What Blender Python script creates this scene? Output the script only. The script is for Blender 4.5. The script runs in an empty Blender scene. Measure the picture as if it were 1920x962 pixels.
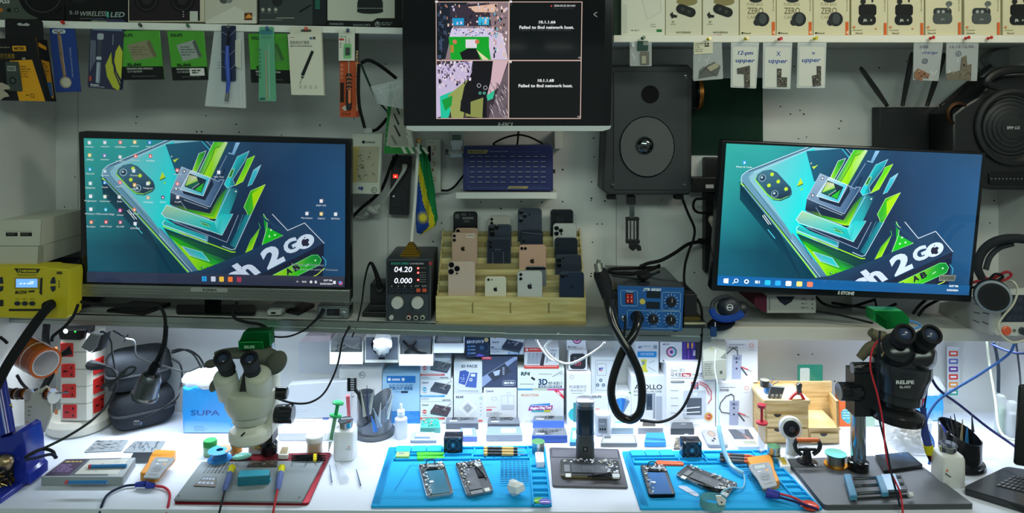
import bpy,bmesh,math,random
from mathutils import Vector,Matrix
R=random.Random(7)
S=bpy.context.scene
COL=S.collection
F,CX,CY,CZ,ZT=1350.0,960.0,205.0,1.696,0.749 # focal length (px), principal column, horizon row, eye height, bench height
WALL=2.25 # distance of the back wall
SHELF_D=2.05 # front edge of the long shelf
# ---------------------------------------------------------------- camera, world, lights, exposure
cd=bpy.data.cameras.new('camera');cam=bpy.data.objects.new('camera',cd);COL.objects.link(cam)
cd.sensor_width=36;cd.lens=F/1920*36;cd.shift_y=-(481-CY)/1920
cd.clip_start=0.02
cam.location=(0,0,CZ);cam.rotation_euler=(math.pi/2,0,0)
S.camera=cam
S.view_settings.view_transform='Standard';S.view_settings.look='None'
S.view_settings.gamma=1;S.view_settings.exposure=0;S.view_settings.use_curve_mapping=False
wd=bpy.data.worlds.new('world');S.world=wd;wd.use_nodes=True
wd.node_tree.nodes['Background'].inputs[0].default_value=(0.62,0.80,0.74,1)
wd.node_tree.nodes['Background'].inputs[1].default_value=0.24
def area(name,loc,rot,sx,sy,power,col,spread=math.pi):
    l=bpy.data.lights.new(name,'AREA');l.shape='RECTANGLE';l.size=sx;l.size_y=sy
    l.energy=power;l.color=col;l.spread=spread
    o=bpy.data.objects.new(name,l);COL.objects.link(o);o.location=loc;o.rotation_euler=rot
    return o
# light of the LED battens under the long shelf (their reflectors keep it off the top of the wall)
area('batten_light',(0.04,2.083,1.046),(-0.22,0,0),2.85,0.02,8.2,(0.80,0.90,1.0),2.05)
# light of the fluorescent tubes on the ceiling of the room
area('tube_light',(0.2,-0.4,2.62),(0.5,0,0),2.6,0.5,31,(0.80,1.0,0.87))
area('tube_light_warm',(1.5,0.9,2.6),(0.6,0.25,0),0.9,0.3,14,(1.0,0.92,0.74))

# ---------------------------------------------------------------- pixel row/column -> place
def W(px,py,d):return Vector(((px-CX)*d/F,d,CZ-(py-CY)*d/F))
def Tp(px,py,z=ZT):
    d=(CZ-z)*F/(py-CY);return W(px,py,d)
def td(py,z=ZT):return(CZ-z)*F/(py-CY)
def lin(v):return v/12.92 if v<=0.04045 else((v+0.055)/1.055)**2.4
_cc={}
def hexc(s):
    if not isinstance(s,str):return s
    if s not in _cc:
        h=s if len(s)==6 else ''.join(ch*2 for ch in s)
        _cc[s]=tuple(lin(int(h[i:i+2],16)/255)for i in(0,2,4))+(1.0,)
    return _cc[s]
# ---------------------------------------------------------------- finishes: each reads the colour the part itself has
FIN={}
def fin(n):
    if n in FIN:return FIN[n]
    m=bpy.data.materials.new(n);m.use_nodes=True;nt=m.node_tree;nd=nt.nodes;lk=nt.links
    b=nd['Principled BSDF'];out=nd['Material Output']
    a=nd.new('ShaderNodeAttribute');a.attribute_name='Col'
    lk.new(a.outputs['Color'],b.inputs['Base Color'])
    par=dict(plastic=(.42,0,.5),paper=(.75,0,.3),gloss=(.16,0,.5),metal=(.34,1,.5),chrome=(.1,1,.5),rubber=(.8,0,.25),
 fabric=(.95,0,.1),glow=(.5,0,.2),screen=(.06,0,.5),clear=(.1,0,.5),film=(.25,0,.5),wood=(.6,0,.3),frost=(.4,0,.4),tissue=(.9,0,.1))[n]
    b.inputs['Roughness'].default_value=par[0];b.inputs['Metallic'].default_value=par[1]
    b.inputs['Specular IOR Level'].default_value=par[2]
    if n in('plastic','rubber','fabric','paper','wood'):
        no=nd.new('ShaderNodeTexNoise');tc=nd.new('ShaderNodeTexCoord');bu=nd.new('ShaderNodeBump')
        lk.new(tc.outputs['Object'],no.inputs['Vector'])
        no.inputs['Scale'].default_value={'plastic':900,'rubber':600,'fabric':500,'paper':60,'wood':40}[n]
        bu.inputs['Strength'].default_value={'plastic':.05,'rubber':.1,'fabric':.4,'paper':.06,'wood':.1}[n]
        bu.inputs['Distance'].default_value=.001
        lk.new(no.outputs['Fac'],bu.inputs['Height']);lk.new(bu.outputs['Normal'],b.inputs['Normal'])
        if n=='wood':
            mp=nd.new('ShaderNodeMapping');mp.inputs['Scale'].default_value=(6,6,70)
            n2=nd.new('ShaderNodeTexNoise');n2.inputs['Scale'].default_value=1.6;n2.inputs['Detail'].default_value=3
            lk.new(tc.outputs['Object'],mp.inputs['Vector']);lk.new(mp.outputs['Vector'],n2.inputs['Vector'])
            mx=nd.new('ShaderNodeMix');mx.data_type='RGBA';mx.blend_type='MULTIPLY'
            rp=nd.new('ShaderNodeValToRGB');rp.color_ramp.elements[0].position=.35;rp.color_ramp.elements[0].color=(.72,.6,.42,1)
            rp.color_ramp.elements[1].position=.65;rp.color_ramp.elements[1].color=(1,1,1,1)
            lk.new(n2.outputs['Fac'],rp.inputs['Fac']);mx.inputs['Factor'].default_value=.8
            lk.new(a.outputs['Color'],mx.inputs[6]);lk.new(rp.outputs['Color'],mx.inputs[7]);lk.new(mx.outputs[2],b.inputs['Base Color'])
    if n=='glow':
        lk.new(a.outputs['Color'],b.inputs['Emission Color']);b.inputs['Emission Strength'].default_value=1.6
    if n=='screen':
        cb=nd.new('ShaderNodeRGB');cb.outputs[0].default_value=(.004,.004,.004,1)
        lk.new(cb.outputs[0],b.inputs['Base Color'])
        lk.new(a.outputs['Color'],b.inputs['Emission Color']);b.inputs['Emission Strength'].default_value=0.9
    if n in('clear','film','frost'):
        tr=nd.new('ShaderNodeBsdfTransparent');mx=nd.new('ShaderNodeMixShader')
        mx.inputs[0].default_value={'clear':.22,'film':.34,'frost':.62}[n]
        lk.new(tr.outputs[0],mx.inputs[1]);lk.new(b.outputs[0],mx.inputs[2]);lk.new(mx.outputs[0],out.inputs[0])
    FIN[n]=m;return m
# ---------------------------------------------------------------- text outlines from the built-in font
_tx={}
def glyphs(s,bold):
    key=(s,bold)
    if key not in _tx:
        c=bpy.data.curves.new('t','FONT');c.body=s;c.size=1;c.resolution_u=3;c.offset=bold;c.fill_mode='FRONT'
        o=bpy.data.objects.new('t',c);COL.objects.link(o)
        me=bpy.data.meshes.new_from_object(o)
        vs=[(v.co.x,v.co.y)for v in me.vertices];fs=[tuple(p.vertices)for p in me.polygons]
        bpy.data.objects.remove(o);bpy.data.curves.remove(c);bpy.data.meshes.remove(me)
        xs=[v[0]for v in vs]or[0,1]
        _tx[key]=(vs,fs,min(xs),max(xs))
    return _tx[key]
# ---------------------------------------------------------------- mesh builder
class MB:
    def __init__(s):s.v=[];s.f=[];s.c=[];s.m=[];s.fn=[]
    def face(s,ids,col,fn='plastic'):
        s.f.append(tuple(ids));s.c.append(col if isinstance(col,list)else hexc(col))
        if fn not in s.fn:s.fn.append(fn)
        s.m.append(s.fn.index(fn))
    def add(s,pts):i=len(s.v);s.v.extend(Vector(p)for p in pts);return list(range(i,i+len(pts)))
    def poly(s,pts,col,fn='plastic'):s.face(s.add(pts),col,fn)
    def loft(s,rings,col,fn='plastic',closed=True,cap0=True,cap1=True):
        ids=[s.add(r)for r in rings];n=len(rings[0])
        cols=col if isinstance(col,(list,tuple))and isinstance(col[0],str)else None
        for j in range(len(ids)-1):
            cc=cols[min(j,len(cols)-1)]if cols else col
            for i in range(n if closed else n-1):
                k=(i+1)%n;s.face((ids[j][i],ids[j][k],ids[j+1][k],ids[j+1][i]),cc,fn)
        if cap0:s.face(ids[0][::-1],cols[0]if cols else col,fn)
        if cap1:s.face(ids[-1],cols[-1]if cols else col,fn)
    def lathe(s,base,axis,prof,col,fn='plastic',n=24,caps=True,sq=None):
        ax=Vector(axis).normalized();u=Vector((1,0,0))if abs(ax.x)<.8 else Vector((0,1,0))
        u=(u-ax*u.dot(ax)).normalized();w=ax.cross(u);base=Vector(base);rings=[]
        for r,h in prof:
            rr=max(r,1e-5);rg=[]
            for i in range(n):
                t=2*math.pi*i/n;a,b=math.cos(t),math.sin(t)
                if sq:e=(abs(a)**sq+abs(b)**sq)**(-1/sq);a*=e;b*=e
                rg.append(base+ax*h+u*rr*a+w*rr*b)
            rings.append(rg)
        s.loft(rings,col,fn,True,caps,caps)
    def tube(s,pts,r,col,fn='rubber',n=8,sm=5):
        pts=[Vector(p)for p in pts]
        if sm and len(pts)>2:
            q=[2*pts[0]-pts[1]]+pts+[2*pts[-1]-pts[-2]];o=[]
            for i in range(1,len(q)-2):
                for t in range(sm):
                    t/=sm;a,b,c,d=q[i-1:i+3]
                    o.append(.5*((2*b)+(c-a)*t+(2*a-5*b+4*c-d)*t*t+(3*b-a-3*c+d)*t**3))
            pts=o+[q[-2]]
        rr=r if isinstance(r,(list,tuple))else[r]
        rings=[];nrm=None
        for i,p in enumerate(pts):
            tg=(pts[min(i+1,len(pts)-1)]-pts[max(i-1,0)])
            tg=tg.normalized()if tg.length>1e-9 else Vector((0,0,1))
            if nrm is None:nrm=tg.orthogonal().normalized()
            nrm=nrm-tg*nrm.dot(tg);nrm=nrm.normalized()if nrm.length>1e-6 else tg.orthogonal().normalized()
            bn=tg.cross(nrm);x=i/max(1,len(pts)-1)*(len(rr)-1);j=min(int(x),len(rr)-1);j2=min(j+1,len(rr)-1)
            ra=rr[j]+(rr[j2]-rr[j])*(x-j)
            rings.append([p+nrm*ra*math.cos(2*math.pi*k/n)+bn*ra*math.sin(2*math.pi*k/n)for k in range(n)])
        s.loft(rings,col,fn)
    def box(s,lo,hi,col,fn='plastic',M=None):
        (x0,y0,z0),(x1,y1,z1)=lo,hi
        p=[Vector(q)for q in((x0,y0,z0),(x1,y0,z0),(x1,y1,z0),(x0,y1,z0),(x0,y0,z1),(x1,y0,z1),(x1,y1,z1),(x0,y1,z1))]
        if M:p=[M@q for q in p]
        i=s.add(p)
        for f in((3,2,1,0),(4,5,6,7),(0,1,5,4),(1,2,6,5),(2,3,7,6),(3,0,4,7)):s.face([i[k]for k in f],col,fn)
    def blob(s,c,rx,ry,rz,col,fn='plastic',n=14,M=None,jit=0,pw=1):
        c=Vector(c);rings=[]
        for j in range(1,n):
            ph=math.pi*j/n;rg=[]
            for i in range(n+4):
                t=2*math.pi*i/(n+4)
                q=[math.sin(ph)*math.cos(t),math.sin(ph)*math.sin(t),-math.cos(ph)]
                q=[math.copysign(abs(a)**pw,a)for a in q];q=Vector((rx*q[0],ry*q[1],rz*q[2]))
                if jit:q*=1+R.uniform(-jit,jit)
                rg.append(c+(M@q if M else q))
            rings.append(rg)
        s.loft(rings,col,fn)
    def build(s,name,parent=None,label=None,base=None,sharp=35):
        me=bpy.data.meshes.new(name)
        if parent is None:
            if base is None:
                zs=[v.z for v in s.v];z0=min(zs);lo=[v for v in s.v if v.z<z0+.004]
                base=Vector((sum(v.x for v in lo)/len(lo),sum(v.y for v in lo)/len(lo),z0))
            inv=Matrix.Translation(-Vector(base))
        else:
            r=parent
            while r.parent:r=r.parent
            inv=MW[r.name].inverted()
        me.from_pydata([inv@v for v in s.v],[],s.f)
        for n in s.fn:me.materials.append(fin(n))
        me.polygons.foreach_set('material_index',s.m)
        ca=me.color_attributes.new('Col','FLOAT_COLOR','CORNER');fl=[]
        for f,c in zip(s.f,s.c):
            if isinstance(c,list):
                for q in c:fl.extend(hexc(q))
            else:fl.extend(c*len(f))
        ca.data.foreach_set('color',fl)
        me.polygons.foreach_set('use_smooth',[True]*len(s.f))
        me.update();me.set_sharp_from_angle(angle=math.radians(sharp))
        o=bpy.data.objects.new(name,me);COL.objects.link(o)
        if parent is None:o.location=base;MW[o.name]=Matrix.Translation(Vector(base))
        else:o.parent=parent
        if label:o['label']=label
        return o
MW={}
def tag(o,label,cat,group=None,kind=None):
    if label:o['label']=label
    if cat:o['category']=cat
    if group:o['group']=group
    if kind:o['kind']=kind
    return o
def thing(name,label,cat,loc,rz=0,group=None):
    o=bpy.data.objects.new(name,None);COL.objects.link(o);o.empty_display_size=.02
    o.location=loc;o.rotation_euler=(0,0,rz)
    MW[o.name]=Matrix.Translation(Vector(loc))@Matrix.Rotation(rz,4,'Z')
    return tag(o,label,cat,group)
def dup(root,loc,rz=None,label=None,group=None,rot=None):
    r=root.copy();COL.objects.link(r);r.location=loc
    if rz is not None:r.rotation_euler=(0,0,rz)
    if rot:r.rotation_euler=rot
    if label:r['label']=label
    if group:r['group']=group
    for ch in list(root.children):
        c=ch.copy();COL.objects.link(c);c.parent=r
        for g in list(ch.children):
            d=g.copy();COL.objects.link(d);d.parent=c
    return r
# ---------------------------------------------------------------- a Page: a flat face with (u, v down) drawing units and a height h (metres) off it
def rr(x0,y0,x1,y1,r,n=4):
    r=min(r,abs(x1-x0)/2,abs(y1-y0)/2)
    if r<=0:return[(x0,y0),(x1,y0),(x1,y1),(x0,y1)]
    p=[]
    for cx,cy,a in((x1-r,y0+r,-90),(x1-r,y1-r,0),(x0+r,y1-r,90),(x0+r,y0+r,180)):
        for i in range(n+1):
            t=math.radians(a+90*i/n);p.append((cx+r*math.cos(t),cy+r*math.sin(t)))
    return p
def el(cx,cy,rx,ry=None,n=24,a0=0,a1=360):
    ry=rx if ry is None else ry
    m=n if a1-a0>=360 else n+1
    return[(cx+rx*math.cos(math.radians(a0+(a1-a0)*i/n)),cy+ry*math.sin(math.radians(a0+(a1-a0)*i/n)))for i in range(m)]
def inset(p,d):
    n=len(p);A=sum(p[i][0]*p[(i+1)%n][1]-p[(i+1)%n][0]*p[i][1]for i in range(n));sg=1 if A>0 else-1;o=[]
    for i in range(n):
        a,b,c=Vector(p[i-1]),Vector(p[i]),Vector(p[(i+1)%n])
        e1,e2=(b-a),(c-b)
        if e1.length<1e-9 or e2.length<1e-9:o.append(tuple(b));continue
        e1.normalize();e2.normalize()
        n1,n2=Vector((-e1.y,e1.x))*sg,Vector((-e2.y,e2.x))*sg;k=1+n1.dot(n2)
        q=(n1+n2)/max(k,.35);o.append((b.x+q.x*d,b.y+q.y*d))
    return o
class Page:
    def __init__(s,mb,f,sc,fn='paper'):s.mb=mb;s.f=f;s.sc=sc;s.h=0.0;s.fn=fn;s.eps=6e-5
    def up(s,h):s.h=h;return s
    def P(s,u,v,h=None):return s.f(u,v,s.h if h is None else h)
    def poly(s,pts,col,fn=None):
        s.h+=s.eps;s.mb.poly([s.f(u,v,s.h)for u,v in pts],col,fn or s.fn)
    def rect(s,x0,y0,x1,y1,col,r=0,fn=None,rot=0):
        p=rr(x0,y0,x1,y1,r)
        if rot:
            cx,cy=(x0+x1)/2,(y0+y1)/2;c,t=math.cos(math.radians(rot)),math.sin(math.radians(rot))
            p=[(cx+(x-cx)*c-(y-cy)*t,cy+(x-cx)*t+(y-cy)*c)for x,y in p]
        s.poly(p,col,fn)
    def circ(s,cx,cy,r,col,ry=None,fn=None,n=20):s.poly(el(cx,cy,r,ry,n),col,fn)
    def ring(s,cx,cy,r0,r1,col,fn=None,n=24,a0=0,a1=360,asp=1):
        s.h+=s.eps;m=s.mb;n=int(n)
        for i in range(n):
            t0,t1=(math.radians(a0+(a1-a0)*j/n)for j in(i,i+1))
            m.poly([s.f(cx+r*math.cos(t),cy+asp*r*math.sin(t),s.h)for r,t in((r0,t0),(r1,t0),(r1,t1),(r0,t1))],col,fn or s.fn)
    def line(s,pts,w,col,fn=None,close=False):
        s.h+=s.eps;q=list(pts)+([pts[0]]if close else[])
        for a,b in zip(q,q[1:]):
            dx,dy=b[0]-a[0],b[1]-a[1];L=math.hypot(dx,dy)or 1;ex,ey=dx/L*w/2,dy/L*w/2
            s.mb.poly([s.f(x,y,s.h)for x,y in((a[0]-ex-ey,a[1]-ey+ex),(b[0]+ex-ey,b[1]+ey+ex),(b[0]+ex+ey,b[1]+ey-ex),(a[0]-ex+ey,a[1]-ey-ex))],col,fn or s.fn)
    def text(s,t,x,y,h,col,w=None,rot=0,bold=0.0,fn=None,skew=0):
        """capital height h, baseline start (x, y), optional total width w"""
        s.h+=s.eps;vs,fs,x0,x1=glyphs(t,bold);k=h/.715
        kx=(w/max(x1-x0,1e-6))if w else k
        c,sn=math.cos(math.radians(rot)),math.sin(math.radians(rot));pts=[]
        for a,b in vs:
            X=(a-x0)*kx+skew*b*k;Y=-b*k;pts.append(s.f(x+X*c-Y*sn,y+X*sn+Y*c,s.h))
        ids=s.mb.add(pts)
        for f in fs:s.mb.face([ids[i]for i in f],col,fn or s.fn)
    def scrib(s,x0,y0,x1,y1,n,col,fill=.5,al=0):
        """n rows of print too small to read: rows of short dashes"""
        s.h+=s.eps;rh=(y1-y0)/n;w=abs(x1-x0)
        for i in range(n):
            x=x0;e=x0+w*(R.uniform(.55,1)if n>1 else 1)
            while x<e-w*.03:
                L=min(rh*R.uniform(.6,2.6),e-x);ya=y0+rh*i;yb=ya+rh*fill
                s.mb.poly([s.f(a,b,s.h)for a,b in((x,ya),(x+L,ya),(x+L,yb),(x,yb))],col,s.fn);x+=L+rh*.35
    def slab(s,pts,h0,h1,col,fn=None,bev=0,top=None,bot=True):
        """solid standing off the page from h0 to h1 with a chamfered face"""
        fn=fn or s.fn;m=s.mb
        rings=[[s.f(u,v,h0)for u,v in pts]]
        if bev:
            rings+=[[s.f(u,v,h1-bev*s.sc)for u,v in pts],[s.f(u,v,h1-bev*s.sc*.3)for u,v in inset(pts,bev*.35)],[s.f(u,v,h1)for u,v in inset(pts,bev)]]
        else:rings+=[[s.f(u,v,h1)for u,v in pts]]
        m.loft(rings,col,fn,True,bot,False);m.poly(rings[-1],top or col,fn);s.h=h1
        return s
    def box(s,x0,y0,x1,y1,h0,h1,col,fn=None,bev=0,r=0,top=None):return s.slab(rr(x0,y0,x1,y1,r),h0,h1,col,fn,bev,top)
    def tube(s,pts,r,col,fn='rubber',n=8,sm=5):s.mb.tube([s.f(*p)for p in pts],r,col,fn,n,sm)
    def lathe(s,u,v,prof,col,fn='plastic',n=24,h=0,sq=None):
        o=s.f(u,v,h);s.mb.lathe(o,s.f(u,v,h+.01)-o,prof,col,fn,n,sq=sq)
def front(mb,d,fn='paper'):
    return Page(mb,lambda u,v,h:W(u,v,d)+Vector((0,-h,0)),d/F,fn)
def ground(mb,z=ZT,fn='plastic'):
    return Page(mb,lambda u,v,h:Tp(u,v,z)+Vector((0,0,h)),.0013,fn)
def quad(mb,c,n=(0,0,1),uv=(1,1),fn='paper'):
    """page over four world corners (tl, tr, br, bl), u 0..uv[0], v 0..uv[1]"""
    a,b,e,g=[Vector(q)for q in c];nn=(g-a).cross(b-a).normalized()
    if nn.dot(Vector(n))<0:nn=-nn
    def f(u,v,h):
        u/=uv[0];v/=uv[1]
        return a*(1-u)*(1-v)+b*u*(1-v)+e*u*v+g*(1-u)*v+nn*h
    return Page(mb,f,(b-a).length/uv[0],fn)
def local(mb,o,ux,vy,sc=.001,fn='plastic'):
    """page at world point o with directions ux (u) and vy (v), sc metres per unit"""
    o=Vector(o);ux=Vector(ux).normalized();vy=Vector(vy).normalized();n=vy.cross(ux)
    return Page(mb,lambda u,v,h:o+ux*u*sc+vy*v*sc+n*h,sc,fn)
def gq(mb,pts,z=ZT,uv=(1,1),fn='plastic'):return quad(mb,[Tp(x,y,z)for x,y in pts],(0,0,1),uv,fn)
def fq(mb,pts,d,uv=(1,1),fn='paper'):
    ds=d if isinstance(d,(list,tuple))else[d]*4
    return quad(mb,[W(x,y,e)for(x,y),e in zip(pts,ds)],(0,-1,0),uv,fn)
def struct(o,label=None):o['kind']='structure';return o
def rope(pts,r,col,name,label,cat='cable',group=None,fn='rubber',n=8,parent=None):
    """a cable through (column, row, distance) points"""
    m=MB();m.tube([W(*p)for p in pts],r,col,fn,n)
    if parent:return m.build(name,parent,label)
    return tag(m.build(name),label,cat,group)

def SZ(px):
    """height of the long shelf's top at a column"""
    row=583+(px+60)*26/1008 if px<948 else(609+(px-948)*4/382 if px<1331 else 611+(px-1332)*5/668)
    return CZ-(row-CY)*SHELF_D/F
def apple(P,x,y,s,col):
    P.poly([(x+a*s,y+b*s)for a,b in((0,-.55),(.35,-.8),(.75,-.7),(.95,-.45),(.68,-.2),(.62,.1),(.75,.38),(1,.5),(.75,1),(.45,1.22),(.1,1.12),(-.15,1.12),(-.45,1.22),(-.75,.95),(-.98,.4),(-1,-.1),(-.85,-.55),(-.5,-.78))],col)
    P.poly([(x+a*s,y+b*s)for a,b in((-.02,-.85),(.05,-1.2),(.42,-1.45),(.38,-1.05))],col)
# ================================================================ the setting
def setting_mat(name,col,rough,n_scale,n_amt,bump=.05):
    m=bpy.data.materials.new(name);m.use_nodes=True;nt=m.node_tree;b=nt.nodes['Principled BSDF']
    tc=nt.nodes.new('ShaderNodeTexCoord');no=nt.nodes.new('ShaderNodeTexNoise');no.inputs['Scale'].default_value=n_scale;no.inputs['Detail'].default_value=6
    rp=nt.nodes.new('ShaderNodeValToRGB');c=hexc(col)
    rp.color_ramp.elements[0].color=tuple(x*(1-n_amt)for x in c[:3])+(1,);rp.color_ramp.elements[1].color=c
    rp.color_ramp.elements[0].position=.3;rp.color_ramp.elements[1].position=.6
    bu=nt.nodes.new('ShaderNodeBump');bu.inputs['Strength'].default_value=bump;bu.inputs['Distance'].default_value=.002
    nt.links.new(tc.outputs['Object'],no.inputs['Vector']);nt.links.new(no.outputs['Fac'],rp.inputs['Fac'])
    nt.links.new(rp.outputs['Color'],b.inputs['Base Color']);nt.links.new(no.outputs['Fac'],bu.inputs['Height']);nt.links.new(bu.outputs['Normal'],b.inputs['Normal'])
    b.inputs['Roughness'].default_value=rough;return m
M_WALL=setting_mat('painted_sheet','dcdedd',.55,2.2,.10)
M_FLOOR=setting_mat('floor_tile','9a9c98',.5,3,.2)
M_BENCH=setting_mat('bench_laminate','dfe5f4',.42,3,.05)
M_CAB=setting_mat('green_panel','2f6b3c',.5,3,.15)
def setmesh(m,name,mat):
    o=m.build(name,base=(0,0,0));o.data.materials.clear();o.data.materials.append(mat)
    for p in o.data.polygons:p.material_index=0
    return struct(o)
XL,XR=-1.425,1.52
m=MB();m.box((XL,WALL,0),(XR,WALL+.04,2.7),'fff');setmesh(m,'wall_back',M_WALL)
m=MB();m.box((XL-.04,1.2,0),(XL,WALL+.04,2.7),'fff');setmesh(m,'wall_left',M_WALL)
m=MB();m.box((XR,1.2,0),(XR+.04,WALL+.04,2.7),'fff');setmesh(m,'wall_right',M_WALL)
m=MB();m.box((-3,-7.5,-.04),(3,WALL+.04,0),'fff');setmesh(m,'floor',M_FLOOR)
m=MB();m.box((-3,-7.5,2.7),(3,WALL+.04,2.74),'fff');setmesh(m,'ceiling',M_WALL)
# small screw holes punched in the sheet of the back wall, and the seams between its sheets
m=MB();P=front(m,WALL,'rubber');P.up(.0004)
for x,y in((257,219),(255,231),(369,247),(386,217),(443,233),(448,248),(528,253),(600,235),(664,222),(273,335),(141,332),(121,388),(141,413),(378,247),
 (901,379),(977,378),(1016,379),(939,391),(1055,378),(1109,341),(1109,372),(1108,376),(1134,377),(1120,420),(1129,420),(1111,454),(1109,513),(1108,518),
 (1240,375),(1302,511),(1415,214),(1463,200),(1482,214),(1497,260),(1512,257),(1500,207),(1577,227),(1573,241),(1700,115),(1648,127),(1836,130),(1489,125),(1507,214),
 (1864,376),(1856,418),(1858,458),(812,453),(1054,259),(1113,259),(1114,294),(1055,318),(760,130),(828,418),(1497,665),(1523,664),(1565,715),(723,120),(726,211)):
    P.h=.0004;P.circ(x,y,R.uniform(1.2,1.8),'15181a',n=8)
struct(m.build('trim_1',base=(0,WALL,1)))
m=MB();P=front(m,WALL,'paper');P.up(.0003)
for x,y0,y1 in((1155,370,575),(146,90,445),(727,400,560)):P.rect(x,y0,x+1.2,y1,'9a9e9e')
struct(m.build('trim_2',base=(0,WALL,1)))
# bench top with its front edge, paper-white, and the green panel beneath
m=MB();P=ground(m)
top=[(-760,949),(1000,959.5),(3400,966),(2280,772.4),(-220,772.4)]
pw=[Tp(u,v)for u,v in top]
m.loft([[q+Vector((0,0,-.03))for q in pw],pw],'fff');o=m.build('workbench',base=(0,1.2,ZT-.03))
o.data.materials.clear();o.data.materials.append(M_BENCH)
for p in o.data.polygons:p.material_index=0
tag(o,'long white workbench top carrying all the repair tools','workbench')
m=MB();a,b,c=Tp(-760,949),Tp(330,955.5),Tp(3400,966)
for p,q,nm in((a,b,0),(b,c,1)):
    e=Vector((0,.02,0));m=MB()
    m.loft([[p+e-Vector((0,0,.031)),q+e-Vector((0,0,.031)),q+e*2-Vector((0,0,.031)),p+e*2-Vector((0,0,.031))],[Vector((t.x,t.y,0.0))for t in(p+e,q+e,q+e*2,p+e*2)]],'2a6d3f' if nm==0 else 'a9aba4','plastic')
    tag(m.build('green_panel' if nm==0 else 'grey_panel'),['green panel under the left end of the white workbench','grey panel under the middle and right of the workbench'][nm],'panel')
# paper sheets seams on the bench
m=MB();P=ground(m,fn='paper');P.up(.0004)
for a,b in(((322,855),(420,815)),((40,920),(30,925)),((1050,905),(1165,905))):P.line([a,b],1.2,'c3c8d2')
struct(m.build('trim_3',base=(0,1.2,ZT)))
# ---------------------------------------------------------------- shelves
def shelf(nm,px0,t0,b0,px1,t1,b1,d,label,facecol,back=WALL-.002,groove=True,endx=None):
    A,B=W(px0,t0,d),W(px1,t1,d);C,D=W(px0,b0,d),W(px1,b1,d);dy=Vector((0,back-d,0))
    t0=max(0,(XL+.002-A.x)/(B.x-A.x));t1=min(1,(XR-.002-A.x)/(B.x-A.x))
    A,B,C,D=A.lerp(B,t0),A.lerp(B,t1),C.lerp(D,t0),C.lerp(D,t1)
    r=thing(nm,label,'shelf',(A+B)/2+dy/2-Vector((0,0,.02)))
    m=MB();th=Vector((0,0,.015));m.loft([[A-th,B-th,B-th+dy,A-th+dy],[A,B,B+dy,A+dy]],'c9cbc8','paper');m.build('board',r)
    m=MB();e=Vector((0,.012,0));f=Vector((0,.004,0))
    def at(t):return A.lerp(C,t),B.lerp(D,t)
    prof=[(-.03,1),(0,0),(.42,0),(.45,1),(.58,1),(.6,0),(.86,0),(.9,.7),(1,.7)]if groove else[(-.03,.6),(.02,0),(.96,0),(1,.5)]
    ring=[]
    for t,k in prof:a,b=at(t);ring.append([a-e+f*k,b-e+f*k])
    ring=[[C,D]]+ring[::-1]+[[A+Vector((0,0,.0006)),B+Vector((0,0,.0006))]]
    m.loft([[p[0]for p in ring],[p[1]for p in ring]],facecol,'metal' if groove else 'paper');m.build('front_trim',r)
    return r
shelf('shelf',-60,583,601,948,609,632,SHELF_D,'long pale shelf holding the left monitor, grooved metal trim','b9c1bd')
shelf('shelf',948.6,609,634,1331,613,640,SHELF_D,'pale shelf under the phone rack and blue hot air station','b7c0c2')
shelf('shelf',1331.6,611,634,2000,616,640,SHELF_D,'plain cream-edged shelf under the right monitor','d6d2c8',groove=False)
shelf('top_shelf',-60,37,51,757,53,65,1.99,'narrow white top shelf left of the hanging camera screen','e9ebe4',groove=False)
shelf('top_shelf',1150,67,80,2000,67,81,1.99,'narrow white top shelf carrying the earbud boxes','efece0',groove=False)
m=MB();A,B=W(855,361,2.14),W(1044,361,2.14)
m.loft([[A+Vector((0,y,z))for y,z in((0,0),(.109,0),(.109,-.018),(0,-.018))],[B+Vector((0,y,z))for y,z in((0,0),(.109,0),(.109,-.018),(0,-.018))]],'e4e5e0','paper')
tag(m.build('small_shelf'),'small white wall shelf under the blue charging hub','shelf')
for x0,x1,lb,sl in((-1.39,-.03,'left white LED batten under the long shelf',.026),(.005,1.49,'right white LED batten under the long shelf',0)):
    m=MB();z=1.0505
    m.loft([[(x,y,z+zz-sl*x)for y,zz in((2.075,.011),(2.1,.011),(2.1,0),(2.078,0))]for x in(x0,x1)],'e8f2ff','glow')
    tag(m.build('led_batten'),lb,'lamp')
for k,(x,y)in enumerate(((.02,-6.9),(.72,-6.9))):
    t=thing('tube_lamp',['left fluorescent tube lamp on the far ceiling behind the viewer','right fluorescent tube lamp on the ceiling behind the viewer'][k],'lamp',(x,y,2.62))
    m=MB();m.box((x-.26,y-.03,2.66),(x+.26,y+.03,2.7),'e8e8e8');m.build('housing',t)
    m=MB();m.lathe((x-.22,y,2.625),(1,0,0),[(.016,0),(.016,.4)],'f4fff8','glow',12);m.build('tube',t)

# ================================================================ boxes: a carton is a solid with its printed face
def carton(name,label,cat,x0,y0,x1,y1,d,t,col,draw=None,group=None,side=None,rot=0,fnm='paper',bev=.6):
    """carton whose printed front covers columns x0..x1, rows y0..y1 at distance d and is t metres deep"""
    m=MB();cx,cy=(x0+x1)/2,y1;c,s=math.cos(math.radians(rot)),math.sin(math.radians(rot))
    P=Page(m,lambda u,v,h:W(cx+(u-cx)*c-(v-cy)*s,cy+(u-cx)*s+(v-cy)*c,d)+Vector((0,-h,0)),d/F,fnm)
    P.box(x0,y0,x1,y1,-t,0,side or col,fnm,bev,0,col)
    if draw:draw(P,x0,y0,x1,y1)
    return tag(m.build(name),label,cat,group)
def B(f):return f
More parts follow.
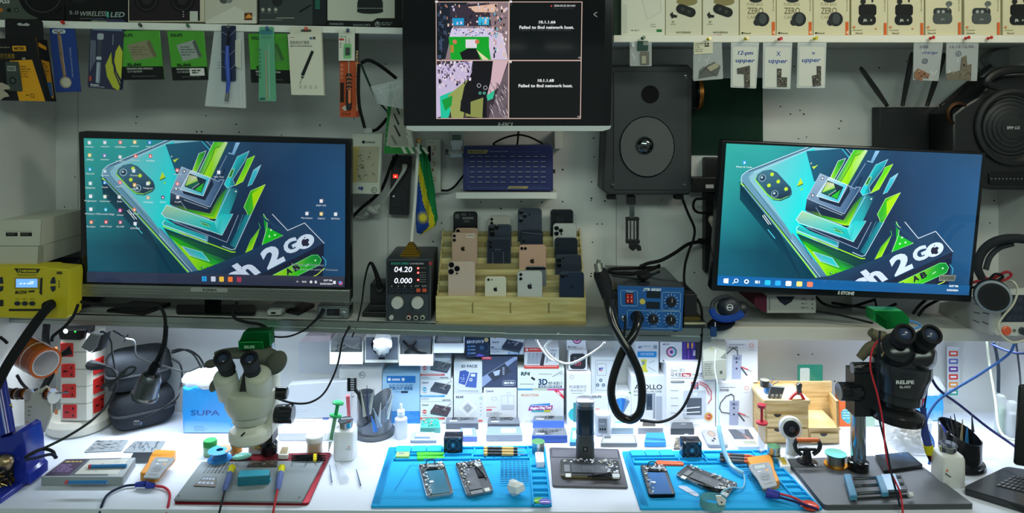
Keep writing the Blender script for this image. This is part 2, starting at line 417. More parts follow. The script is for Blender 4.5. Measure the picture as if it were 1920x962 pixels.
# ---- left top shelf
def dr(P,x0,y0,x1,y1):
    P.rect(x0+1,y0+1,70,y1-1,'4a524c');P.circ(80,-12,46,'0b0d0d');P.circ(80,-12,38,'1c2020');P.rect(70,y0+1,x1,y1-1,'101314')
    P.circ(80,-12,46,'0b0d0d');P.ring(80,-12,34,36,'3a3f3f');P.text('BASS',-8,6,9,'c9cec8',bold=.03);P.circ(2,19,4,'b8702a');P.circ(17,19,4,'151818');P.circ(31,19,4,'151818');P.circ(31,19,2.2,'6a756a')
carton('speaker_box','grey and black speaker carton reading BASS at far left of top shelf','box',-40,-70,121,37,1.99,.09,'101314',dr)
def dr(P,x0,y0,x1,y1):
    P.text('5.0',130,27,7,'a9afad',w=17);P.text('WIRELESS',149,30,9,'b9bfbd',w=50,skew=.15);P.rect(200,22,204,33,'4fb3a4');P.text('LED',207,32,9.5,'9fb0b4',w=26,skew=.2,bold=.02);P.ring(80,-20,50,51,'2a2e2f',a0=-60,a1=60)
    P.circ(150,-14,22,'191d1e');P.scrib(150,34,195,36.5,1,'777d7b')
carton('speaker_box','black carton reading 5.0 WIRELESS LED','box',122.5,-70,239,39,1.99,.09,'0d1011',dr)
def dr(P,x0,y0,x1,y1):
    P.rect(242,y0,375,39,'251e24')
    for cx in(275,342):
        P.circ(cx,0,24,'131214');P.ring(cx,0,18,19,'4a4448');P.circ(cx,0,9,'2b282a')
    P.rect(356,21,371,40,'c9cdc4');
    for y in(22,27,31):P.circ(344,y,1.2,'b9b9b9')
carton('speaker_box','carton with a photo of twin speaker cones and beige border','box',240,-70,383,41,1.99,.09,'cfc9b0',dr)
def dr(P,x0,y0,x1,y1):
    P.poly([(386,40),(440,12),(478,32),(481,44),(386,44)],'d8d6c9');P.rect(458,24,473,38,'6b3a1c');P.poly([(459,34),(466,26),(472,30),(472,34)],'e6a04a')
    P.circ(420,-2,9,'555a58');P.circ(430,0,6,'80857f')
carton('boxed_earphones','cream carton with a small orange picture label','box',384,-60,481,43,1.99,.08,'c9c6b6',dr)
def dr(P,x0,y0,x1,y1):
    P.rect(487,y0,586,47,'3d4444');P.circ(520,2,10,'23282a')
    for x in(493,505,517):P.circ(x,18,3.2,'aab2a8');P.rect(x-3,23,x+3,24,'8c948c')
    P.poly([(560,21),(583,8),(585,10),(563,24)],'15191a');P.rect(486,37,530,38,'8f9a94');P.rect(518,33,552,34.4,'a4aaa2');P.rect(587,y0,611,47,'1c2326')
    for k in range(10):P.rect(591,k*2.4-6,600,k*2.4-4.6,'2d7d6c')
carton('speaker_box','dark grey carton with a cable drawing and teal strip','box',483,-60,612,46.6,1.99,.085,'181c1e',dr)
def dr(P,x0,y0,x1,y1):
    P.poly([(614,y0),(740,y0),(740,34),(707,34),(698,40),(614,38)],'c6c8ba');P.slab(el(694,21,25,5),0,.0008,'23282a');P.poly([(671,4),(717,4),(716,-20),(672,-20)],'23282a')
    P.rect(670,4,718,20,'202527');P.rect(670,15,718,16.3,'8d918d')
    P.text('WIRELESS',618,47,4,'9fa6a2',w=26);P.text('RADIO-MP3',663,49,4,'9fa6a2',w=31);P.ring(708,45.5,4,5,'b7bcb9');P.rect(706.5,42,709.5,47,'b7bcb9',1);P.scrib(715,42,736,49,2,'7e8583')
carton('radio_box','black and cream carton reading WIRELESS RADIO-MP3','box',613,-60,754,49.5,1.99,.085,'15191b',dr)
# ---- right top shelf
m0=MB();P=front(m0,2.0);P.box(1151,-40,1165,66,-.07,0,'24382c');tag(m0.build('slim_box'),'dark green slim box beside the hanging camera screen','box')
def dr(P,x0,y0,x1,y1):
    P.poly([(1197,-20),(1240,-20),(1240,22),(1213,38)],'c9cabd');P.poly([(1199,-20),(1238,-20),(1238,21),(1214,36)],'dcdccd')
    P.scrib(1183,56,1198,60,1,'8c8c7c');P.rect(1231,55,1241,60,'2f7d44');P.scrib(1220,45,1236,53,2,'9a9c8c',.4);P.rect(1168,8,1176,63,'cfd2c4')
carton('charger_box','white carton with a faint charger picture and tiny green tag','box',1165,-60,1247,66,1.99,.08,'dfdfcf',dr)
EB=[]
def d_wireless(P,x0,y0,x1,y1):
    P.poly(el(x0+40,3,20,8,16),'8b8257');P.slab([(x0+38+a*.94-b*.34,20+a*.34+b*.94)for a,b in rr(-19,-9,19,9,9)],0,.001,'202525')
    P.circ(x0+32,17,3.5,'3b4242');P.circ(x0+44,22,3.5,'3b4242');P.poly([(x0+8,27),(x0+13,22),(x0+14,27),(x0+22,29),(x0+21,33),(x0+15,33),(x0+12,35)],'25292a')
    P.circ(x0+14,41,2.2,'a29f7f');P.scrib(x0+9,45,x0+19,47,1,'8a876a');P.text('wireless',x0+19,62.5,5,'4a4838',w=28)
def d_zero(P,x0,y0,x1,y1):
    P.text('PURE BASS',x0+14,11,6,'8a8468',w=30);P.text('ZERO',x0+14,26,12,'7d775b',w=30,bold=.02);P.text('CABLES',x0+14,35.5,6.5,'8a8468',w=27);P.circ(x0+30,0,12,'292f31',ry=5)
    P.circ(x0+42,36,13.5,'262b2e');P.circ(x0+32,42,6.5,'2c3134');P.circ(x0+43,35,7,'474e51',ry=10);P.rect(x0+60,41,x0+66,66,'e0672e')
    P.text('JBL',x0+65.3,64,3.4,'f4e6c8',rot=-90,bold=.03);P.circ(x0+5,62,2,'33352c');P.text('Bluetooth',x0+8,63.5,2.6,'33352c',w=13,bold=.02);P.text('TRUE WIRELESS',x0+64,22,2,'55563f',rot=-90,w=32)
def d_case(P,x0,y0,x1,y1):
    P.slab(rr(x0+14,8,x0+47,30,6),0,.001,'15191a');P.slab(rr(x0+13,28,x0+46,47,8),0,.0014,'1b2021');P.text('JBL',x0+22,40,4.2,'c9ccc8',bold=.04,w=8);P.circ(x0+37,38,2,'9aa09c')
    P.circ(x0+22,3,5,'212628');P.rect(x0+38,-8,x0+41,4,'2c3133');P.rect(x0+61,43,x0+66,66,'e0672e');P.circ(x0+5,51,2.4,'d98b55');P.text('Bluetooth',x0+8,63.5,2.6,'33352c',w=13,bold=.02);P.scrib(x0+3,56,x0+20,58.5,1,'9b9574')
    P.circ(x0+46,54,1.5,'c9793f');P.text('TRUE WIRELESS',x0+63.5,22,2,'55563f',rot=-90,w=32)
def d_air(P,x0,y0,x1,y1):
    P.slab(rr(x0+15,15,x0+49,30,6),0,.001,'33393a');P.slab(rr(x0+14,24,x0+50,45,8),0,.0014,'4d5454');P.text('JBL',x0+28,38,3.6,'9da3a2',w=9);P.circ(x0+24,22,3,'a7adab');P.circ(x0+33,22,3,'a7adab')
    P.circ(x0+44,7,6,'636b6a',ry=5);P.rect(x0+41,9,x0+44,19,'7c8382',1);P.rect(x0+61,42,x0+66,65,'e0672e');P.circ(x0+5,51,2.4,'d98b55');P.scrib(x0+3,56,x0+20,58.5,1,'9b9574');P.text('Bluetooth',x0+4,63.5,2.6,'33352c',w=15,bold=.02)
    P.text('TRUE WIRELESS',x0+63.5,22,2,'55563f',rot=-90,w=32)
for x0,f,lb in((1248,d_wireless,'earbud carton marked wireless, next to the white charger carton'),(1317.5,d_wireless,'earbud carton marked wireless, next to the ZERO CABLES cartons'),
 (1387,d_zero,'leftmost of the three ZERO CABLES earbud cartons'),(1456,d_zero,'middle one of the three ZERO CABLES earbud cartons'),(1525,d_zero,'rightmost of the three ZERO CABLES earbud cartons'),
 (1596,d_case,'carton with black open earbud case, beside the last ZERO CABLES carton'),(1664.5,d_case,'carton with black open earbud case, beside the silver case cartons'),
 (1735,d_air,'left carton with silver open earbud case'),(1808,d_air,'right carton with silver open earbud case'),(1880,d_case,'carton with black earbud case at the right end of the top shelf')):
    carton('earbud_box',lb,'box',x0,-60,x0+68,66,1.99,.06,'dcd5b4' if x0>1380 else 'd8d6c0',f,'earbud cartons on the right top shelf',side='c9c2a0')
# ================================================================ things pinned to the shelf fronts
def pin(px,py,col,label,d=1.974):
    m=MB();o=W(px,py,d);m.lathe(o,(.25,-1,.15),[(.0007,-.006),(.0007,0),(.0045,.0005),(.0042,.002),(.0024,.004),(.0026,.009),(.0048,.011),(.0044,.013)],col,'gloss',14)
    tag(m.build('push_pin'),label,'pin','push pins along the top shelves')
def hung(name,label,cat,pts,d,t,col,draw=None,fnm='paper',group=None,r=0,bev=.5,hole=None,uv=None,side=None):
    """flat hanging pack over four photo corners (tl, tr, br, bl); uv = drawing units, else columns/rows of its box"""
    m=MB();xs=[p[0]for p in pts];ys=[p[1]for p in pts]
    w=(math.dist(pts[0],pts[1])+math.dist(pts[3],pts[2]))/2;h=(math.dist(pts[0],pts[3])+math.dist(pts[1],pts[2]))/2
    P=fq(m,pts,d,(w,h),fnm);P.slab(rr(0,0,w,h,r),-t,0,side or col,fnm,bev if t>.0015 else 0,col)
    if draw:draw(P,w,h)
    return tag(m.build(name),label,cat,group)
# multimeter box with its hang tab
t=thing('multimeter_box','black and yellow multimeter carton with hang tab, far left','box',W(50,190,1.95))
m=MB();P=fq(m,[(-14,72),(68,72),(86,190),(-14,188)],1.935,(100,118));P.box(0,0,100,118,-.045,0,'14161a','paper',.6)
P.poly([(36,42),(84,40),(99,118),(50,118)],'d99a1c');P.poly([(0,0),(82,0),(84,40),(0,44)],'121316');P.rect(44,14,74,24,'d2951c');P.text('METER',48,21.5,5,'2b2417',w=22,bold=.04)
P.text('数字万用表',8,38,8,'a0822f',w=40);P.scrib(8,16,38,20,1,'777768');P.text('101',64,40,4,'d9d9cf',bold=.02);P.scrib(58,52,80,76,5,'8a6417')
P.ring(76,108,3,4,'2b2417');P.scrib(64,106,70,110,1,'4b3a14')
P.slab([(a*.99+b*.05,b)for a,b in rr(26,44,54,100,3)],0,.003,'3b4440');P.rect(32,52,50,62,'8a948a');P.text('8888',34,60,6,'2c302b',w=13);P.circ(42,80,7,'1b1e1e');P.circ(42,80,4,'4a5350')
P.poly([(0,88),(20,84),(34,90),(36,96),(22,98),(30,104),(34,110),(24,112),(16,118),(0,118)],'a9a08e');m.build('carton',t)
m=MB();P=fq(m,[(68,70),(88,82),(101,183),(84,190)],[1.935,1.97,1.97,1.935],(16,118));P.slab(rr(0,0,16,118,0),-.001,0,'b57b13','paper');P.rect(0,0,16,40,'121316');P.rect(2,8,14,16,'c98a17');P.rect(1,84,15,114,'2b4f7a');P.scrib(2,46,14,74,6,'5a4310');m.build('side_panel',t)
m=MB();P=fq(m,[(9,34),(80,38),(82,74),(10,74)],1.94,(71,40));P.slab(rr(0,0,71,42,6),-.001,0,'15171a');P.poly([(22,10),(28,7),(34,10),(40,7),(47,10),(44,13),(26,13)],'aab0ac');m.build('hang_tab',t)
m=MB();P=front(m,1.96)
P.slab([(12,152),(22,158),(28,166),(24,176),(14,180),(0,188),(-30,188),(-30,160),(0,152)],-.02,0,'b8b4a4','fabric',2)
# tweezers card
def dr(P,w,h):
    P.rect(5,4,30,12,'d3dae2',4);P.text('RELIFE',9,10,4.5,'2a3440',w=17,bold=.03);P.line([(17,12),(17,50),(20,92)],5,'8a6f58');P.line([(20,16),(21,50),(22,90)],1.2,'c2ab90')
    P.circ(21,104,11,'9a907c');P.circ(22,104,8.5,'c3bfae');P.text('PRECISION VACUUM TWEEZER',37,94,3,'9fb4d0',rot=-90,w=56)
hung('tweezer_card','blue card with a round-ended tweezer, left of the dark blue blister','pack',[(92,51),(139,51),(151,172),(104,173)],1.98,.004,'25418a',dr)
# blister with yellow leaves
def dr(P,w,h):
    P.text('MECHANIC',3,9,5,'9aa03a',w=26,bold=.03,skew=.15);P.rect(4,19,60,22.5,'6f87a5');P.text('精准吸笔',16,17,5,'b7b05a',w=22);P.rect(14,28,26,40,'a7b2bb',3);P.rect(15,40,23,80,'36404e');P.rect(14,72,24,78,'c3ccd4',2);P.rect(15,82,23,122,'8795a8',2);P.rect(17,84,19,120,'c4ccd6')
    for k in range(4):P.line([(3+k*2.6,42),(4+k*2.6,100-k*6)],.9,'9aa3b5')
    P.poly([(56,48),(63,60),(63,112),(54,98),(48,78),(50,60)],'c3c837');P.poly([(42,62),(44,82),(52,100),(62,118),(60,133),(48,128),(36,108),(32,88)],'b8be35');P.line([(46,70),(50,100),(64,128)],2.5,'20253c');P.rect(3,110,7,119,'c4452c');P.text('Mechanic',6,127,3.4,'d8d9de',w=16,bold=.03);P.scrib(6,128,34,131,1,'a0a5b5');P.line([(44,30),(44,48)],1.5,'8693a3')
hung('suction_pen_pack','dark blue blister pack with yellow-green leaves and suction pen','pack',[(170,34),(233,36),(226,169),(164,164)],1.98,.012,'23294a',dr,'gloss',r=4)
# green stencil packs
def stencil(a,b,sticker):
    def dr(P,w,h):
        P.rect(0,h*.73,w,h,'14191a');P.text('RELIFE',6,11,5.5,'1c3a1c',w=22,bold=.04);P.ring(w-12,10,4,5,'4f8f3a',asp=.9)
        P.poly([(15,27),(w*.74,17),(w*.88,h*.53),(24,h*.62)],a);P.up(P.h+.0004);P.scrib(22,30,w*.7,h*.53,4,b,.35);P.poly([(w*.66,22),(w*.74,17),(w*.88,h*.53),(w*.8,h*.54)],b)
        P.text('RL-044',12,h*.72,5.5,'17301a',w=26,bold=.05);P.text('PRECISION BGA STENCILS',10,h*.79,3.2,'d3d6d0',w=w*.62,bold=.02);P.text('芯片植锡网',10,h*.85,3.2,'b3b6b0',w=w*.36);P.scrib(18,h*.92,w-14,h*.95,1,'60665f')
        if sticker:P.up(P.h+.0004);P.rect(w-34,h*.76,w-6,h*.91,'dfe0dc');P.scrib(w-30,h*.79,w-10,h*.88,2,'4f5652',.7)
    return dr
for k,(pts,a,b,st,lb)in enumerate((([(220,58),(299,57),(308,149),(231,150)],'8d8a6c','6f6b52',0,'green stencil pack with a brass-coloured plate'),
 ([(313,58),(382,57),(391,150),(324,151)],'9aa5a0','56605e',1,'green stencil pack with silver plate and white barcode sticker'),
 ([(465,63),(538,63),(546,157),(471,155)],'5a8f52','3f6f3c',0,'green stencil pack half hidden behind the clear green ruler'))):
    t=thing('stencil_pack',lb,'pack',W(sum(p[0]for p in pts)/4,pts[2][1],1.982),group='green packs under the left top shelf')
    m=MB();w,h=math.dist(pts[0],pts[1]),math.dist(pts[0],pts[3]);P=fq(m,pts,1.982,(w,h));P.box(0,0,w,h,-.003,0,'3f8f2a','gloss',.4,1,'4ea331');stencil(a,b,st)(P,w,h);m.build('card',t)
    m=MB();cx=w*.42;P=fq(m,pts,1.983,(w,h));P.box(cx-12,-14,cx+12,2,-.001,0,'127a3a','gloss',0,1.5);P.circ(cx,-8,4,'0c2417');m.build('hang_tab',t)
# milky bag with a blue tool
t=thing('tool_bag','tall milky zip bag holding a blue-handled probe','bag',W(422,203,1.975))
m=MB();P=fq(m,[(403,46),(456,48),(461,203),(384,199)],1.982,(66,154),'film');P.slab(rr(0,0,66,154,1),-.004,0,'dfe6e8','frost',0)
for x in(46,54,60):P.line([(x,2),(x+5,152)],1.2,'ffffff')
P.scrib(14,70,22,86,3,'3a4a44',.35);m.build('bag',t)
m=MB();P=front(m,1.975);P.box(415,48,442,152,-.002,0,'2b3350','gloss',0,2);P.poly([(441,76),(452,70),(452,130),(441,124)],'c7cabd','paper')
for y in(60,96,124):P.line([(416,y),(430,y+8),(441,y-3)],.9,'8a93a8')
m.build('header_card',t)
m=MB();m.tube([W(426,86,1.967),W(426,118,1.967),W(428,152,1.967),W(426,176,1.967)],[.0055,.007,.006,.0045],'2c4fb5','plastic');m.tube([W(427,174,1.967),W(424,190,1.967)],.0055,'8f9496','metal');m.tube([W(429,58,1.967),W(426,88,1.967)],.003,'1a1c22');m.build('probe',t)
# clear green ruler pack
m=MB();P=fq(m,[(486,50),(513,50),(518,190),(485,190)],1.974,(32,140),'film');P.slab(rr(0,0,32,140,3),-.003,0,'6fc09a','frost');P.text('RELIFE',5,22,4.4,'1f6a44',w=20,bold=.03)
P.fn='frost';P.line([(14,46),(15,136)],3,'bfae8c');P.line([(20,34),(20,136)],1,'dbe8dd');P.scrib(1,42,5,100,8,'1f7a4a');P.rect(2,133,12,138,'29566a');P.rect(1,6,30,15,'3f8fa0',4)
tag(m.build('ruler_pack'),'translucent green slim pack hanging in front of a green stencil pack','pack')
# white engraving pen box
t=thing('pen_box','white carton with a black engraving pen drawn diagonally','box',W(575,180,1.96))
m=MB();w,h=64,116;P=fq(m,[(539,64),(602,64),(607,179),(546,178)],1.962,(w,h));P.box(0,0,w,h,-.014,0,'cfcfbd','paper',.5,0,'dedccb')
P.scrib(4,6,14,8,1,'a45a44');P.text('M',42,10,4.5,'3a5f8a',bold=.05);P.rect(48,5,53,10,'4a4a48');P.text('智能电动打磨笔',4,19,5.5,'2c2c28',w=37);P.text('SMART CUTTING SHARPENING PEN',4,24,2.4,'2c2c28',w=42,bold=.02)
P.slab([(44,31),(49,33),(28,78),(26,84),(22,83),(22,76)],0,.0008,'1c2222');P.line([(24,83),(18,95)],.9,'3c4242');P.line([(23,79),(28,81)],1.4,'b9bdb9')
for x in(20,30,40,50):P.scrib(x-3,98,x+3,105,2,'a5a393',.4)
m.build('carton',t)
m=MB();P=front(m,1.968);P.box(544,50,603,66,-.001,0,'d8d6c6','paper',0,2);P.rect(564,55,584,60,'5d6059',2);m.build('hang_tab',t)
# screwdriver pack
t=thing('screwdriver_pack','orange PRECISION SCREWDRIVER card with black edge','pack',W(655,220,1.975))
m=MB();P=front(m,1.98);P.box(637,114,673,220,-.004,0,'9a4126','paper',.4,1,'c0532f');P.rect(666,60,673,116,'15181b');P.rect(667,118,673,219,'a8452a');P.text('PRECISION SCREWDRIVER',667.4,95,4,'d8b98f',rot=90,w=114,bold=.02);P.rect(638,155,645,192,'2a1c18')
for y in(122,130,138,146):P.ring(641,y,1.4,2,'d8b9a0')
P.scrib(640,212,662,218,2,'5c2416');P.poly([(641,202),(650,196),(660,205),(646,208)],'cfc6b4')
m.build('card',t)
m=MB();m.tube([W(654,115,1.974),W(654,138,1.974)],.0018,'b8a48c','metal');m.tube([W(654,138,1.974),W(654,196,1.974),W(654,206,1.974)],[.007,.008,.006],'1b1d20','plastic')
P=front(m,1.964,'plastic')
for y in(143,150,157,164):P.line([(651,y+3),(654.5,y),(658,y+3)],1.6,'e07a45')
P.rect(653,168,658,194,'d9743e',2);m.build('screwdriver',t)
t=thing('probe_card','small white card with green square and black chip above the orange pack','card',W(650,115,1.97))
m=MB();P=front(m,1.971);P.box(635,54,665,114,-.002,0,'d9dbcd','paper',0,1);P.scrib(637,68,650,71,1,'4d9c6a');P.rect(636,72,645,76,'b84434',1.5);P.scrib(637,80,641,92,3,'8a8c80');P.rect(644,82,659,110,'7ec486',2);m.build('card',t)
m=MB();P=front(m,1.969);P.box(648,89,656,103,0,.002,'26302a','plastic');P.line([(649,72),(649,82)],.8,'6a6a60');P.line([(655,72),(655,82)],.8,'6a6a60');m.build('chip',t)
for x,y,c,lb in((119,43,'c8281e','red push pin above the blue tweezer card'),(264,48,'1c1f22','black push pin through the first green stencil pack'),(353,49,'12563a','dark pin through the green stencil pack with sticker'),(429,52,'23262b','dark pin holding the milky tool bag'),(501,54,'23458c','blue pin holding the clear green ruler pack'),
 (574,55,'c83a26','red pin holding the white pen carton'),(652,58,'1d3a6a','dark blue pin holding the small white probe card')):pin(x,y,c,lb,1.965)
# ---- bags on the right shelf front
def board(P,pts,col,dots=5):
    P.slab(pts,0,.0015,col,'plastic');xs=[p[0]for p in pts];ys=[p[1]for p in pts]
    def inside(x,y):
        c=False
        for i in range(len(pts)):
            (x1,y1),(x2,y2)=pts[i-1],pts[i]
            if(y1>y)!=(y2>y)and x<(x2-x1)*(y-y1)/(y2-y1)+x1:c=not c
        return c
    for _ in range(dots*4):
        x,y=R.uniform(min(xs),max(xs)),R.uniform(min(ys),max(ys));a,b=R.uniform(1,3),R.uniform(1,3)
        if all(inside(x+i,y+j)for i in(0,a)for j in(0,b)):P.rect(x,y,x+a,y+b,R.choice(('20201e','8d877a','3b3a36','a39a88','55504a')))
def bag(label,pts,d,draw,fnm='film',red=None,col='dfe5e6',white=0):
    t=thing('zip_bag',label,'bag',W(sum(p[0]for p in pts)/4,max(p[1]for p in pts),d),group='zip bags pinned under the right top shelf')
    m=MB();w=math.dist(pts[3],pts[2]);h=math.dist(pts[0],pts[3]);P=fq(m,pts,d,(w,h),fnm);P.slab(rr(0,0,w,h,2),-.0025,0,col,'frost' if white else 'film');P.up(.0004)
    P.fn='frost';P.line([(1,12),(w-1,12)],.8,'ffffff');P.line([(1,14.5),(w-1,14.5)],.6,'c9cfcf')
    if red:P.rect(0,1,w,2.4,red,fn='plastic')
    if white:P.rect(3,18,w-3,h-3,'d5d7cf',4,'paper')
    for _ in range(4):x=R.uniform(3,w-3);y=R.uniform(20,h-14);P.line([(x,y),(x+R.uniform(-4,4),y+R.uniform(4,12))],.7,'ffffff')
    m.build('bag',t)
    m=MB();P=fq(m,pts,d-.001,(w,h));draw(P,w,h);m.build('contents',t)
def dr(P,w,h):P.slab(rr(14,8,34,26,1),0,.002,'2c4a44');P.rect(25,9,34,16,'8a8f8a');P.slab(rr(20,28,36,52,1),0,.002,'6f6c62');P.rect(22,36,30,50,'a9a693');P.poly([(3,10),(8,9),(9,18),(4,20)],'cfd6d3')
bag('small clear bag of tiny parts just right of the hanging screen',[(1181,69),(1222,69),(1222,124),(1181,124)],1.98,dr,red='b8524a')
def dr(P,w,h):P.slab(rr(1,8,38,36,1),0,.0006,'d6d4bc');P.scrib(3,12,20,34,6,'63604f',.35);P.scrib(22,12,34,24,3,'33322b',.7);P.poly([(12,66),(40,52),(52,62),(46,78),(10,82)],'5f625e');P.poly([(26,62),(44,54),(49,62),(32,70)],'a8a28c');P.line([(18,60),(44,80)],1,'3c3f3e');P.line([(30,56),(12,76)],.8,'2a2c2c')
bag('clear bag with a printed label, above the green cutting mat',[(1300,66),(1353,64),(1356,148),(1300,152)],1.98,dr,red='b8524a')
def hand(lines):
    def dr(P,w,h):
        P.h+=.0004
        for t,x,y,s,ww in lines:P.text(t,x,y,s,'2346a0',w=ww,skew=.25,bold=.012)
    return dr
def dr(P,w,h):hand([('12-pm',12,32,7,26),('upper',8,46,7,34)])(P,w,h);board(P,[(11,58),(34,52),(36,92),(26,94),(24,68),(12,68)],'4a4640',14)
bag('white zip bag marked 12-pm with a long T-shaped board',[(1371,70),(1424,70),(1418,166),(1370,164)],1.98,dr,white=1)
def dr(P,w,h):P.text('X',24,34,9,'2346a0',w=8);P.text('upper',10,47,8,'2346a0',w=34,skew=.25,bold=.012);board(P,[(26,58),(34,58),(34,74),(45,74),(45,92),(27,92)],'4a4640',14)
bag('white zip bag marked X upper with an L-shaped board',[(1431,70),(1486,72),(1482,167),(1430,166)],1.98,dr,white=1)
def dr(P,w,h):P.text('x',26,32,7,'2346a0',w=7);P.text('upper',8,46,8,'2346a0',w=34,skew=.25,bold=.012);board(P,[(36,54),(44,54),(45,90),(30,92),(28,72),(37,70)],'45423e',14)
bag('white zip bag marked upper, rightmost of the three milky ones',[(1496,70),(1550,70),(1547,165),(1494,165)],1.98,dr,white=1)
def dr(P,w,h):P.text('USB',10,24,5,'33405c',w=14,skew=.2);P.text('charge',14,34,5,'26489a',w=26,skew=.2);P.ring(20,48,4,5,'33405c');P.text('20',17,50.5,5,'33405c',w=6);board(P,[(2,70),(8,62),(30,72),(28,80),(20,78),(14,86),(2,80)],'8a5f45',6)
bag('clear bag of copper-coloured flexes marked USB',[(1714,66),(1770,66),(1760,152),(1712,150)],1.98,dr)
def dr(P,w,h):P.text('Power',10,8,5,'26366e',w=20,skew=.3);P.text('15,12,12,XL',6,24,4.4,'33405c',w=44,skew=.2);P.ring(22,35,4,5,'33405c');P.text('6',20.5,37.5,5,'33405c',w=3);board(P,[(0,72),(26,66),(28,42),(36,38),(38,56),(46,54),(46,84),(0,84)],'6b6353',12)
bag('clear bag with grey boards, rightmost bag under the earbud cartons',[(1775,66),(1836,64),(1832,152),(1774,151)],1.98,dr)
for x,y,c,lb in((1204,72,'1d5c3e','green push pin on the small parts bag'),(1327,74,'d0c020','yellow push pin through the printed label bag'),(1397,73,'cbb926','yellow pin holding the bag marked 12-pm'),(1460,74,'cc2f2a','red pin holding the bag marked X upper'),(1526,73,'d6c62a','yellow pin holding the rightmost milky bag'),
 (1744,72,'d2332b','red pin holding the USB flex bag'),(1810,72,'d2332b','red pin holding the grey board bag'),(1852,72,'d2332b','red push pin holding nothing, beside the clear bags')):pin(x,y,c,lb,1.97)

# ================================================================ hanging camera screen
t=thing('wall_screen','wide black screen hanging top centre, showing four camera views','monitor',W(951,245,1.92))
m=MB();P=fq(m,[(752,-80),(1154,-80),(1147,241),(757,241)],1.9,(400,321),'gloss');P.box(0,0,398,321,-.045,0,'0b0d11','gloss',1.5,12);m.build('housing',t)
m=MB();P=front(m,1.897,'metal');P.slab([(762,236),(1146,236),(1143,242),(1130,246),(775,246),(762,242)],-.04,.003,'c4cccc','plastic',.6);m.build('chin_strip',t)
m=MB();P=fq(m,[(817,3),(1092,3),(1089,223),(818,223)],1.8985,(275,220),'screen');P.fn='screen';P.box(-62,-80,318,232,-.001,.0002,'040608','screen')
P.rect(0,0,275,220,'d9b9ae');P.rect(1.4,1.4,136.5,109.5,'8f7a80');P.rect(138.5,1.4,273.5,109.5,'0d1113');P.rect(1.4,111.5,136.5,218.5,'3b2f3a');P.rect(138.5,111.5,273.5,218.5,'0c0f10')
# view one: shop seen from above
P.poly([(1.4,1.4),(60,1.4),(30,55),(18,108),(1.4,108)],'1c2430');P.poly([(30,50),(108,50),(112,68),(24,70)],'d9d2ee');P.poly([(24,66),(112,66),(108,90),(112,109),(28,109)],'12a82c');P.poly([(100,52),(125,60),(136,109),(104,109),(100,85)],'d8c9e2')
P.poly([(27,8),(100,2),(104,46),(26,46)],'3a3340');P.rect(31,31,53,45,'1f9ad0');P.rect(80,29,100,44,'35b8e0');P.poly([(60,10),(116,4),(110,20),(74,20)],'e8c0a8');P.rect(56,71,77,87,'e6e0ea');P.poly([(45,96),(60,88),(76,88),(84,109),(50,109)],'120f16');P.poly([(76,90),(100,109),(88,109)],'e6e2b0')
for _ in range(90):
    x,y=R.uniform(3,132),R.uniform(3,60);a,b=R.uniform(1.5,4),R.uniform(1.5,6);P.rect(x,y,x+a,y+b,R.choice(('e9c7b4','2a2430','f0b9a0','4b465e','d8d2f0','191720','b07a68')))
for _ in range(40):
    x,y=R.uniform(108,132),R.uniform(10,104);P.rect(x,y,x+3,y+5,R.choice(('e9c7b4','2a2430','c9a0a8','70b8c8','f6e6e0')))
for _ in range(26):
    x,y=R.uniform(3,16),R.uniform(20,104);P.rect(x,y,x+5,y+7,R.choice(('2a3446','10161f','3d4c66')))
for x,y in((36,76),(78,76)):P.circ(x,y,4,'d8785a')
P.rect(28,82,34,96,'b8863c')
for _ in range(80):
    x,y=R.uniform(24,112),R.uniform(46,66);P.rect(x,y,x+R.uniform(1,3.5),y+R.uniform(.8,2.5),R.choice(('3a3c5c','2f6ab0','8a90b8','f4f2fa','5a5474','c8a8a0')))
# view two: bench side from above
P.poly([(1.4,120),(70,112),(66,140),(28,175),(10,215),(1.4,218)],'cdbfe0');P.poly([(8,178),(40,165),(24,218),(10,218)],'21c8a0');P.poly([(24,176),(66,142),(52,218),(30,218)],'9aa35a');P.poly([(12,185),(32,176),(30,195),(18,205)],'129a3a')
P.poly([(70,112),(108,112),(104,150),(96,176),(96,218),(60,218),(48,190),(54,160),(66,138)],'0f0d14');P.poly([(108,112),(136,112),(120,160),(96,180),(104,148)],'d8b6c0');P.poly([(96,176),(112,166),(108,182),(98,186)],'2fc496');P.poly([(120,158),(136,120),(136,218),(100,218)],'6d5f68')
P.poly([(60,190),(90,180),(88,218),(56,215)],'8c9350');P.poly([(48,185),(66,175),(66,212),(46,205)],'100e15')
for _ in range(110):
    u=R.random();x=3+u*66;y=114+R.uniform(0,46)-u*12;P.rect(x,max(y,113),x+R.uniform(1,4),max(y,113)+R.uniform(2,6),R.choice(('2a2430','e9d0d8','7a6a9a','3c3348','f2e8f6','5a4a58')))
for _ in range(60):
    x,y=R.uniform(102,134),R.uniform(150,212);P.line([(x,y),(x+3,min(y+R.uniform(4,9),217))],1,R.choice(('d9c8cc','2c262c','a59aa4')))
for x,y in((82,158),(94,162)):P.ring(x,y,3,3.8,'cfd0da')
for x in(84,92):P.circ(x,172,3,'4a8f7a')
for x,y,tx,w in((193,43,'10.1.1.66',31),(192,151,'10.1.1.68',30)):P.text(tx,x,y,5,'f2f4f4',w=w,bold=.03)
for x,y in((157,53),(156,161)):P.text('Failed to find network host.',x,y,5.6,'f2f4f4',w=101,bold=.025)
P.text('2024-05-25 20:14:01',221,12,3.4,'d8dada',w=39,bold=.02);P.circ(216,11,1.6,'c84a4a');
for x,y in((1,1),(138,1),(138,112)):P.rect(x,y,x+5,y+4,'e8e0e0')
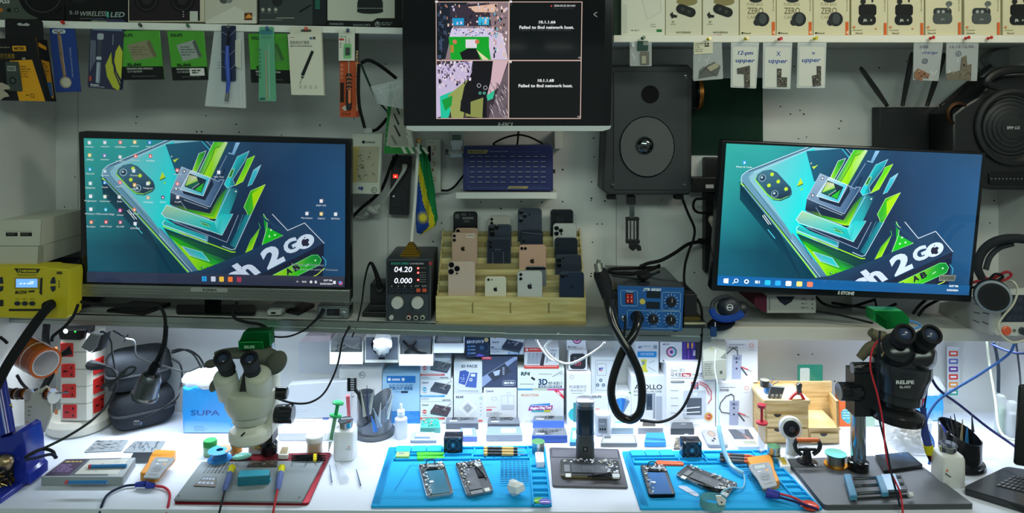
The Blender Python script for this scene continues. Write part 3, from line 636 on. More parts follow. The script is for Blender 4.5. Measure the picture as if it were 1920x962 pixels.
for x,y,s_ in((130,108,'01'),(267,108,'02'),(130,217,'03'),(267,217,'04')):P.text(s_,x,y,3,'d8d8d8',w=5)
m.build('screen',t)
m=MB();P=front(m,1.8975,'glow');P.circ(1127,238,2.2,'5a7cff',fn='glow');m.build('power_light',t,'blue glowing dot');m=MB();P=front(m,1.8973);P.text('HKJ',933,237.5,8,'7b8284',w=27,skew=.25,bold=.03);m.build('badge',t);m=MB();P=front(m,1.8973);P.line([(1119,23),(1113,27),(1119,31)],1.4,'b9bdbd');m.build('arrow_mark',t,'pale arrow mark')
m=MB();m.box((W(925,0,1.95).x,1.94,1.86),(W(985,0,1.95).x,1.95,1.98),'15171a');m.box((W(945,0,1.95).x,1.945,1.9),(W(965,0,1.95).x,WALL-.001,1.94),'15171a','metal');m.build('wall_arm',t)
# ================================================================ the two desk monitors and their wallpaper
def zA(*q):return[(140+x/5.66,240+y/5.66)for x,y in q]
def zB(*q):return[(300+x/5.66,240+y/5.66)for x,y in q]
def zC(*q):return[(300+x/5.345,400+y/5.345)for x,y in q]
def zD(*q):return[(460+x/5.343,400+y/5.343)for x,y in q]
def wallpaper(m,corners,ds,k,ver):
    """the desktop picture, drawn in the columns/rows the left screen shows it at"""
    Q=fq(m,corners,ds,(1,1),'screen')
    def f(px,py,h):
        u=(px-157-(py-259)*.03)/490;v=(py-259-(px-157)*.0224)/268
        return Q.f(min(max(u,0),1),min(max(v,0),1),h)
    def cc(c):return tuple(min(1.4,a*k)for a in hexc(c)[:3])+(1,)
    class Pg(Page):
        def poly(s,pts,col,fn=None):Page.poly(s,pts,[cc(c)for c in col]if isinstance(col,list)else cc(col),fn)
        def line(s,pts,w,col,fn=None,close=False):Page.line(s,pts,w,cc(col),fn,close)
        def text(s,t,x,y,h,col,**kw):Page.text(s,t,x,y,h,cc(col),**kw)
    P=Pg(m,f,.0015,'screen');P.eps=2.5e-5;P.fn='screen'
    # ground colour of the picture: a grid of blended colours
    g=[['2f9c94','2b9a96','227a88','1d4a6a','1e3c5c','1f4365','26486a'],['2a928f','23858a','1a6f80','1b3f5e','1d3452','1e4268','24507a'],['1f7f86','17606e','144a5c','183450','1a2e4a','1d446a','225078'],
 ['15596a','0f4254','0e3c4e','12324a','16304c','1c4468','20507a'],['12536a','0d4a60','0b3a4e','102e46','162e48','1a3c5c','1d4468']]
    for r in range(4):
        for c in range(6):P.mb.poly([Q.f(a/6,b/4,.0001)for a,b in((c,r),(c+1,r),(c+1,r+1),(c,r+1))],[cc(g[r][c]),cc(g[r][c+1]),cc(g[r+1][c+1]),cc(g[r+1][c])],'screen')
    P.up(.0002)
    # the drawn phone
    P.poly([(188,330)]+zA((290,560),(300,700))+zC((0,420),(170,640))+zA((720,960)),['0c3a4a','0a3242','0d4050','0c3c50','0c2e40','0c2e40'])
    P.poly(zA((960,130),(350,390),(295,440),(290,500),(320,560))+zC((330,620),(470,620))+zA((1450,900),(1400,300),(1350,130)),'5f8fa8')
    P.poly(zA((1040,130),(400,410),(365,450),(380,500))+zC((0,130),(40,170),(470,610))+zA((1030,800),(1200,480),(1350,130)),'7fb4c4')
    P.poly(zA((1050,140),(960,170),(480,400),(450,470),(700,800))+zC((20,180),(330,560))+zA((1030,820),(1150,400)),['1ec4c8','3fc4c8','7fb8c0','6fb4bc','1ec8cc','14d2d2','14c8d0','14d8d8','18bcc8'])
    P.line(zA((975,130),(350,395),(300,440),(292,480),(320,560)),1.0,'c9e4ea');P.line(zA((1010,130),(370,400)),1.2,'0e2838');P.line(zA((1045,133),(420,410)),.7,'bfe0e8');P.line(zA((420,410),(372,450),(385,500)),.7,'1e4a5a')
    P.line(zA((385,500))+zC((0,190)),.7,'28505e');P.line([(192,334)]+zA((350,560),(720,960))+zC((320,610)),2.2,'8adf3a');P.line(zA((310,520),(730,960))+zC((350,605)),1.6,'0f1f2c');P.line(zC((0,210),(362,605)),.8,'c0d8e4')
    P.poly(zC((0,130),(45,170),(400,560),(460,605),(370,605),(0,205)),['5a8aa8','4f7fa0','45708e','2f5674','3a6a86','6fa0b8'])
    for a,b in(((565,870),(640,960)),((580,860),(665,960))):P.line(zA(a,b),1.1,'eef8ff')
    P.line([(253,420),(268,436)],1.3,'56d0e8')
    # the dark swath behind the chips and the edge on the right of the drawn phone
    P.poly(zA((965,172),(1350,130),(1440,230))+zB((545,150),(640,400),(300,500))+zA((1085,490)),['1c5c74','1d4e6c','1c4260','1b3854','1b3450','18304a','1c506a'])
    P.line(zB((445,140),(525,225)),1.6,'38b8cc');P.line(zB((475,140),(540,200)),1.4,'0a1c28');P.line(zB((490,140),(550,195)),.6,'bfd8e8')
    # camera island
    isl=zA((450,480),(465,430),(520,390),(600,375),(670,400),(840,560),(858,610),(830,650),(740,690),(660,680),(590,630))
    P.poly([(x+.5,y+3.5)for x,y in isl],'2a5560');P.poly([(x-1.4,y+1.5)for x,y in isl],'7ed832');P.poly(isl,'32566c');P.poly(inset(isl,1.4),['3a6a80','3c6a80','44748a','3c6a80','325a70','284a60','243f54','1e3448','1c3044','1f3a50','2a5068'])
    for x,y in((622,425),(697,500),(600,543),(790,578)):q=zA((x,y))[0];P.circ(q[0],q[1],3.6,'a8d830');P.circ(q[0],q[1],1.6,'d4e84a')
    for x,y in((520,465),(672,632)):q=zA((x,y))[0];P.ring(q[0],q[1],5.5,7,'8fb4c4');P.circ(q[0],q[1],5,'22384c');P.circ(q[0]-1,q[1]-1,2.2,'a8c4d0')
    P.poly(zA((935,458),(968,515),(905,545)),'b4d42a');P.poly(zA((905,545),(968,515),(972,525),(910,552)),'2f5a20');P.poly(zA((958,560),(975,580),(945,592)),'7fd838');P.poly(zA((1045,335),(1075,328),(1110,312),(1080,345),(1068,360)),'b8d838');P.poly(zA((1022,300),(1040,288),(1035,310)),'bfe0c8')
    # bars rising to the top right
    def bar(p,cols,edge='cfe4ea',w=.7):P.poly(p,cols);P.line(p,w,edge,close=True)
    bar(zB((350,445),(415,268),(492,238),(470,300),(395,465)),['9ad82c','2fae2c','157a30','14802c','5fc02c'])
    P.poly(zB((415,470),(570,145),(718,150),(545,530),(480,500)),['167a6a','22b422','8ac83a','9ad81a','8ad820']);P.poly(zB((490,495),(560,300),(590,210),(645,190),(690,145),(720,150),(545,530)),['98dc10','92da14','8cd420','94d048','c8d8b0','bcd8a0','84cc18'])
    P.line(zB((465,490),(560,300),(585,215),(640,190)),1,'164030');P.line(zB((415,470),(570,148)),.8,'d8f0e8');P.line(zB((720,160),(555,520)),.8,'2f7a28')
    P.poly(zB((805,152),(850,152),(790,282),(725,265),(735,258),(765,265)),['7fb4dc','8fbce0','6fa4c8','9cc4dc','9cc4dc','5f94bc'])
    P.line(zB((712,290),(530,650)),1.6,'6f86a8');P.line(zB((690,440),(560,760)),2.6,'14283e')
    bar(zB((690,590),(825,300),(950,240),(905,345),(780,540),(805,600),(725,632)),['1cc0c8','20b4bc','1c9caa','177a88','16707c','125a66','24c8d0'],'a8dce4');bar(zB((735,515),(768,432),(795,432),(765,515)),'147a2c','c8dc9a')
    bar(zB((808,604),(905,400),(930,325),(1010,290),(890,560)),['9adc10','2fc41c','4cc420','7ad01c','98dc14'],'b8e86a')
    bar(zB((942,610),(1000,440),(1078,386),(1040,480),(985,590)),['1fb4bc','3fb8cc','a0cce0','40a8bc','18a8b4'],'9ccfdc')
    bar(zB((905,830),(975,660),(1128,592),(1010,850),(960,960),(935,880)),['2fb41c','2cae1c','a4dc10','48c018','22942c','2f9c38'],'c8f0a0');P.poly(zB((990,690),(1128,595),(1008,845)),'a0d810')
    P.poly(zB((560,640),(750,640),(610,960),(540,960)),['1b3450','1b3450','14303f','14303f'])
    # stacked chips, top to bottom
    def chip(p,c,edge='dcecf2',w=.9):P.poly(p,c);P.line(p,w,edge,close=True)
    P.poly(zB((120,675),(230,720),(545,830),(700,640),(725,640),(600,955),(250,860),(115,800)),['3c5068','2c4058','1f3046','1c3040','2f8a28','86d010','1f6a28','1c2c40'])
    P.poly(zB((290,850),(560,915),(720,640),(610,955),(560,955),(320,880)),['1c7a24','2cae1c','187024','a0dc10','b8e418','2c9a1c'])
    P.poly(zB((230,770),(260,755),(540,845),(600,790),(700,560),(545,900),(300,850)),'1a2a40')
    chip(zB((118,672),(235,405),(335,445),(540,520),(630,560),(640,540),(690,545),(545,828),(520,825)),['6f8ca8','8ca8c0','7f9cb4','5f80a0','3c5c80','3c5c80','24466c','3c5c84','4a688c'],'a8bcd0')
    P.poly(zB((240,640),(470,715),(560,530),(580,590),(490,760),(260,690)),'18283e')
    chip(zB((222,645),(335,445),(540,520),(470,712),(380,690)),['9cc4d4','b0cedc','38c0d0','20b8cc','50bcd0'],'e8f4fa')
    P.poly(zB((270,612),(322,478),(500,545),(450,678)),'1b3040');P.poly(zB((278,608),(318,490),(395,510),(412,555)),['8ad020','a8b48a','c8ccb0','7ac428']);P.poly(zB((278,608),(415,555),(425,582),(350,632)),'1b5c50');P.poly(zB((378,645),(475,575),(448,672)),'22b02c');P.line(zB((425,582),(350,635)),.7,'dcecf2');P.line(zB((270,612),(322,478),(500,545),(450,678)),.6,'0c1c28',close=True)
    for x,y in((265,455),(180,640)):q=zB((x,y))[0];P.ring(q[0],q[1],2,3.2,'101c2c');P.circ(q[0],q[1],2,'dfe8f2')
    P.line(zB((230,770),(290,850)),1.2,'6f8ca0');P.line(zB((265,755),(520,845)),.9,'b0c4d4')
    # the big teal chip
    chip(zB((25,905),(80,808),(300,880))+zC((558,75),(720,0),(745,0),(640,212),(440,140),(60,30),(30,0)),['8fb49c','a0c89c','2fc8b4','1cc4bc','1cb0b0','1cb4b4','24a0a8','1cb8b4','5fa8a0','80b4a8'],'cfeef0')
    P.poly(zB((720,640),(760,625),(850,640),(735,960),(605,960),(640,860)),['2c8494','2c7c8c','1c4a5c','22a8ac','20c0c0','1cacb0']);P.line(zB((750,640),(610,955)),.8,'c8e8ee');P.line(zB((850,640),(815,770),(735,960)),.7,'1c3444')
    q=zB((818,665))[0];P.circ(q[0],q[1],1.5,'dcecf2')
    P.poly(zC((558,75),(630,0),(745,0),(640,212),(600,175)),['60d8d8','20c0c0','20b4b8','50c8cc','30b4b8']);P.line(zC((415,70),(500,92),(530,128)),.8,'1c3c3c');bar(zC((420,82),(490,100),(522,128),(440,105)),'2f8a4a','a8d87a',.5)
    P.poly(zC((60,40),(640,215),(760,0),(800,0),(690,282),(180,110)),'1c2c44');P.line(zC((140,72),(690,282),(800,10)),.8,'a8bcd8')
    P.poly(zC((40,95),(60,62),(460,215),(485,265),(45,108)),['20a4a8','2cb4b4','1c8894','1ca4ac','1c9498']);P.line(zC((485,265),(45,105),(38,85),(60,60)),1,'cfeef0')
    P.line(zC((45,122),(740,380),(775,380)),2,'94dc20');P.line(zC((645,320),(740,358),(775,350),(930,0)),1.2,'b8d8e4');P.line(zC((770,230),(850,0)),.7,'5f9cac');P.poly(zC((770,340),(920,10),(870,5),(720,310)),['1c7c88','1c8c98','167080','155a6c'])
    P.poly(zC((45,135),(740,392),(860,400),(640,500),(510,475),(100,215)),['123040','14383c','143048','153c3c','14503c','186a3a'])
    # green shard bottom left
    P.poly(zC((98,208),(150,225),(480,380),(700,480),(615,530),(465,605),(400,560)),['1a9a20','22a41c','1c6a3c','16503a','20b028','14b414','30c018']);P.poly(zC((130,240),(240,330),(330,430),(610,528),(465,605),(395,555)),['7cc818','94d420','98d818','28b81c','22c014','84d41c']);chip(zC((235,320),(320,345),(440,380),(520,475),(320,415)),['3f9cac','38a8b4','20b8bc','24c0c0','5fb4c4'],'bfe0e4',.7)
    for x,y in((445,537),(503,540)):q=zC((x,y))[0];P.circ(q[0],q[1],2.4,'0c6a1c');P.circ(q[0]+.6,q[1]-.6,1,'dfffe0')
    P.line(zC((480,395),(600,430),(700,480)),.6,'2f9c4a');P.line(zC((100,210),(230,400)),.8,'101c28')
    # green fins right of the stack
    bar(zC((880,390),(930,260),(1020,140),(1005,200),(945,365)),['9cdc10','2cae1c','1c9c20','8cd418','a0e010'],'9cdc7a',.4);P.line(zD((155,90),(172,140)),.9,'3fc060')
    P.poly(zD((195,0),(245,60),(240,130),(405,215),(195,310),(225,190)),['0f8040','149c38','1cac2c','18b824','14c018','12a424']);P.line(zD((200,0),(240,60),(240,130),(192,312),(405,215),(240,50)),1,'b8ecb0')
    for x,y in((280,158),(265,222),(320,208)):q=zD((x,y))[0];P.circ(q[0],q[1],1.8,'c8f4c8')
    # the lettered slab
    P.poly(zD((820,292),(820,640),(-700,640),(190,610)),'1a2238')
    P.poly([(486,400)]+zD((445,165),(615,88),(820,292),(130,610),(-200,640),(-860,640),(-420,560),(0,400),(190,310),(405,215)),['1f4060']+['22405e']*2+['263c5c','1e2e4c','1d2c48','223a56','22405c','1e3c58','1e3c5a','1e3c5a'])
    P.line(zD((290,0),(448,163),(617,88),(820,292)),1.1,'dce8f4')
    big=dict(rot=-27.5,bold=.045)
    P.text('Te',372,570,33,'c2d2e6',w=62,rot=-27.5,bold=.045,skew=-.3);P.text('ch',440,536,34,'c2d2e6',w=60,rot=-27.5,bold=.05,skew=-.35)
    P.text('2',507,503,35,'c4d8ec',w=38,rot=-27.5,bold=.05)
    P.text('G',543.5,477,24.5,'c4d8ec',w=30,rot=-27.5,bold=.05)
    q=zD((630,275))[0];P.poly([(q[0]+a*.888+b*.46,q[1]-a*.46+b*.888)for a,b in el(0,0,17.5,13,28)],'c8dcee');P.up(P.h+.0001)
    ax,ay=q;P.poly([(ax+x,ay+y)for x,y in((-7,-1),(-4,-5),(0,-4),(4,-6),(8,-3),(5.5,0),(6.5,4),(8.5,5),(4,9),(0,8),(-4,9),(-7,4))],'26283c');P.poly([(ax-3,ay-6),(ax-1,ay-10),(ax+0,ay-7)],'26283c')
    pill=zD((275,632),(700,412),(760,410),(798,455),(780,510),(520,640));P.poly(pill,['a4dc14','148c34','107a34','107c34','12943a','34c41c']);P.line(pill,.9,'6fe08a')
    P.text('L',526,522,7,'10202a',w=6,rot=-27,bold=.05);P.text('A',545,515,11,'16182c',w=12,rot=-27,bold=.05);P.text('B',559.5,508,11,'16182c',w=12,rot=-27,bold=.06);P.line([(580,498),(585,494)],1.3,'c8e8d0');P.circ(598,487,1.6,'d8f4e0')
    P.line(zD((805,425),(845,470),(842,520)),1,'4fc0dc');P.line(zD((830,545),(760,610),(690,640)),1.6,'b8e04a')
    # task bar
    def bf(u,v,h):return Q.f(u,v,h)
    B_=Pg(m,bf,.7,'screen');B_.h=P.h+.0002;B_.eps=2.5e-5
    if ver==11:
        B_.poly([(0,.925),(1,.925),(1,1),(0,1)],['2a3650','3a3c4c','2e3244','2a3650'])
        for u,c in((.455,'2aa8f0'),(.49,'c8d4e4'),(.522,'e8c04a'),(.556,'f07a3a'),(.59,'a83a5a')):
            B_.poly(rr(u-.009,.942,u+.009,.978,.004),c)
        B_.poly([(.454,.942),(.456,.942),(.456,.978),(.454,.978)],'1a4a80');B_.poly([(.446,.959),(.464,.959),(.464,.961),(.446,.961)],'1a4a80')
    else:
        B_.poly([(0,.93),(1,.93),(1,1),(0,1)],['0f5c9c','1a5684','1a4c7c','1064a4'])
        B_.poly([(.023,.951),(.042,.948),(.042,.984),(.023,.981)],'f4f8fc');B_.poly(el(.073,.962,.009,.015),'f4f8fc');B_.poly(el(.073,.962,.006,.010),'1a5c94');B_.poly([(.058,.982),(.067,.969),(.069,.972),(.060,.985)],'f4f8fc')
        B_.poly(el(.114,.965,.0095,.016),'f4f8fc');B_.poly(el(.114,.965,.005,.009),'1a5c94')
        for a,b in((.148,.160),(.163,.167)):B_.poly([(a,.955),(b,.955),(b,.976),(a,.976)],'c8d8e8')
        for u,c in((.198,'28b4dc'),(.239,'2aa4f4'),(.281,'f0f0f4'),(.324,'f4d478'),(.366,'f07a5a')):B_.poly(rr(u-.0115,.949,u+.0115,.985,.006),c)
    T_=Pg(m,lambda x,y,h:Q.f(x/490,y/268,h),.0015,'screen');T_.h=B_.h;T_.eps=2.5e-5
    if ver==11:
        T_.text('8:07 PM',450,257,3.4,'eef2f8',w=16,bold=.02);T_.text('25/05/2024',443,263.5,3.2,'eef2f8',w=24,bold=.02);T_.text('ENG',409,260.5,3.2,'e8ecf2',w=8,bold=.02);T_.line([(398,260),(400,257.5),(402,260)],.7,'e8ecf2')
        T_.circ(426,259,2.6,'e8ecf2');T_.rect(433,256.5,437,261.5,'d8dce8');T_.poly([(468,256),(473,256),(473,262),(468,262)],'f0f4fa');T_.circ(482,260,4,'c86a9a');T_.circ(481,258.5,2.4,'4a9af0')
        T_.text('Activate Windows',388,229,5.4,'8894a4',w=62);T_.text('Go to Settings to activate Windows.',388,237,3.6,'a0a8b6',w=90)
        ic=[(12,8,'c8d4dc',''),(41,7,'c0ccd4',''),(70,6,'e86a6a','CLCDPaper'),(97,5,'e8c46a',''),(125,5,'3a8ae8',''),(12,31,'e8cc6a','OFFICE'),(40,31,'8a7ab8',''),(69,33,'c8d0d8',''),(98,31,'f0645a',''),(126,30,'e04a4a','Anydesk'),
 (12,57,'2aa4e0','This PC'),(40,60,'9ac0d0',''),(94,58,'d0e0e8','iTunes'),(12,83,'c8e0e0','MediaTek'),(39,81,'2a8ae8','Tools'),(68,80,'e84a5a',''),(95,84,'f0b84a',''),(120,81,'d8e0e8','Telegram'),
 (12,107,'e8eef2','Programmer'),(39,107,'d8e8d8','Internet'),(66,107,'d0d4dc','Zulu'),(120,107,'d8a878','WhatsApp'),(148,106,'6a2a6a','Opera'),(176,55,'f07a7a',''),(176,80,'f07a7a',''),(176,105,'e8e0e4','m.pdf'),
 (12,131,'e8eef2','Windows 11'),(40,131,'2ab4d8','Microsoft Edge'),(67,132,'e85a9a','ahmed'),(94,130,'e8744a',''),(12,155,'f0784a','Firefox'),(40,154,'e84a5a','DZU Tools'),(67,154,'d05a7a','F2.VIP'),(95,156,'d8e4ea','JCRepair'),
 (254,57,'e8eef2','New Text'),(446,106,'f0e4e0','EASY FIX'),(419,130,'d8e0e8','Partition'),(446,130,'f0d06a','CapCut'),(473,130,'dfe6ee','EDITOOL')]
    else:
        T_.text('8:07 PM',450,253,3.6,'eef4fa',w=17,bold=.02);T_.text('5/25/2024',446,261,3.6,'eef4fa',w=22,bold=.02)
        ic=[(36,34,'3a9af0','Miner & Tools')]
    for x,y,c,s_ in ic:
        T_.rect(x-3,y-3.5,x+3,y+3,c,1);T_.rect(x-1.2,y-1.5,x+1.4,y+1.6,'f4f8fa')
        if s_:T_.text(s_,x-len(s_)*1.15,y+9.5,2.9,'eef4f6',w=len(s_)*2.3)
        else:T_.fn='screen';T_.line([(x-7,y+7.4),(x+7,y+7.4)],1.6,'a8c4c8')
# ---- left monitor
t=thing('desk_monitor','left desk monitor, silver perforated chin, screen full of desktop icons','monitor',W(405,597,2.09))
D=[2.0,2.0,2.03,2.03]
m=MB();P=fq(m,[(147,247),(657,262),(657,566),(153.5,556)],D,(510,306),'gloss');P.box(0,0,510,306,-.035,0,'15171b','gloss',1.2,3);P.rect(7,9,502,284,'0a0c0f',fn='gloss');m.build('housing',t)
m=MB();wallpaper(m,[(157,259),(647.5,270.5),(647,538),(165,528)],[1.9975,1.9975,2.0275,2.0275],1.0,11);m.build('screen',t)
m=MB();P=fq(m,[(153,532),(656.5,544),(656,567),(153.5,555.5)],2.022,(503,23),'metal');P.box(0,0,503,23,-.02,.004,'a8aca6','metal',.8,1);P.fn='plastic'
for i in range(84):
    for j in range(3):P.h=.0042;x=6+i*5.9+(j%2)*3;P.poly([(x,6+j*5.2),(x+4.4,4.8+j*5.2),(x+5,6.6+j*5.2),(x+.6,7.8+j*5.2)],'5b605c')
P.h=.0044;P.poly(rr(205,1,275,9,3),'9a9f9a');P.h=.0046;P.text('KONKA',228,7.4,4.6,'23272a',w=27,bold=.03);m.build('grille_chin',t)
m=MB();m.box((W(380,0,2.1).x,2.06,1.2),(W(430,0,2.1).x,2.1,1.45),'15171a');m.box((W(392,0,2.1).x,2.07,SZ(410)),(W(418,0,2.1).x,2.09,1.25),'15171a','metal')
P=ground(m,SZ(410)+.0005);P.slab(rr(330,574,480,592,5),0,.007,'14171a','gloss',2);m.build('stand',t)
# ---- right monitor
t=thing('desk_monitor','right desk monitor in black frame with protective film, nearly icon-free screen','monitor',W(1580,606,2.1))
D=[1.98,1.98,2.01,2.01]
m=MB();P=fq(m,[(1355,263),(1849,287),(1821,567),(1333,545)],D,(490,281),'gloss');P.box(0,0,490,281,-.035,0,'16191d','gloss',1.2,3);m.build('housing',t)
m=MB();wallpaper(m,[(1362,269),(1842,290),(1815,553),(1344.5,534)],[1.9775,1.9775,2.0075,2.0075],1.5,10);m.build('screen',t)
m=MB();P=fq(m,[(1355,263),(1849,287),(1821,567),(1333,545)],[1.9765,1.9765,2.0065,2.0065],(490,281));P.text('S STONE',238,277,6,'d8dcdc',w=31,bold=.05,skew=.1);m.build('badge',t,'pale STONE lettering')
m=MB();P=fq(m,[(1762,515),(1793,516),(1790,527),(1760,527)],1.985);P.rect(0,0,1,1,'c9cbc8');
for i in range(9):P.rect(.08+i*.095,.2,.13+i*.095,.8,'4f5358')
m.build('barcode_sticker',t)
m=MB();m.box((W(1555,0,2.1).x,2.04,1.25),(W(1625,0,2.1).x,2.06,1.4),'17191c');m.box((W(1570,0,2.1).x,2.06,1.28),(W(1610,0,2.1).x,WALL-.001,1.37),'17191c','metal');m.build('wall_arm',t)
# ================================================================ on the wall above the long shelf
# boxed loudspeaker right of the hanging screen
t=thing('loudspeaker','large black wall loudspeaker with mesh-covered cone','speaker',W(1213,372,2.19))
m=MB();P=front(m,2.13,'plastic');P.slab([(1146,122),(1290,121),(1299,130),(1297,335),(1300,355),(1292,366),(1140,366),(1129,356),(1130,335),(1134,240),(1140,130)],-.118,0,'2a2e31','plastic',4);P.box(1150,134,1290,356,0,.003,'31363a','plastic',1,3);m.build('cabinet',t)
m=MB();P=front(m,2.126,'metal');cl=[(max(x,1163),y)for x,y in el(1213,275,51,57,40)]
P.slab(cl,0,.003,'64686a','plastic',1.2)
for j in range(46):
    for i in range(44):
        x=1165+i*2.3+(j%2)*1.15;y=219+j*2.45
        if((x-1213)/49)**2+((y-275)/55)**2<1 and x>1164:P.h=.0032;P.poly([(x,y-.8),(x+.8,y),(x,y+.8),(x-.8,y)],'0a0b0c')
P.h=.0034;P.ring(1213,275,50,51.5,'0f1112',n=36,asp=1.11);gr=m.build('woofer_grille',t)
m=MB();o=W(1209,273,2.122);m.lathe(o,(0,-1,0),[(.027,0),(.026,.003),(.024,.003),(.024,.001),(.02,.006),(.012,.010),(.001,.012)],'6a6e70','chrome',24);m.build('dust_cap',gr,'glossy dome in the middle of the cone')
m=MB();P=front(m,2.1268,'rubber');P.circ(1219,177,17,'0c0d0e');m.build('bass_port',t,'round black hole')
for x,y in((1285,144),(1149,347),(1283,347)):
    m=MB();m.lathe(W(x,y,2.127),(0,-1,0),[(.0055,0),(.005,.003),(.001,.0035)],'8f9698','chrome',10);m.build('screw',t)
for x in(1147,1274):
    m=MB();P=front(m,2.14,'rubber');P.box(x-8,365,x+8,374,-.03,0,'101213','rubber',.6,1);m.build('foot',t)
t2=thing('phone_clamp','black phone clamp on a short silver rod hanging under the loudspeaker','holder',W(1188,470,2.16))
m=MB();P=front(m,2.16,'plastic');P.box(1176,367,1192,384,-.02,0,'17191b',bev=.8,r=2);P.box(1181,384,1190,408,-.012,-.004,'8d9394','chrome');m.build('rod',t2)
m=MB();P=front(m,2.155,'plastic');P.box(1174,408,1199,414,-.016,0,'141618',bev=.6,r=2);P.box(1174,450,1200,457,-.016,0,'141618',bev=.6,r=2);P.box(1174,412,1178,452,-.012,-.002,'141618');P.box(1194,412,1198,452,-.012,-.002,'141618');P.box(1181,412,1184,452,-.01,-.004,'9a9fa0','chrome');P.box(1188,412,1191,452,-.01,-.004,'9a9fa0','chrome')
P.slab([(1180,457),(1196,457),(1202,462),(1203,470),(1196,471),(1194,466),(1186,471),(1180,466)],-.014,0,'141618',bev=.6);m.build('clamp',t2)
# dark green mat and the bits behind the right monitor
def dr(P,w,h):
    for i in range(10):
        x,y=R.uniform(10,w-20),R.uniform(10,h-10);P.line([(x,y),(x+12,y-8)],.6,'26402f')
hung('cutting_mat','dark green mat pinned to the wall right of the loudspeaker','mat',[(1296,148),(1430,146),(1431,292),(1296,290)],2.243,.004,'17352a',dr,'rubber')
m=MB();o=W(1300,176,2.2);m.lathe(o,(1,0,0),[(.001,-.0),(.045,0),(.05,.008),(.05,.02),(.03,.022),(.02,.03),(.001,.03)],['1c1f21','1c1f21','b0713a','1c1f21','1c1f21'],'metal',24)
tag(m.build('speaker_driver'),'round driver with copper rim poking out right of the loudspeaker','speaker')
m=MB();P=front(m,2.2,'plastic');P.box(1298,333,1348,361,-.045,0,'181b1d',bev=1,r=3);P.box(1323,346,1338,353,0,.001,'c9cdcd','paper');P.circ(1304,348,3,'0a0b0c');tag(m.build('power_brick'),'black power brick with white label left of the right monitor','adapter')
t=thing('power_strip','tall black power strip half behind the right monitor','power strip',W(1335,510,2.24))
m=MB();P=front(m,2.215,'plastic');P.box(1322,296,1352,512,-.034,0,'1b1e21',bev=1,r=3)
for y in(380,440,482,500):P.poly([(1330,y+6),(1334,y),(1338,y+6)],'08090a')
m.build('body',t)
m=MB();m.blob(W(1335,412,2.2),.011,.012,.014,'cfc6ae','plastic');m.tube([W(1336,418,2.2),W(1341,435,2.2),W(1343,450,2.205)],[.008,.004,.002],'cfc6ae');m.build('white_plug',t)
m=MB();P=front(m,2.2,'rubber');P.box(1311,449,1336,458,-.02,0,'111314',bev=1,r=3);m.build('black_plug',t)
rope([(1346,362,2.19),(1322,372,2.17),(1304,374,2.17),(1300,388,2.17),(1308,398,2.17),(1330,400,2.18),(1345,402,2.2)],.004,'131516','cable','thick black cord loop under the black power brick')
rope([(1280,374,2.1),(1290,400,2.14),(1302,428,2.15),(1300,450,2.15),(1292,470,2.14),(1284,500,2.12),(1284,535,2.1),(1300,552,2.06),(1312,570,2.05),(1316,590,2.043),(1315,640,2.04),(1309,690,2.04),(1293,740,2.04),(1272,775,2.04),(1240,791,2.04),(1200,788,2.05)],.0038,'131416','audio_cable','long black cable falling from the loudspeaker down past the shelf')
rope([(1312,453,2.2),(1290,458,2.18),(1266,474,2.16),(1240,488,2.14),(1215,494,2.15),(1200,500,2.15)],.0055,'101214','mains_cable','black mains cable curving down to the blue hot air station')
# router with four aerials
t=thing('router','black wireless router with four tall aerials on the wall','router',W(1720,280,2.24))
m=MB();P=front(m,2.2,'plastic');P.box(1649,201,1790,292,-.045,0,'1d2023',bev=1.4,r=2);P.scrib(1664,206,1700,209,1,'2c3034');P.text('D-Link',1746,273,5,'6a7074',w=20,bold=.03);P.box(1766,244,1782,278,0,.006,'3c4043','gloss',.8,1);m.build('body',t)
for(x0,y0),(x1,y1)in(((1664,195),(1613,126)),((1692,195),(1711,98)),((1738,195),(1771,100)),((1764,195),(1858,122))):
    m=MB();a,b=W(x0,y0+4,2.19),W(x1,y1,2.19);m.tube([a,a.lerp(b,.06)],.006,'141618','plastic');d=(b-a).normalized();s_=Vector((d.z,0,-d.x))
    r=[[a.lerp(b,k)+s_*w*i+Vector((0,.003*j,0))for i,j in((-1,-1),(1,-1),(1,1),(-1,1))]for k,w in((.05,.005),(.4,.0075),(.9,.0065),(1,.004))]
    m.loft(r,'17191b','plastic');m.build('aerial',t)
# big round-fronted speaker on the right edge
t=thing('party_speaker','large black round-grilled speaker reading XY-668 upside down, right edge','speaker',W(1880,358,2.15))
m=MB();P=front(m,2.08,'plastic');P.slab([(1786,214),(1806,198),(1836,180),(1852,158),(1880,142),(1970,136),(1970,350),(1925,357),(1858,357),(1800,345),(1786,300)],-.11,0,'1a1c1e','plastic',5);m.build('cabinet',t)
m=MB();o=W(1898,238,2.079);m.lathe(o,(0,-1,0),[(.10,0),(.112,.004),(.11,.010),(.10,.012),(.085,.004),(.06,.012),(.03,.018),(.001,.019)],['202325','2a2d30','202325','141618','1d2022','1d2022','222527'],'plastic',40)
P=front(m,2.062,'plastic')
for r in(18,26,34,42,50,57):P.h=.001-(r-18)*.00022;P.ring(1898,238,r,r+2,'2e3235',n=40)
m.build('grille',t)
m=MB();P=front(m,2.058,'paper');P.text('XY-668',1913,237,5.5,'b9bdbd',w=25,rot=180,bold=.03);m.build('badge',t)
m=MB();o=W(1795,214,2.09);m.lathe(o,(0,-1,0),[(.032,0),(.036,.003),(.036,.008),(.028,.01),(.02,.004),(.001,.008)],['202325','7a4a28','4b3426','222426','1a1c1e'],'metal',24);m.build('side_driver',t)
m=MB();m.tube([W(1868,164,2.05),W(1850,156,2.04),W(1860,142,2.04),W(1888,132,2.04),(W(1935,130,2.04))],[.01,.012,.012,.012],'16181a','plastic');m.build('handle',t)
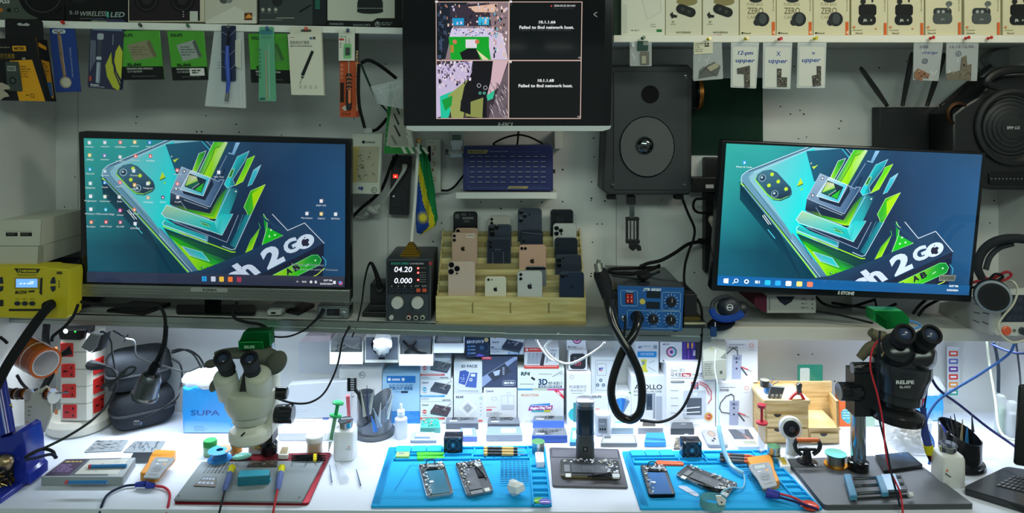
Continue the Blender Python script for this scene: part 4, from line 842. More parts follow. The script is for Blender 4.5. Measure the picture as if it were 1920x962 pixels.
m=MB();P=front(m,2.079,'gloss');P.box(1853,322,1945,346,0,.003,'131517','gloss',.8,3)
for x in range(1858,1925,7):P.circ(x,335,1.5,'6f7578')
m.build('control_panel',t)
m=MB();P=front(m,2.2,'plastic');P.slab([(1855,110),(1862,98),(1875,92),(1960,90),(1960,128),(1866,126)],-.04,0,'a9adab','plastic',2);P.ring(1893,118,26,27,'8a8e8c',n=20,a0=190,a1=300);tag(m.build('plastic_cover'),'pale grey moulded cover above the round-grilled speaker','cover')
# blue charging hub on the small shelf
t=thing('charging_hub','dark blue charging hub with rows of slots on small wall shelf','charger',W(952,359,2.18))
m=MB();P=front(m,2.15,'plastic');P.slab([(869,275),(1033,272),(1037,278),(1037,358),(868,357)],-.07,0,'232b68','plastic',.8)
P.ring(885,348,7,7.8,'6a76a8',a0=90,a1=180);P.line([(885,352),(1030,353)],.6,'6a76a8');P.line([(877,344),(877,285)],.5,'5a66a0');P.poly([(877,281),(916,281),(912,288),(877,288)],'a89a4a');P.text('MECHANIC',880,286.3,3.4,'2b2f5a',w=28,bold=.03);P.poly([(954,349),(991,349),(988,354),(951,354)],'a89a6a');P.text('60-port',957,353,2.6,'2b2f5a',w=24);P.scrib(918,283,952,286.5,1,'7a86b8');P.scrib(956,284,1012,286,1,'4a568c');P.scrib(998,348,1024,353,3,'44508a',.3)
for j in range(6):
    for i in range(10):
        x=881+i*14.4+(3.5 if i>4 else 0)+j*0;y=293+j*9.6;P.h=.0004;P.rect(x,y,x+9,y+1,'aab2d8');P.rect(x,y+1,x+9,y+3.4,'10143c')
m.build('body',t)
m=MB();P=front(m,2.17,'plastic');P.box(1036,318,1041,325,-.01,0,'16181c');m.build('switch',t)
for p in([(972,246,2.2),(971,262,2.2),(969,275,2.2)],[(936,275,2.2),(925,270,2.2),(945,259,2.2),(970,253,2.2),(990,256,2.2),(1008,264,2.2),(1017,270,2.2),(1010,275,2.2)]):
    rope(p,.003,'0e1012','cable',['black cable dropping behind the hanging screen to the charging hub','black cable arching over the top of the charging hub'][len(p)>3])
m=MB();P=front(m,2.2);P.box(1040,246,1055,279,-.045,0,'d5d8d2','paper',.5);tag(m.build('shelf_bracket'),'plain white wall bracket right of the charging hub','bracket')
t=thing('wall_bracket','white plastic pivot bracket with side screw, left of the charging hub','bracket',W(857,296,2.18))
m=MB();P=front(m,2.2,'plastic');P.box(845,246,870,270,-.045,0,'d2d6d0','plastic',.4);P.box(848,253,864,262,0,.003,'5f7068','metal',.4,1);m.build('arm',t)
m=MB();P=front(m,2.17,'plastic');P.slab([(845,263),(865,263),(868,268),(866,276),(868,295),(844,295),(847,276),(844,268)],-.03,0,'d8e2ea','gloss',1);m.build('cover',t)
m=MB();m.tube([W(835,285,2.17),W(876,285,2.17)],.006,'b9bdb8','plastic');m.tube([W(835,285,2.17),W(841,285,2.17)],.0085,'4b5254','plastic');m.build('pivot_screw',t)
# white outlet strip behind the flag
t=thing('outlet_box','narrow white earphone carton hanging behind the flag','box',W(812,360,2.22))
m=MB();P=front(m,2.2);P.box(799,262,826,362,-.04,0,'cfd2c6','paper',.5);P.text('Realme',802,268,2.8,'4a4e48',w=12);P.rect(802,273,808,304,'15171c',3)
for y in(278,308,336):P.ring(813,y,3,4.4,'b08a4a',a0=-120,a1=120);P.rect(810,y+8,813,y+13,'8a6a3a')
P.text('earphone',823,318,2,'6a6d64',rot=-90,w=12);m.build('carton',t)
rope([(826,357,2.22),(840,357,2.22),(852,350,2.22),(862,338,2.22),(872,325,2.22)],.0035,'121416','cable','short black cable left of the charging hub')
# black upright power strip with plugs, and its leads
t=thing('power_strip','black upright power strip with glowing red switch, left of the flag','power strip',W(748,404,2.24))
m=MB();P=front(m,2.215,'plastic');P.slab([(735,292),(770,293),(765,404),(729,402)],-.034,0,'23252c','plastic',1.2)
for x,y in((752,312),(748,347),(745,388)):P.rect(x-5,y,x+5,y+2,'0a0b0e');P.poly([(x+7,y-3),(x+9,y-8),(x+11,y-3)],'0a0b0e');P.poly([(x+7,y+4),(x+9,y+9),(x+11,y+4)],'0a0b0e')
m.build('body',t)
m=MB();P=front(m,2.2148,'glow');P.box(737,327,746,334,0,.002,'ff2a1c','glow',.5,1);P.circ(741.5,331,1.5,'ffb0a0',fn='glow');m.build('switch',t,'red lit switch')
m=MB();P=front(m,2.21,'gloss');P.circ(739,368,4,'3a3d44');P.circ(738,368,2,'d8dce0');m.build('reset_button',t)
rope([(759,310,2.2),(757,320,2.19),(745,340,2.19),(730,362,2.19),(716,382,2.19)],[.009,.006,.0035,.0032,.0032],'b9bcb6','plug_lead','grey-white plug and lead crossing the black upright power strip','plug')
m=MB();m.blob(W(699,394,2.2),.022,.014,.013,'b4b8b4','plastic',M=Matrix.Rotation(math.radians(20),3,'Y'));m.tube([W(714,384,2.19),W(706,390,2.195)],[.005,.011],'b4b8b4');m.tube([W(690,398,2.2),W(682,404,2.2),W(668,402,2.22)],[.009,.004,.003],'b4b8b4')
tag(m.build('adapter'),'pale grey adapter lump hanging below the black upright power strip','adapter')
rope([(745,290,2.21),(735,305,2.2),(718,350,2.2),(700,372,2.2),(680,388,2.2),(655,412,2.2)],.005,'101214','cable','black cable falling behind the white tool card to the left monitor')
rope([(673,120,1.97),(672,160,1.975),(674,200,1.975),(684,240,1.98)],.0045,'0e1011','cable','black cable hanging just right of the orange screwdriver card')
rope([(677,120,1.97),(690,152,2.0),(706,185,2.05),(725,208,2.1)],.003,'1b3f33','cable','thin cable running from the shelf down behind the green striped carton')
rope([(677,118,1.97),(690,113,1.97),(704,118,1.98),(722,130,2.0),(742,146,2.05)],.005,'0e1011','cable','thick black cable bowing right of the orange card to the screen')
rope([(696,246,2.15),(706,243,2.17),(716,234,2.18),(726,222,2.2)],.005,'0e1011','cable','black cable end just above the white tool card')
# clear bag, striped green box, white MJ card
m=MB();P=fq(m,[(694,162),(754,148),(756,205),(708,195)],2.0,(60,50),'film');P.slab(rr(0,0,60,50,2),-.004,0,'dfe6e8','film')
for a,b in(((2,12),(30,6)),((8,20),(40,14)),((14,10),(22,30)),((30,20),(56,12))):P.line([a,b],.8,'ffffff',fn='frost')
tag(m.build('clear_bag'),'crumpled clear bag at the left edge of the hanging screen','bag')
def dr(P,w,h):
    P.poly([(0,0),(18,0),(8,h),(0,h)],'1f7a34');P.poly([(6,0),(10,0),(22,30),(17,30)],'d8dccb');P.poly([(10,26),(w-3,26),(w-8,h-14),(2,h-14)],'a9a89a')
    P.rect(0,h-12,w,h,'2b8a3c')
    for i in range(4):P.poly([(24+i*10,h-12),(29+i*10,h-12),(33+i*10,h),(28+i*10,h)],'d8dccb')
    for i in range(3):P.poly([(w-9,70+i*12),(w-3,80+i*12),(w-3,86+i*12),(w-9,76+i*12)],'d8dccb')
    for x,y in((14,34),(12,54),(13,76)):P.slab([(x,y),(x+3,y+1),(x+12,y+21),(x+9,y+22)],0,.001,'23262a')
    P.slab([(8,96),(11,95),(19,112),(16,114)],0,.001,'7a7a70');P.circ(20,17,3,'2a5a34')
    for i in range(8):P.text('e',3,112-i*10,3,'a8d8a8',rot=-90)
hung('striped_box','green and beige striped carton of small blades left of the screen','box',[(730,158),(758,160),(778,288),(720,288)],2.08,.05,'c9c8ba',dr,uv=None)
def dr(P,w,h):
    P.circ(21,16,3,'23282e');P.text('SUNSHINE',25,18,3.4,'23282e',w=17,bold=.03);P.rect(2,24,w-4,92,'b9b29a',2);P.poly([(2,24),(14,24),(10,92),(2,92)],'c4b06a');P.text('MJ',13,105,5,'26348c',w=9,bold=.06,skew=.2);P.ring(44,106,4.6,5.6,'3c4044');P.scrib(41,104,47,109,3,'3c4044')
    for _ in range(34):x,y=R.uniform(8,w-12),R.uniform(30,88);P.rect(x,y,x+R.uniform(1,5),y+R.uniform(1,4),R.choice(('8d8770','a09a84','77725e')))
hung('tool_card','white hanging carton with beige window, marked MJ, right of left monitor','card',[(660,250),(717,251),(711,364),(659,363)],2.12,.025,'d4d6c8',dr)
m=MB();P=front(m,2.12,'plastic');P.box(682,240,697,250,-.01,0,'d9dbd6',bev=.5,r=3);P.box(683,232,687,242,-.01,0,'d9dbd6',bev=.3);tag(m.build('hook'),'small white plastic hook holding the white MJ carton','hook')
# ================================================================ standing on the long shelf
# bench power supply with the flag on top
t=thing('power_supply','dark bench power supply showing 04.20 and 0.000 in white digits','power supply',W(766,602,2.08))
dF=2.056
m=MB();P=front(m,dF,'plastic');P.box(723.5,486,808,603,-.19,0,'2b3038','plastic',.7,1.5);P.line([(724.5,487),(807,487),(807,602),(724.5,602)],1,'8f9aa2',fn='metal',close=True);P.rect(727,490,803,551,'16181f');P.rect(727,552,803,601,'3a4149')
P.text('SUGON 3005D',733,496,4.2,'2f9a84',w=34,bold=.04);P.text('DC POWER SUPPLY',769,495.8,3,'c2c8cc',w=26,bold=.03)
for i in range(4):P.ring(734.5+i*12.3,544,3.4,4.4,'3c4a66');P.circ(734.5+i*12.3,536.5,1.2,'a4aab0')
P.scrib(778,535,789,539,2,'b8bcc0',.4);P.scrib(791,535,801,539,2,'b8bcc0',.4)
for y in(503,511.5,516,520,525,529):P.scrib(787,y-1,799,y+.4,1,'a8acb0')
P.scrib(738,578,752,584,3,'8a9298',.35);P.scrib(776,578,792,584,3,'8a9298',.35);P.circ(807,494,3.5,'a8323c');m.build('case',t)
m=MB();P=front(m,dF-.0014,'glow');P.text('04.20',739,510,10,'e8ecff',w=33,skew=.12,fn='glow');P.text('0.000',739,531,10,'e8ecff',w=33,skew=.12,fn='glow');m.build('digits',t,'glowing white digits')
for y in(503,511.5,525):m=MB();P=front(m,dF-.0014,'glow');P.circ(784,y,2.2,'ff3a30',fn='glow');P.circ(784,y,1,'ffd8d0',fn='glow');m.build('indicator',t,'glowing red light')
for x in(784.5,796):m=MB();P=front(m,dF,'plastic');P.box(x-4,541,x+4,547.5,0,.003,'d8583a','plastic',.5,1);m.build('button',t,'orange-red button')
for x in(746,783.5):m=MB();P=front(m,dF,'plastic');P.lathe(x,566,[(.0175,0),(.0175,.008),(.016,.010),(.016,.018),(.0145,.020),(.001,.020)],['4b5054','c2c2ba','c2c2ba','d0d0c8','c4c4bc','c4c4bc'],'plastic',24);m.build('dial',t,'round cream dial')
for x,c,i in((734.5,'a9b0b4','c9cfd2'),(767,'b03a44','5a1018'),(780.5,'2a2c30','08090a'),(793,'3f9a5c','0a2c14')):m=MB();P=front(m,dF,'plastic');P.lathe(x,594,[(.0065,0),(.0065,.010),(.004,.011),(.004,.008),(.001,.008)],[c,'c6c4bc',i,i],'gloss',16);m.build('terminal',t)
t=thing('table_flag','small blue, yellow and green flag with a sun on a white pole','flag',W(772,478,2.12))
dp=2.12;zt=CZ-(486-CY)*dF/F+.0008
bx=W(771,0,dp).x
m=MB()
z=zt
for w_,h_ in((.029,.007),(.024,.006),(.0195,.007),(.015,.006),(.0105,.007),(.006,.005)):
    m.box((bx-w_,dp-w_,z),(bx+w_,dp+w_,z+h_*.55),'b8963c','metal');m.box((bx-w_*.88,dp-w_*.88,z+h_*.55),(bx+w_*.88,dp+w_*.88,z+h_),'7a5f24','metal');z+=h_
m.build('stepped_base',t,'gold stepped pyramid base')
m=MB();m.tube([(bx,dp,z),W(778,380,dp),W(785,268,dp)],.0052,'e4e6df','plastic',sm=0);m.blob(W(785.5,264,dp),.009,.009,.009,'d8b070','metal',8);m.build('pole',t)
m=MB();rows=[]
fl=[((787,268),(797,281)),((786,285),(806,305)),((785,305),(811,330)),((784.5,322),(815,352)),((783,345),(817,378)),((781,370),(819,395)),((780,395),(821,410)),((780,420),(816,424)),((781,436),(790,440))]
nu=18;gt=[0,0,.12,.35,.52,.70,.86,1,1];yt_=[0,0,0,0,.14,.36,.55,.72,.85]
fl=[((a[0]+(c[0]-a[0])*k/4,a[1]+(c[1]-a[1])*k/4),(b[0]+(d[0]-b[0])*k/4,b[1]+(d[1]-b[1])*k/4))for(a,b),(c,d)in zip(fl,fl[1:])for k in range(4)]+fl[-1:]
for j,(a,b)in enumerate(fl):
    rows.append([W(a[0]+(b[0]-a[0])*i/nu,a[1]+(b[1]-a[1])*i/nu,dp-.004+.006*math.sin(i*.75+j*.1))for i in range(nu+1)])
ids=[m.add(r)for r in rows]
for j in range(len(rows)-1):
    for i in range(nu):
        t_=(i+.5)/nu;yy=j/8
        q_=j//4;w_=(j%4)/4;g_=gt[q_]*(1-w_)+gt[q_+1]*w_;y_=yt_[q_]*(1-w_)+yt_[q_+1]*w_
        c='1f7a44' if t_>g_ else('c2b52c' if t_>y_ else '24489a')
        m.face((ids[j][i],ids[j][i+1],ids[j+1][i+1],ids[j+1][i]),c,'fabric')
P=front(m,dp-.012,'fabric')
for k in range(20):
    a=k*math.pi/10;P.h=0;P.poly([(793+7*math.cos(a-.1),408+7*math.sin(a-.1)),(793+13*math.cos(a),408+14*math.sin(a)),(793+7*math.cos(a+.1),408+7*math.sin(a+.1))],'d8cc4a')
P.circ(793,408,6.5,'cfc23c');m.build('cloth',t,'draped flag cloth')
# black adapters left of the supply
t=thing('charger_brick','black plug-in adapter with stubby lead, left of the bench power supply','adapter',W(706,600,2.15))
m=MB();P=front(m,2.12,'plastic');P.box(694,531,724,574,-.06,0,'1c1e22',bev=1,r=3);m.build('body',t)
m=MB();m.lathe(W(712,541,2.11),(0,-1,.1),[(.013,-.02),(.013,0),(.010,.004),(.001,.004)],'3c4046','gloss',18);m.tube([W(712,541,2.1),W(707,518,2.1),(W(697,494,2.12)),W(690,500,2.14),W(683,530,2.12),W(678,570,2.08),W(668,612,2.045),W(660,632,2.04)],[.009,.006,.003,.0025,.0022,.0022],'15171a');m.build('lead',t)
m=MB();P=front(m,2.09,'plastic');P.box(679,585,724,596,-.10,0,'17191d',bev=1,r=2);P.box(690,574,724,585,-.10,-.01,'1b1d21',bev=1,r=2);tag(m.build('flat_adapter'),'flat black box under the adapter left of the power supply','adapter')
# small things under the left monitor
m=MB();P=front(m,2.06,'plastic');P.box(501,581,527,591,-.05,0,'b9bcb8',bev=.8,r=2);P.rect(508,585,517,589,'15171a',1.5);P.box(504,576,546,582,-.1,-.03,'8a8d8a');tag(m.build('usb_hub'),'small pale grey USB hub under the left monitor','hub')
m=MB();P=ground(m,SZ(565)+.0005);P.slab([(537,588),(560,592),(590,576),(566,572)],0,.012,'16181b','plastic',1.5);tag(m.build('black_adapter'),'flat black box beside the grey USB hub','adapter')
t=thing('voltage_meter','small silver panel meter with dark display and knob, under monitor corner','meter',W(624,598,2.06))
m=MB();P=front(m,2.058,'plastic');P.box(594,574,655,597,-.05,0,'8f989c','metal',.8,2);P.rect(598,577,652,595,'787f84',1);P.rect(613,579,637,592,'121416');P.rect(615,581,627,590,'272c33');m.build('case',t)
m=MB();P=front(m,2.058,'plastic');P.lathe(645,587,[(.0075,0),(.0075,.008),(.006,.009),(.001,.009)],'a9b0b4','metal',18);m.build('knob',t)
rope([(607,579,2.04),(600,592,2.035),(590,602,2.03),(572,618,2.02),(545,630,2.0),(520,632,1.99),(505,628,1.98)],[.006,.005,.0028,.0025,.0025,.0025],'15171a','usb_cable','black plug cable from the silver meter down to the microscope camera')
m=MB();P=ground(m,SZ(300)+.0005);P.slab([(200,588),(270,592),(320,574),(250,570)],0,.012,'1b1d1f','gloss',2);tag(m.build('disc_drive'),'flat black box on the shelf under the left monitor','box')
# yellow soldering station
t=thing('solder_station','yellow soldering station with blue-lit display at far left','station',W(60,600,2.0))
m=MB();P=front(m,1.96,'plastic');P.slab([(-40,500),(88,500),(92,502),(129,505),(131,516),(128,592),(122,598),(-40,596)],-.06,0,'c9b91c','plastic',2.5)
P.poly([(26,503),(76,504),(71,512),(33,512)],'17181a');P.circ(37,508,3.4,'c9b91c');P.circ(37,508,2,'17181a');P.text('MECHANIC',42,510,4.2,'d8c820',w=27,bold=.05);P.text('TWIN SOLDER STATION',32,517,2.4,'3b3612',w=36,bold=.03)
P.rect(27,520,76,542,'a08d14',2);P.text('861DW',28,551,6,'17181a',w=23,skew=.15,bold=.05);P.poly([(54,545),(66,544),(64,548),(53,548)],'17181a');P.poly([(76,522),(80,520),(79,554),(74,550)],'17181a')
for x in(100,2):
    P.poly([(x-6,530),(x-2,520),(x+3,519),(x+5,530),(x+4,532),(x-4,532)],'1f2a3a');P.poly([(x-6,537),(x+5,536),(x+4,544),(x,547),(x-3,546)],'1f2a3a')
for x in(33,47,61):P.circ(x,569,6.4,'8a7d14',ry=4.6);P.circ(x,569,5.6,'141c30',ry=4)
for x in(33,47,61):P.scrib(x-4,560,x+4,562,1,'4b4515')
P.rect(17,579,88,583,'17181a',1);P.rect(107,509,117,514,'4b4515');P.rect(-4,562,7,574,'17181a',1);P.scrib(110,526,113,541,3,'4b4515');m.build('case',t)
m=MB();P=front(m,1.958,'glow');P.rect(30,523,70,539,'5a8cff',fn='glow');
for x in(37,44,51):P.rect(x,531,x+4,532.4,'e8f0ff',fn='glow')
P.scrib(56,528,66,534,2,'e8f0ff');m.build('display',t,'blue glowing display')
m=MB();P=front(m,2.02,'metal');P.box(-40,506,129,590,-.17,0,'23305a','metal');m.build('chassis',t)
m=MB();m.lathe(W(96,571,1.96),(0,-1,0),[(.014,0),(.014,.02),(.011,.022),(.001,.022)],'15171a','rubber',18);m.tube([W(96,572,1.94),W(80,588,1.9),W(60,615,1.84),W(36,650,1.8),W(12,688,1.78),W(-14,740,1.76),W(-40,800,1.75)],[.0115,.012,.012,.012,.012],'131517','rubber',12);m.build('hose',t,'thick black hose')
t=thing('white_box','upper white carton stacked above the yellow station','box',W(60,460,2.05))
m=MB();P=front(m,2.0);zb=[(0,0)];
P.slab([(-30,414),(78,411),(75,461),(-30,461)],-.2,0,'c2c2b4','paper',.4);P.rect(11,436,33,443,'17191b');P.rect(38,436,60,443,'17191b');P.scrib(14,438,30,441,2,'8a8d88',.3);P.scrib(41,438,57,441,2,'8a8d88',.3);P.scrib(10,433,60,434.5,1,'7a7d74')
P.h=.0004;m.build('carton',t)
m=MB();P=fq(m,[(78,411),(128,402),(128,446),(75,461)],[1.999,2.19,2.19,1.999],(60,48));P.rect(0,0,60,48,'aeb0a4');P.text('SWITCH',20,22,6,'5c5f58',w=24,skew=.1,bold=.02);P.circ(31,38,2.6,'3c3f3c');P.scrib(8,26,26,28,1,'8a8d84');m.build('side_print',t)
t=thing('white_box','lower white carton standing on the yellow station under another','box',W(60,498,2.05))
m=MB();P=front(m,1.995);P.slab([(-30,462.5),(72,462.5),(70,497),(-30,497)],-.2,0,'bdbdb0','paper',.4);m.build('carton',t)
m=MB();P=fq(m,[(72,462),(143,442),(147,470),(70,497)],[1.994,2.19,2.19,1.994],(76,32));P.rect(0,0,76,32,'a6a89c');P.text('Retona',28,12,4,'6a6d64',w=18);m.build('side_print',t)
m=MB();P=front(m,2.06,'plastic');P.slab([(133,500),(150,486),(152,560),(146,582),(128,583)],-.14,0,'15171b','plastic',1);tag(m.build('dark_case'),'dark box in shadow between the yellow station and left monitor','box')
rope([(152,566,2.0),(200,572,1.98),(260,571,1.98),(295,573,1.98),(308,590,1.97),(311,620,1.95)],.0045,'141618','cable','black cable running under the left monitor to the gooseneck lamp')
rope([(146,572,1.96),(138,592,1.92),(122,612,1.9),(100,630,1.9),(97,640,1.9)],.0042,'141618','cable','black cable dropping in front of the yellow station corner')
rope([(445,566,2.04),(436,582,2.03),(440,596,2.025),(460,604,2.02),(485,608,2.01),(500,616,1.99),(503,626,1.98)],[.0045,.0045,.0045,.0055],'121416','usb_cable','thick black cable from the left monitor over the shelf edge')
# wooden phone rack and its phones
t=thing('phone_rack','pale plywood tiered rack crowded with phones','rack',W(958,609,2.14))
Xa,Xb=W(819,0,2.06).x,W(1098,0,2.06).x;zs=SZ(960)+.0006
m=MB();P=front(m,2.056,'wood');P.slab([(817,555),(1099,559),(1099,607),(1090,607),(1086,605),(900,604),(830,604),(817,602)],-.005,0,'d8cc8f','wood',.6);
for x in(886,957,1029):P.rect(x-1.2,568,x+1.2,587,'6b5f38',fn='plastic');P.rect(x+.2,567,x+2,588,'a89a5c',fn='plastic')
m.build('front_board',t)
m=MB();P=front(m,2.058,'wood');P.slab([(822,601),(1098,603),(1098,608),(822,606)],-.004,.004,'b5a878','wood',.3);m.build('base_board',t)
for k in range(12):
    d=2.073+.0135*k;z=1.168+.0138*k;m=MB();m.box((Xa+.004,d,z-.055),(Xb-.004,d+.003,z),('d6cd98','a39b70')[k%2],'wood');m.build('slat',t)  # every second slat coloured darker: shading of the steps painted into the wood
for x,c in((Xa,'c2b884'),(Xb-.004,'c2b884')):
    m=MB();sd=[Vector((x,2.062,zs)),Vector((x,2.062,1.175))]
    for k in range(12):d=2.073+.0135*k;z=1.176+.0138*k;sd+=[Vector((x,d,z)),Vector((x,d+.009,z))]
    sd+=[Vector((x,2.235,1.32)),Vector((x,2.235,zs))];m.loft([sd,[p+Vector((.004,0,0))for p in sd]],c,'wood');m.build('side_panel',t)
for px in(889,960,1031):
    x=W(px,0,2.06).x;m=MB()
    for k in range(11):d=2.0775+.0135*k;z=1.16+.0138*k;m.box((x,d,z-.04),(x+.004,d+.006,z+.006),'b0a674','wood')
    m.build('divider',t)
def lens(P,x,y,r,ring='1a1c20'):P.lathe(x,y,[(r*P.sc*1.15,0),(r*P.sc*1.15,.0012),(r*P.sc*.95,.0016),(r*P.sc*.9,.0008),(.0002,.0008)],[ring,ring,ring,'0a0c12'],'gloss',16,h=P.h)
def phone(label,x0,y0,x1,slot,col,cams,logo=None,ln=.15,fnm='gloss',extra=None,edge=None,bump=None):
    d=2.073+.0135*slot+.0035 if slot>=0 else 2.0625
    zt=CZ-(y0-CY)*d/F;zb=max(zt-ln,zs+.004);yb=CY+(CZ-zb)*F/d
    t=thing('phone',label,'phone',W((x0+x1)/2,yb,d+.004),group='second-hand phones in the plywood rack')
    m=MB();P=front(m,d,fnm);P.box(x0,y0,x1,yb,-.008,0,edge or col,fnm,.7,6,col)
    if logo:apple(P,*logo)
    if extra:extra(P,x0,y0,x1,yb)
    m.build('body',t)
    m=MB();P=front(m,d,fnm);b=bump or(x0+3,y0+3,x0+11,y0+19)
    P.box(*b,0,.0012,col,fnm,.5,min(6,(b[2]-b[0])/2.2));h=P.h
    c_=m.build('camera',t)
    for cx,cy,r in cams:m=MB();P=front(m,d,fnm);P.h=h;lens(P,cx,cy,r);m.build('lens',c_)
def ex(P,x0,y0,x1,yb):P.rect(x0+3,y0+3,x1-3,y0+30,'22262a',3);P.rect(x0+3,y0+4,x0+11,y0+13,'5a5f62');P.rect(x0+15,y0+3,x1-14,y0+7,'555a5c');P.rect(x0+17,y0+10,x1-7,y0+14,'6b6f70');P.rect(x0+20,y0+16,x1-14,y0+20,'4a4f52')
phone('opened black phone frame, top of the leftmost rack column',850,397,895,10,'101214',[(877,402,1)],extra=ex,bump=(874,400,880,404))
phone('gold phone edge just above the gold apple phone',853,428,896,7,'b59a84',[(859,433,3)])
def ex(P,x0,y0,x1,yb):P.rect(875,439,889,446,'d8cfc2',1);P.scrib(877,441,887,444,1,'6a5a4c')
phone('large gold apple phone with a paper sticker at its top corner',847,436,895,5,'c2a896',[(852,442,2.6),(852,450,2.6)],(868,466,4,'2a211d'),extra=ex,bump=(848.5,438,856,454),edge='a58d7c')
phone('champagne three-lens phone at the front left of the rack',840,490,891,-1,'cdb8a8',[(846.5,496.5,4.6),(857,503.5,4.6),(846,509,4.6),(857,512.5,1.6)],bump=(840.5,491,863,516),edge='b8a292')
phone('silver phone at the back of the second rack column',916,405,957,10,'b5b2ac',[(922,411,2.4),(922,418,2.4)],bump=(918,407,926,422))
phone('dark blue phone below the silver one, second rack column',915,421,959,8,'39424f',[(922,430,4.4),(931,426,4),(923,438,4.4)],bump=(917,423,936,443))
def ex(P,x0,y0,x1,yb):P.line(rr(924,468,944,500,3),1.2,'5c6878',close=True);P.line(rr(x0+1,y0+1,x1-1,y0+70,5),.7,'4f5a6a',close=True)
phone('black phone with a square ring stand outline on its back',913,447,958,5,'2a313e',[(920,454,2.4),(920,462,2.4)],extra=ex,bump=(917,450,924,466))
phone('small cream apple phone with a single lens, front row',909,519,949,-1,'dcd9c4',[(916,524,2),(922.5,524,1)],(929,542,3.8,'1d2026'),ln=.13,bump=(913,521.5,926,526.5))
phone('big dark phone with square camera island, tallest in the third column',971,391,1016,9,'414957',[(977,398,3.5),(984,405,3.5),(977,413,3.5),(993,402,1.4)],bump=(973,394,998,420))
def ex(P,x0,y0,x1,yb):P.line([(x0+4,y0+5),(x1-2,y0+8)],1.2,'5c6674');P.rect(x0+2,y0+9,x1-1,y0+60,'303846',2)
phone('black phone with a card holder line, above the rose gold phone',976,431,1018,8,'272e3a',[(982.5,452,1.5)],extra=ex,bump=(980,449.5,985,454.5))
phone('rose gold apple phone with a double lens, third column',973,459,1024,4,'d0ab96',[(978.5,465.5,2.4),(985,465.5,2.4)],(998,489,4.2,'33281f'),bump=(976,462.5,989,468.5),edge='b58f7c')
phone('grey phone with black top edge behind the silver apple phone',985,500,1024,1,'6f7780',[(996.5,504,1.5)],extra=lambda P,x0,y0,x1,yb:P.rect(x0+1,y0+1,x1-1,y0+6,'15181e',3),bump=(995,502,998,506))
phone('silver apple phone with an upright double lens, front row',970,508,1017,-1,'c5c9c6',[(976.5,514.5,2.5),(976.5,522.5,2.5)],(993.5,536.5,4.6,'262a30'),bump=(973,511,980,527),edge='a9adaa')
phone('black phone at the very top of the rightmost rack column',1032,393,1075,10,'1d2128',[(1043,401,1.4)],extra=lambda P,x0,y0,x1,yb:(P.line(rr(x0+1.5,y0+1.5,x1-1.5,y0+50,5),.8,'3c424c',close=True),P.rect(x0+11,y0+14,x0+26,y0+30,'262b33',2)),bump=(1041,399,1045,403))
phone('silver three-lens phone in the rightmost rack column',1037,419,1081,8,'bfc4c2',[(1043.5,427.5,3.8),(1051.5,432,3.6),(1043.5,437.5,3.8),(1052.5,438.5,1.5)],bump=(1038.5,421,1057,443),edge='9ca09f')
phone('dark phone with one bright dot below the silver three-lens phone',1040,446,1083,6,'262d39',[(1046.5,458.5,1.6)],bump=(1044,456,1049,461))
phone('graphite phone with square camera bump, rightmost column',1041,478,1090,3,'343c49',[(1048,488,4),(1056,483.5,1.8),(1048,497,4)],bump=(1043,480,1060,501))
phone('midnight blue apple phone at the front right of the rack',1049,510,1095,-1,'283449',[(1055,517.5,3.6),(1064,517.5,2)],(1073,537,4.2,'1e2636'),bump=(1051,512.5,1068,523))
# blue hot air station
t=thing('hot_air_station','blue hot air station with red power switch and four dials','station',W(1219,612,2.1))
c=[(1157,535),(1283,539),(1279,621),(1160,618)]
m=MB();P=fq(m,c,1.98,(125,83),'plastic');P.box(0,0,125,83,-.255,0,'2d333d','gloss',.6,0,'2b62a8')
A_=lambda pts,w=.8:P.line(pts,w,'9cc4e0',close=True)
A_(rr(6,9,38,38,4));A_(rr(84,10,119,44,4));A_(rr(18,46,120,79,3));P.text('JTB 852D',48,8,4.4,'dfe8f0',w=34,skew=.25,bold=.05);P.text('POWER',17,12.5,2.4,'dfe8f0',w=13)
P.rect(15,14,30,34,'16181c');P.rect(55,9,81,22,'0f1d28');P.rect(54,29,80,42,'0f1d28');P.circ(47,29,5.6,'b8a43c');P.circ(47,29,4.4,'d8c860')
for cx,cy in((101.5,27),(67.5,61),(101.5,62)):
    for k in range(11):a=math.radians(135+27*k);P.line([(cx+11*math.cos(a),cy+11*math.sin(a)),(cx+14*math.cos(a),cy+14*math.sin(a))],.8,'cfe0ec')
    P.scrib(cx-5,cy+13.5,cx+6,cy+15,1,'a8c4dc')
m.build('case',t)
for cx,cy in((101.5,27),(67.5,61),(101.5,62)):
    m=MB();P=fq(m,c,1.98,(125,83),'plastic');P.lathe(cx,cy,[(.0135,0),(.0125,.010),(.0115,.011),(.001,.011)],'17191d','plastic',20);P.h=.0112;P.line([(cx,cy),(cx,cy-6)],1,'c8d0d8');m.build('dial',t,'black dial')
m=MB();P=fq(m,c,1.98,(125,83),'gloss')
for x in(16,23):P.h=0;P.box(x,15.5,x+6,32.5,.0004,.004,'c42a24','gloss',.8,1);P.circ(x+3,21,1.3,'e8b0a8');P.rect(x+2,26,x+4,30,'e8b0a8')
m.build('power_switch',t,'red double rocker switch')
m=MB();P=fq(m,c,1.98,(125,83));P.lathe(36,58,[(.017,0),(.017,.018),(.014,.022),(.001,.022)],'14161a','rubber',20);P.lathe(9,60,[(.007,0),(.007,.012),(.003,.014),(.001,.014)],'9aa2a8','metal',14);m.build('hose_socket',t)
for x in(12,108):m=MB();P=fq(m,c,1.98,(125,83),'rubber');P.box(x,82,x+10,86,-.03,-.008,'111315','rubber',.4,1);m.build('foot',t)
m=MB();o=W(1190,575,1.96)
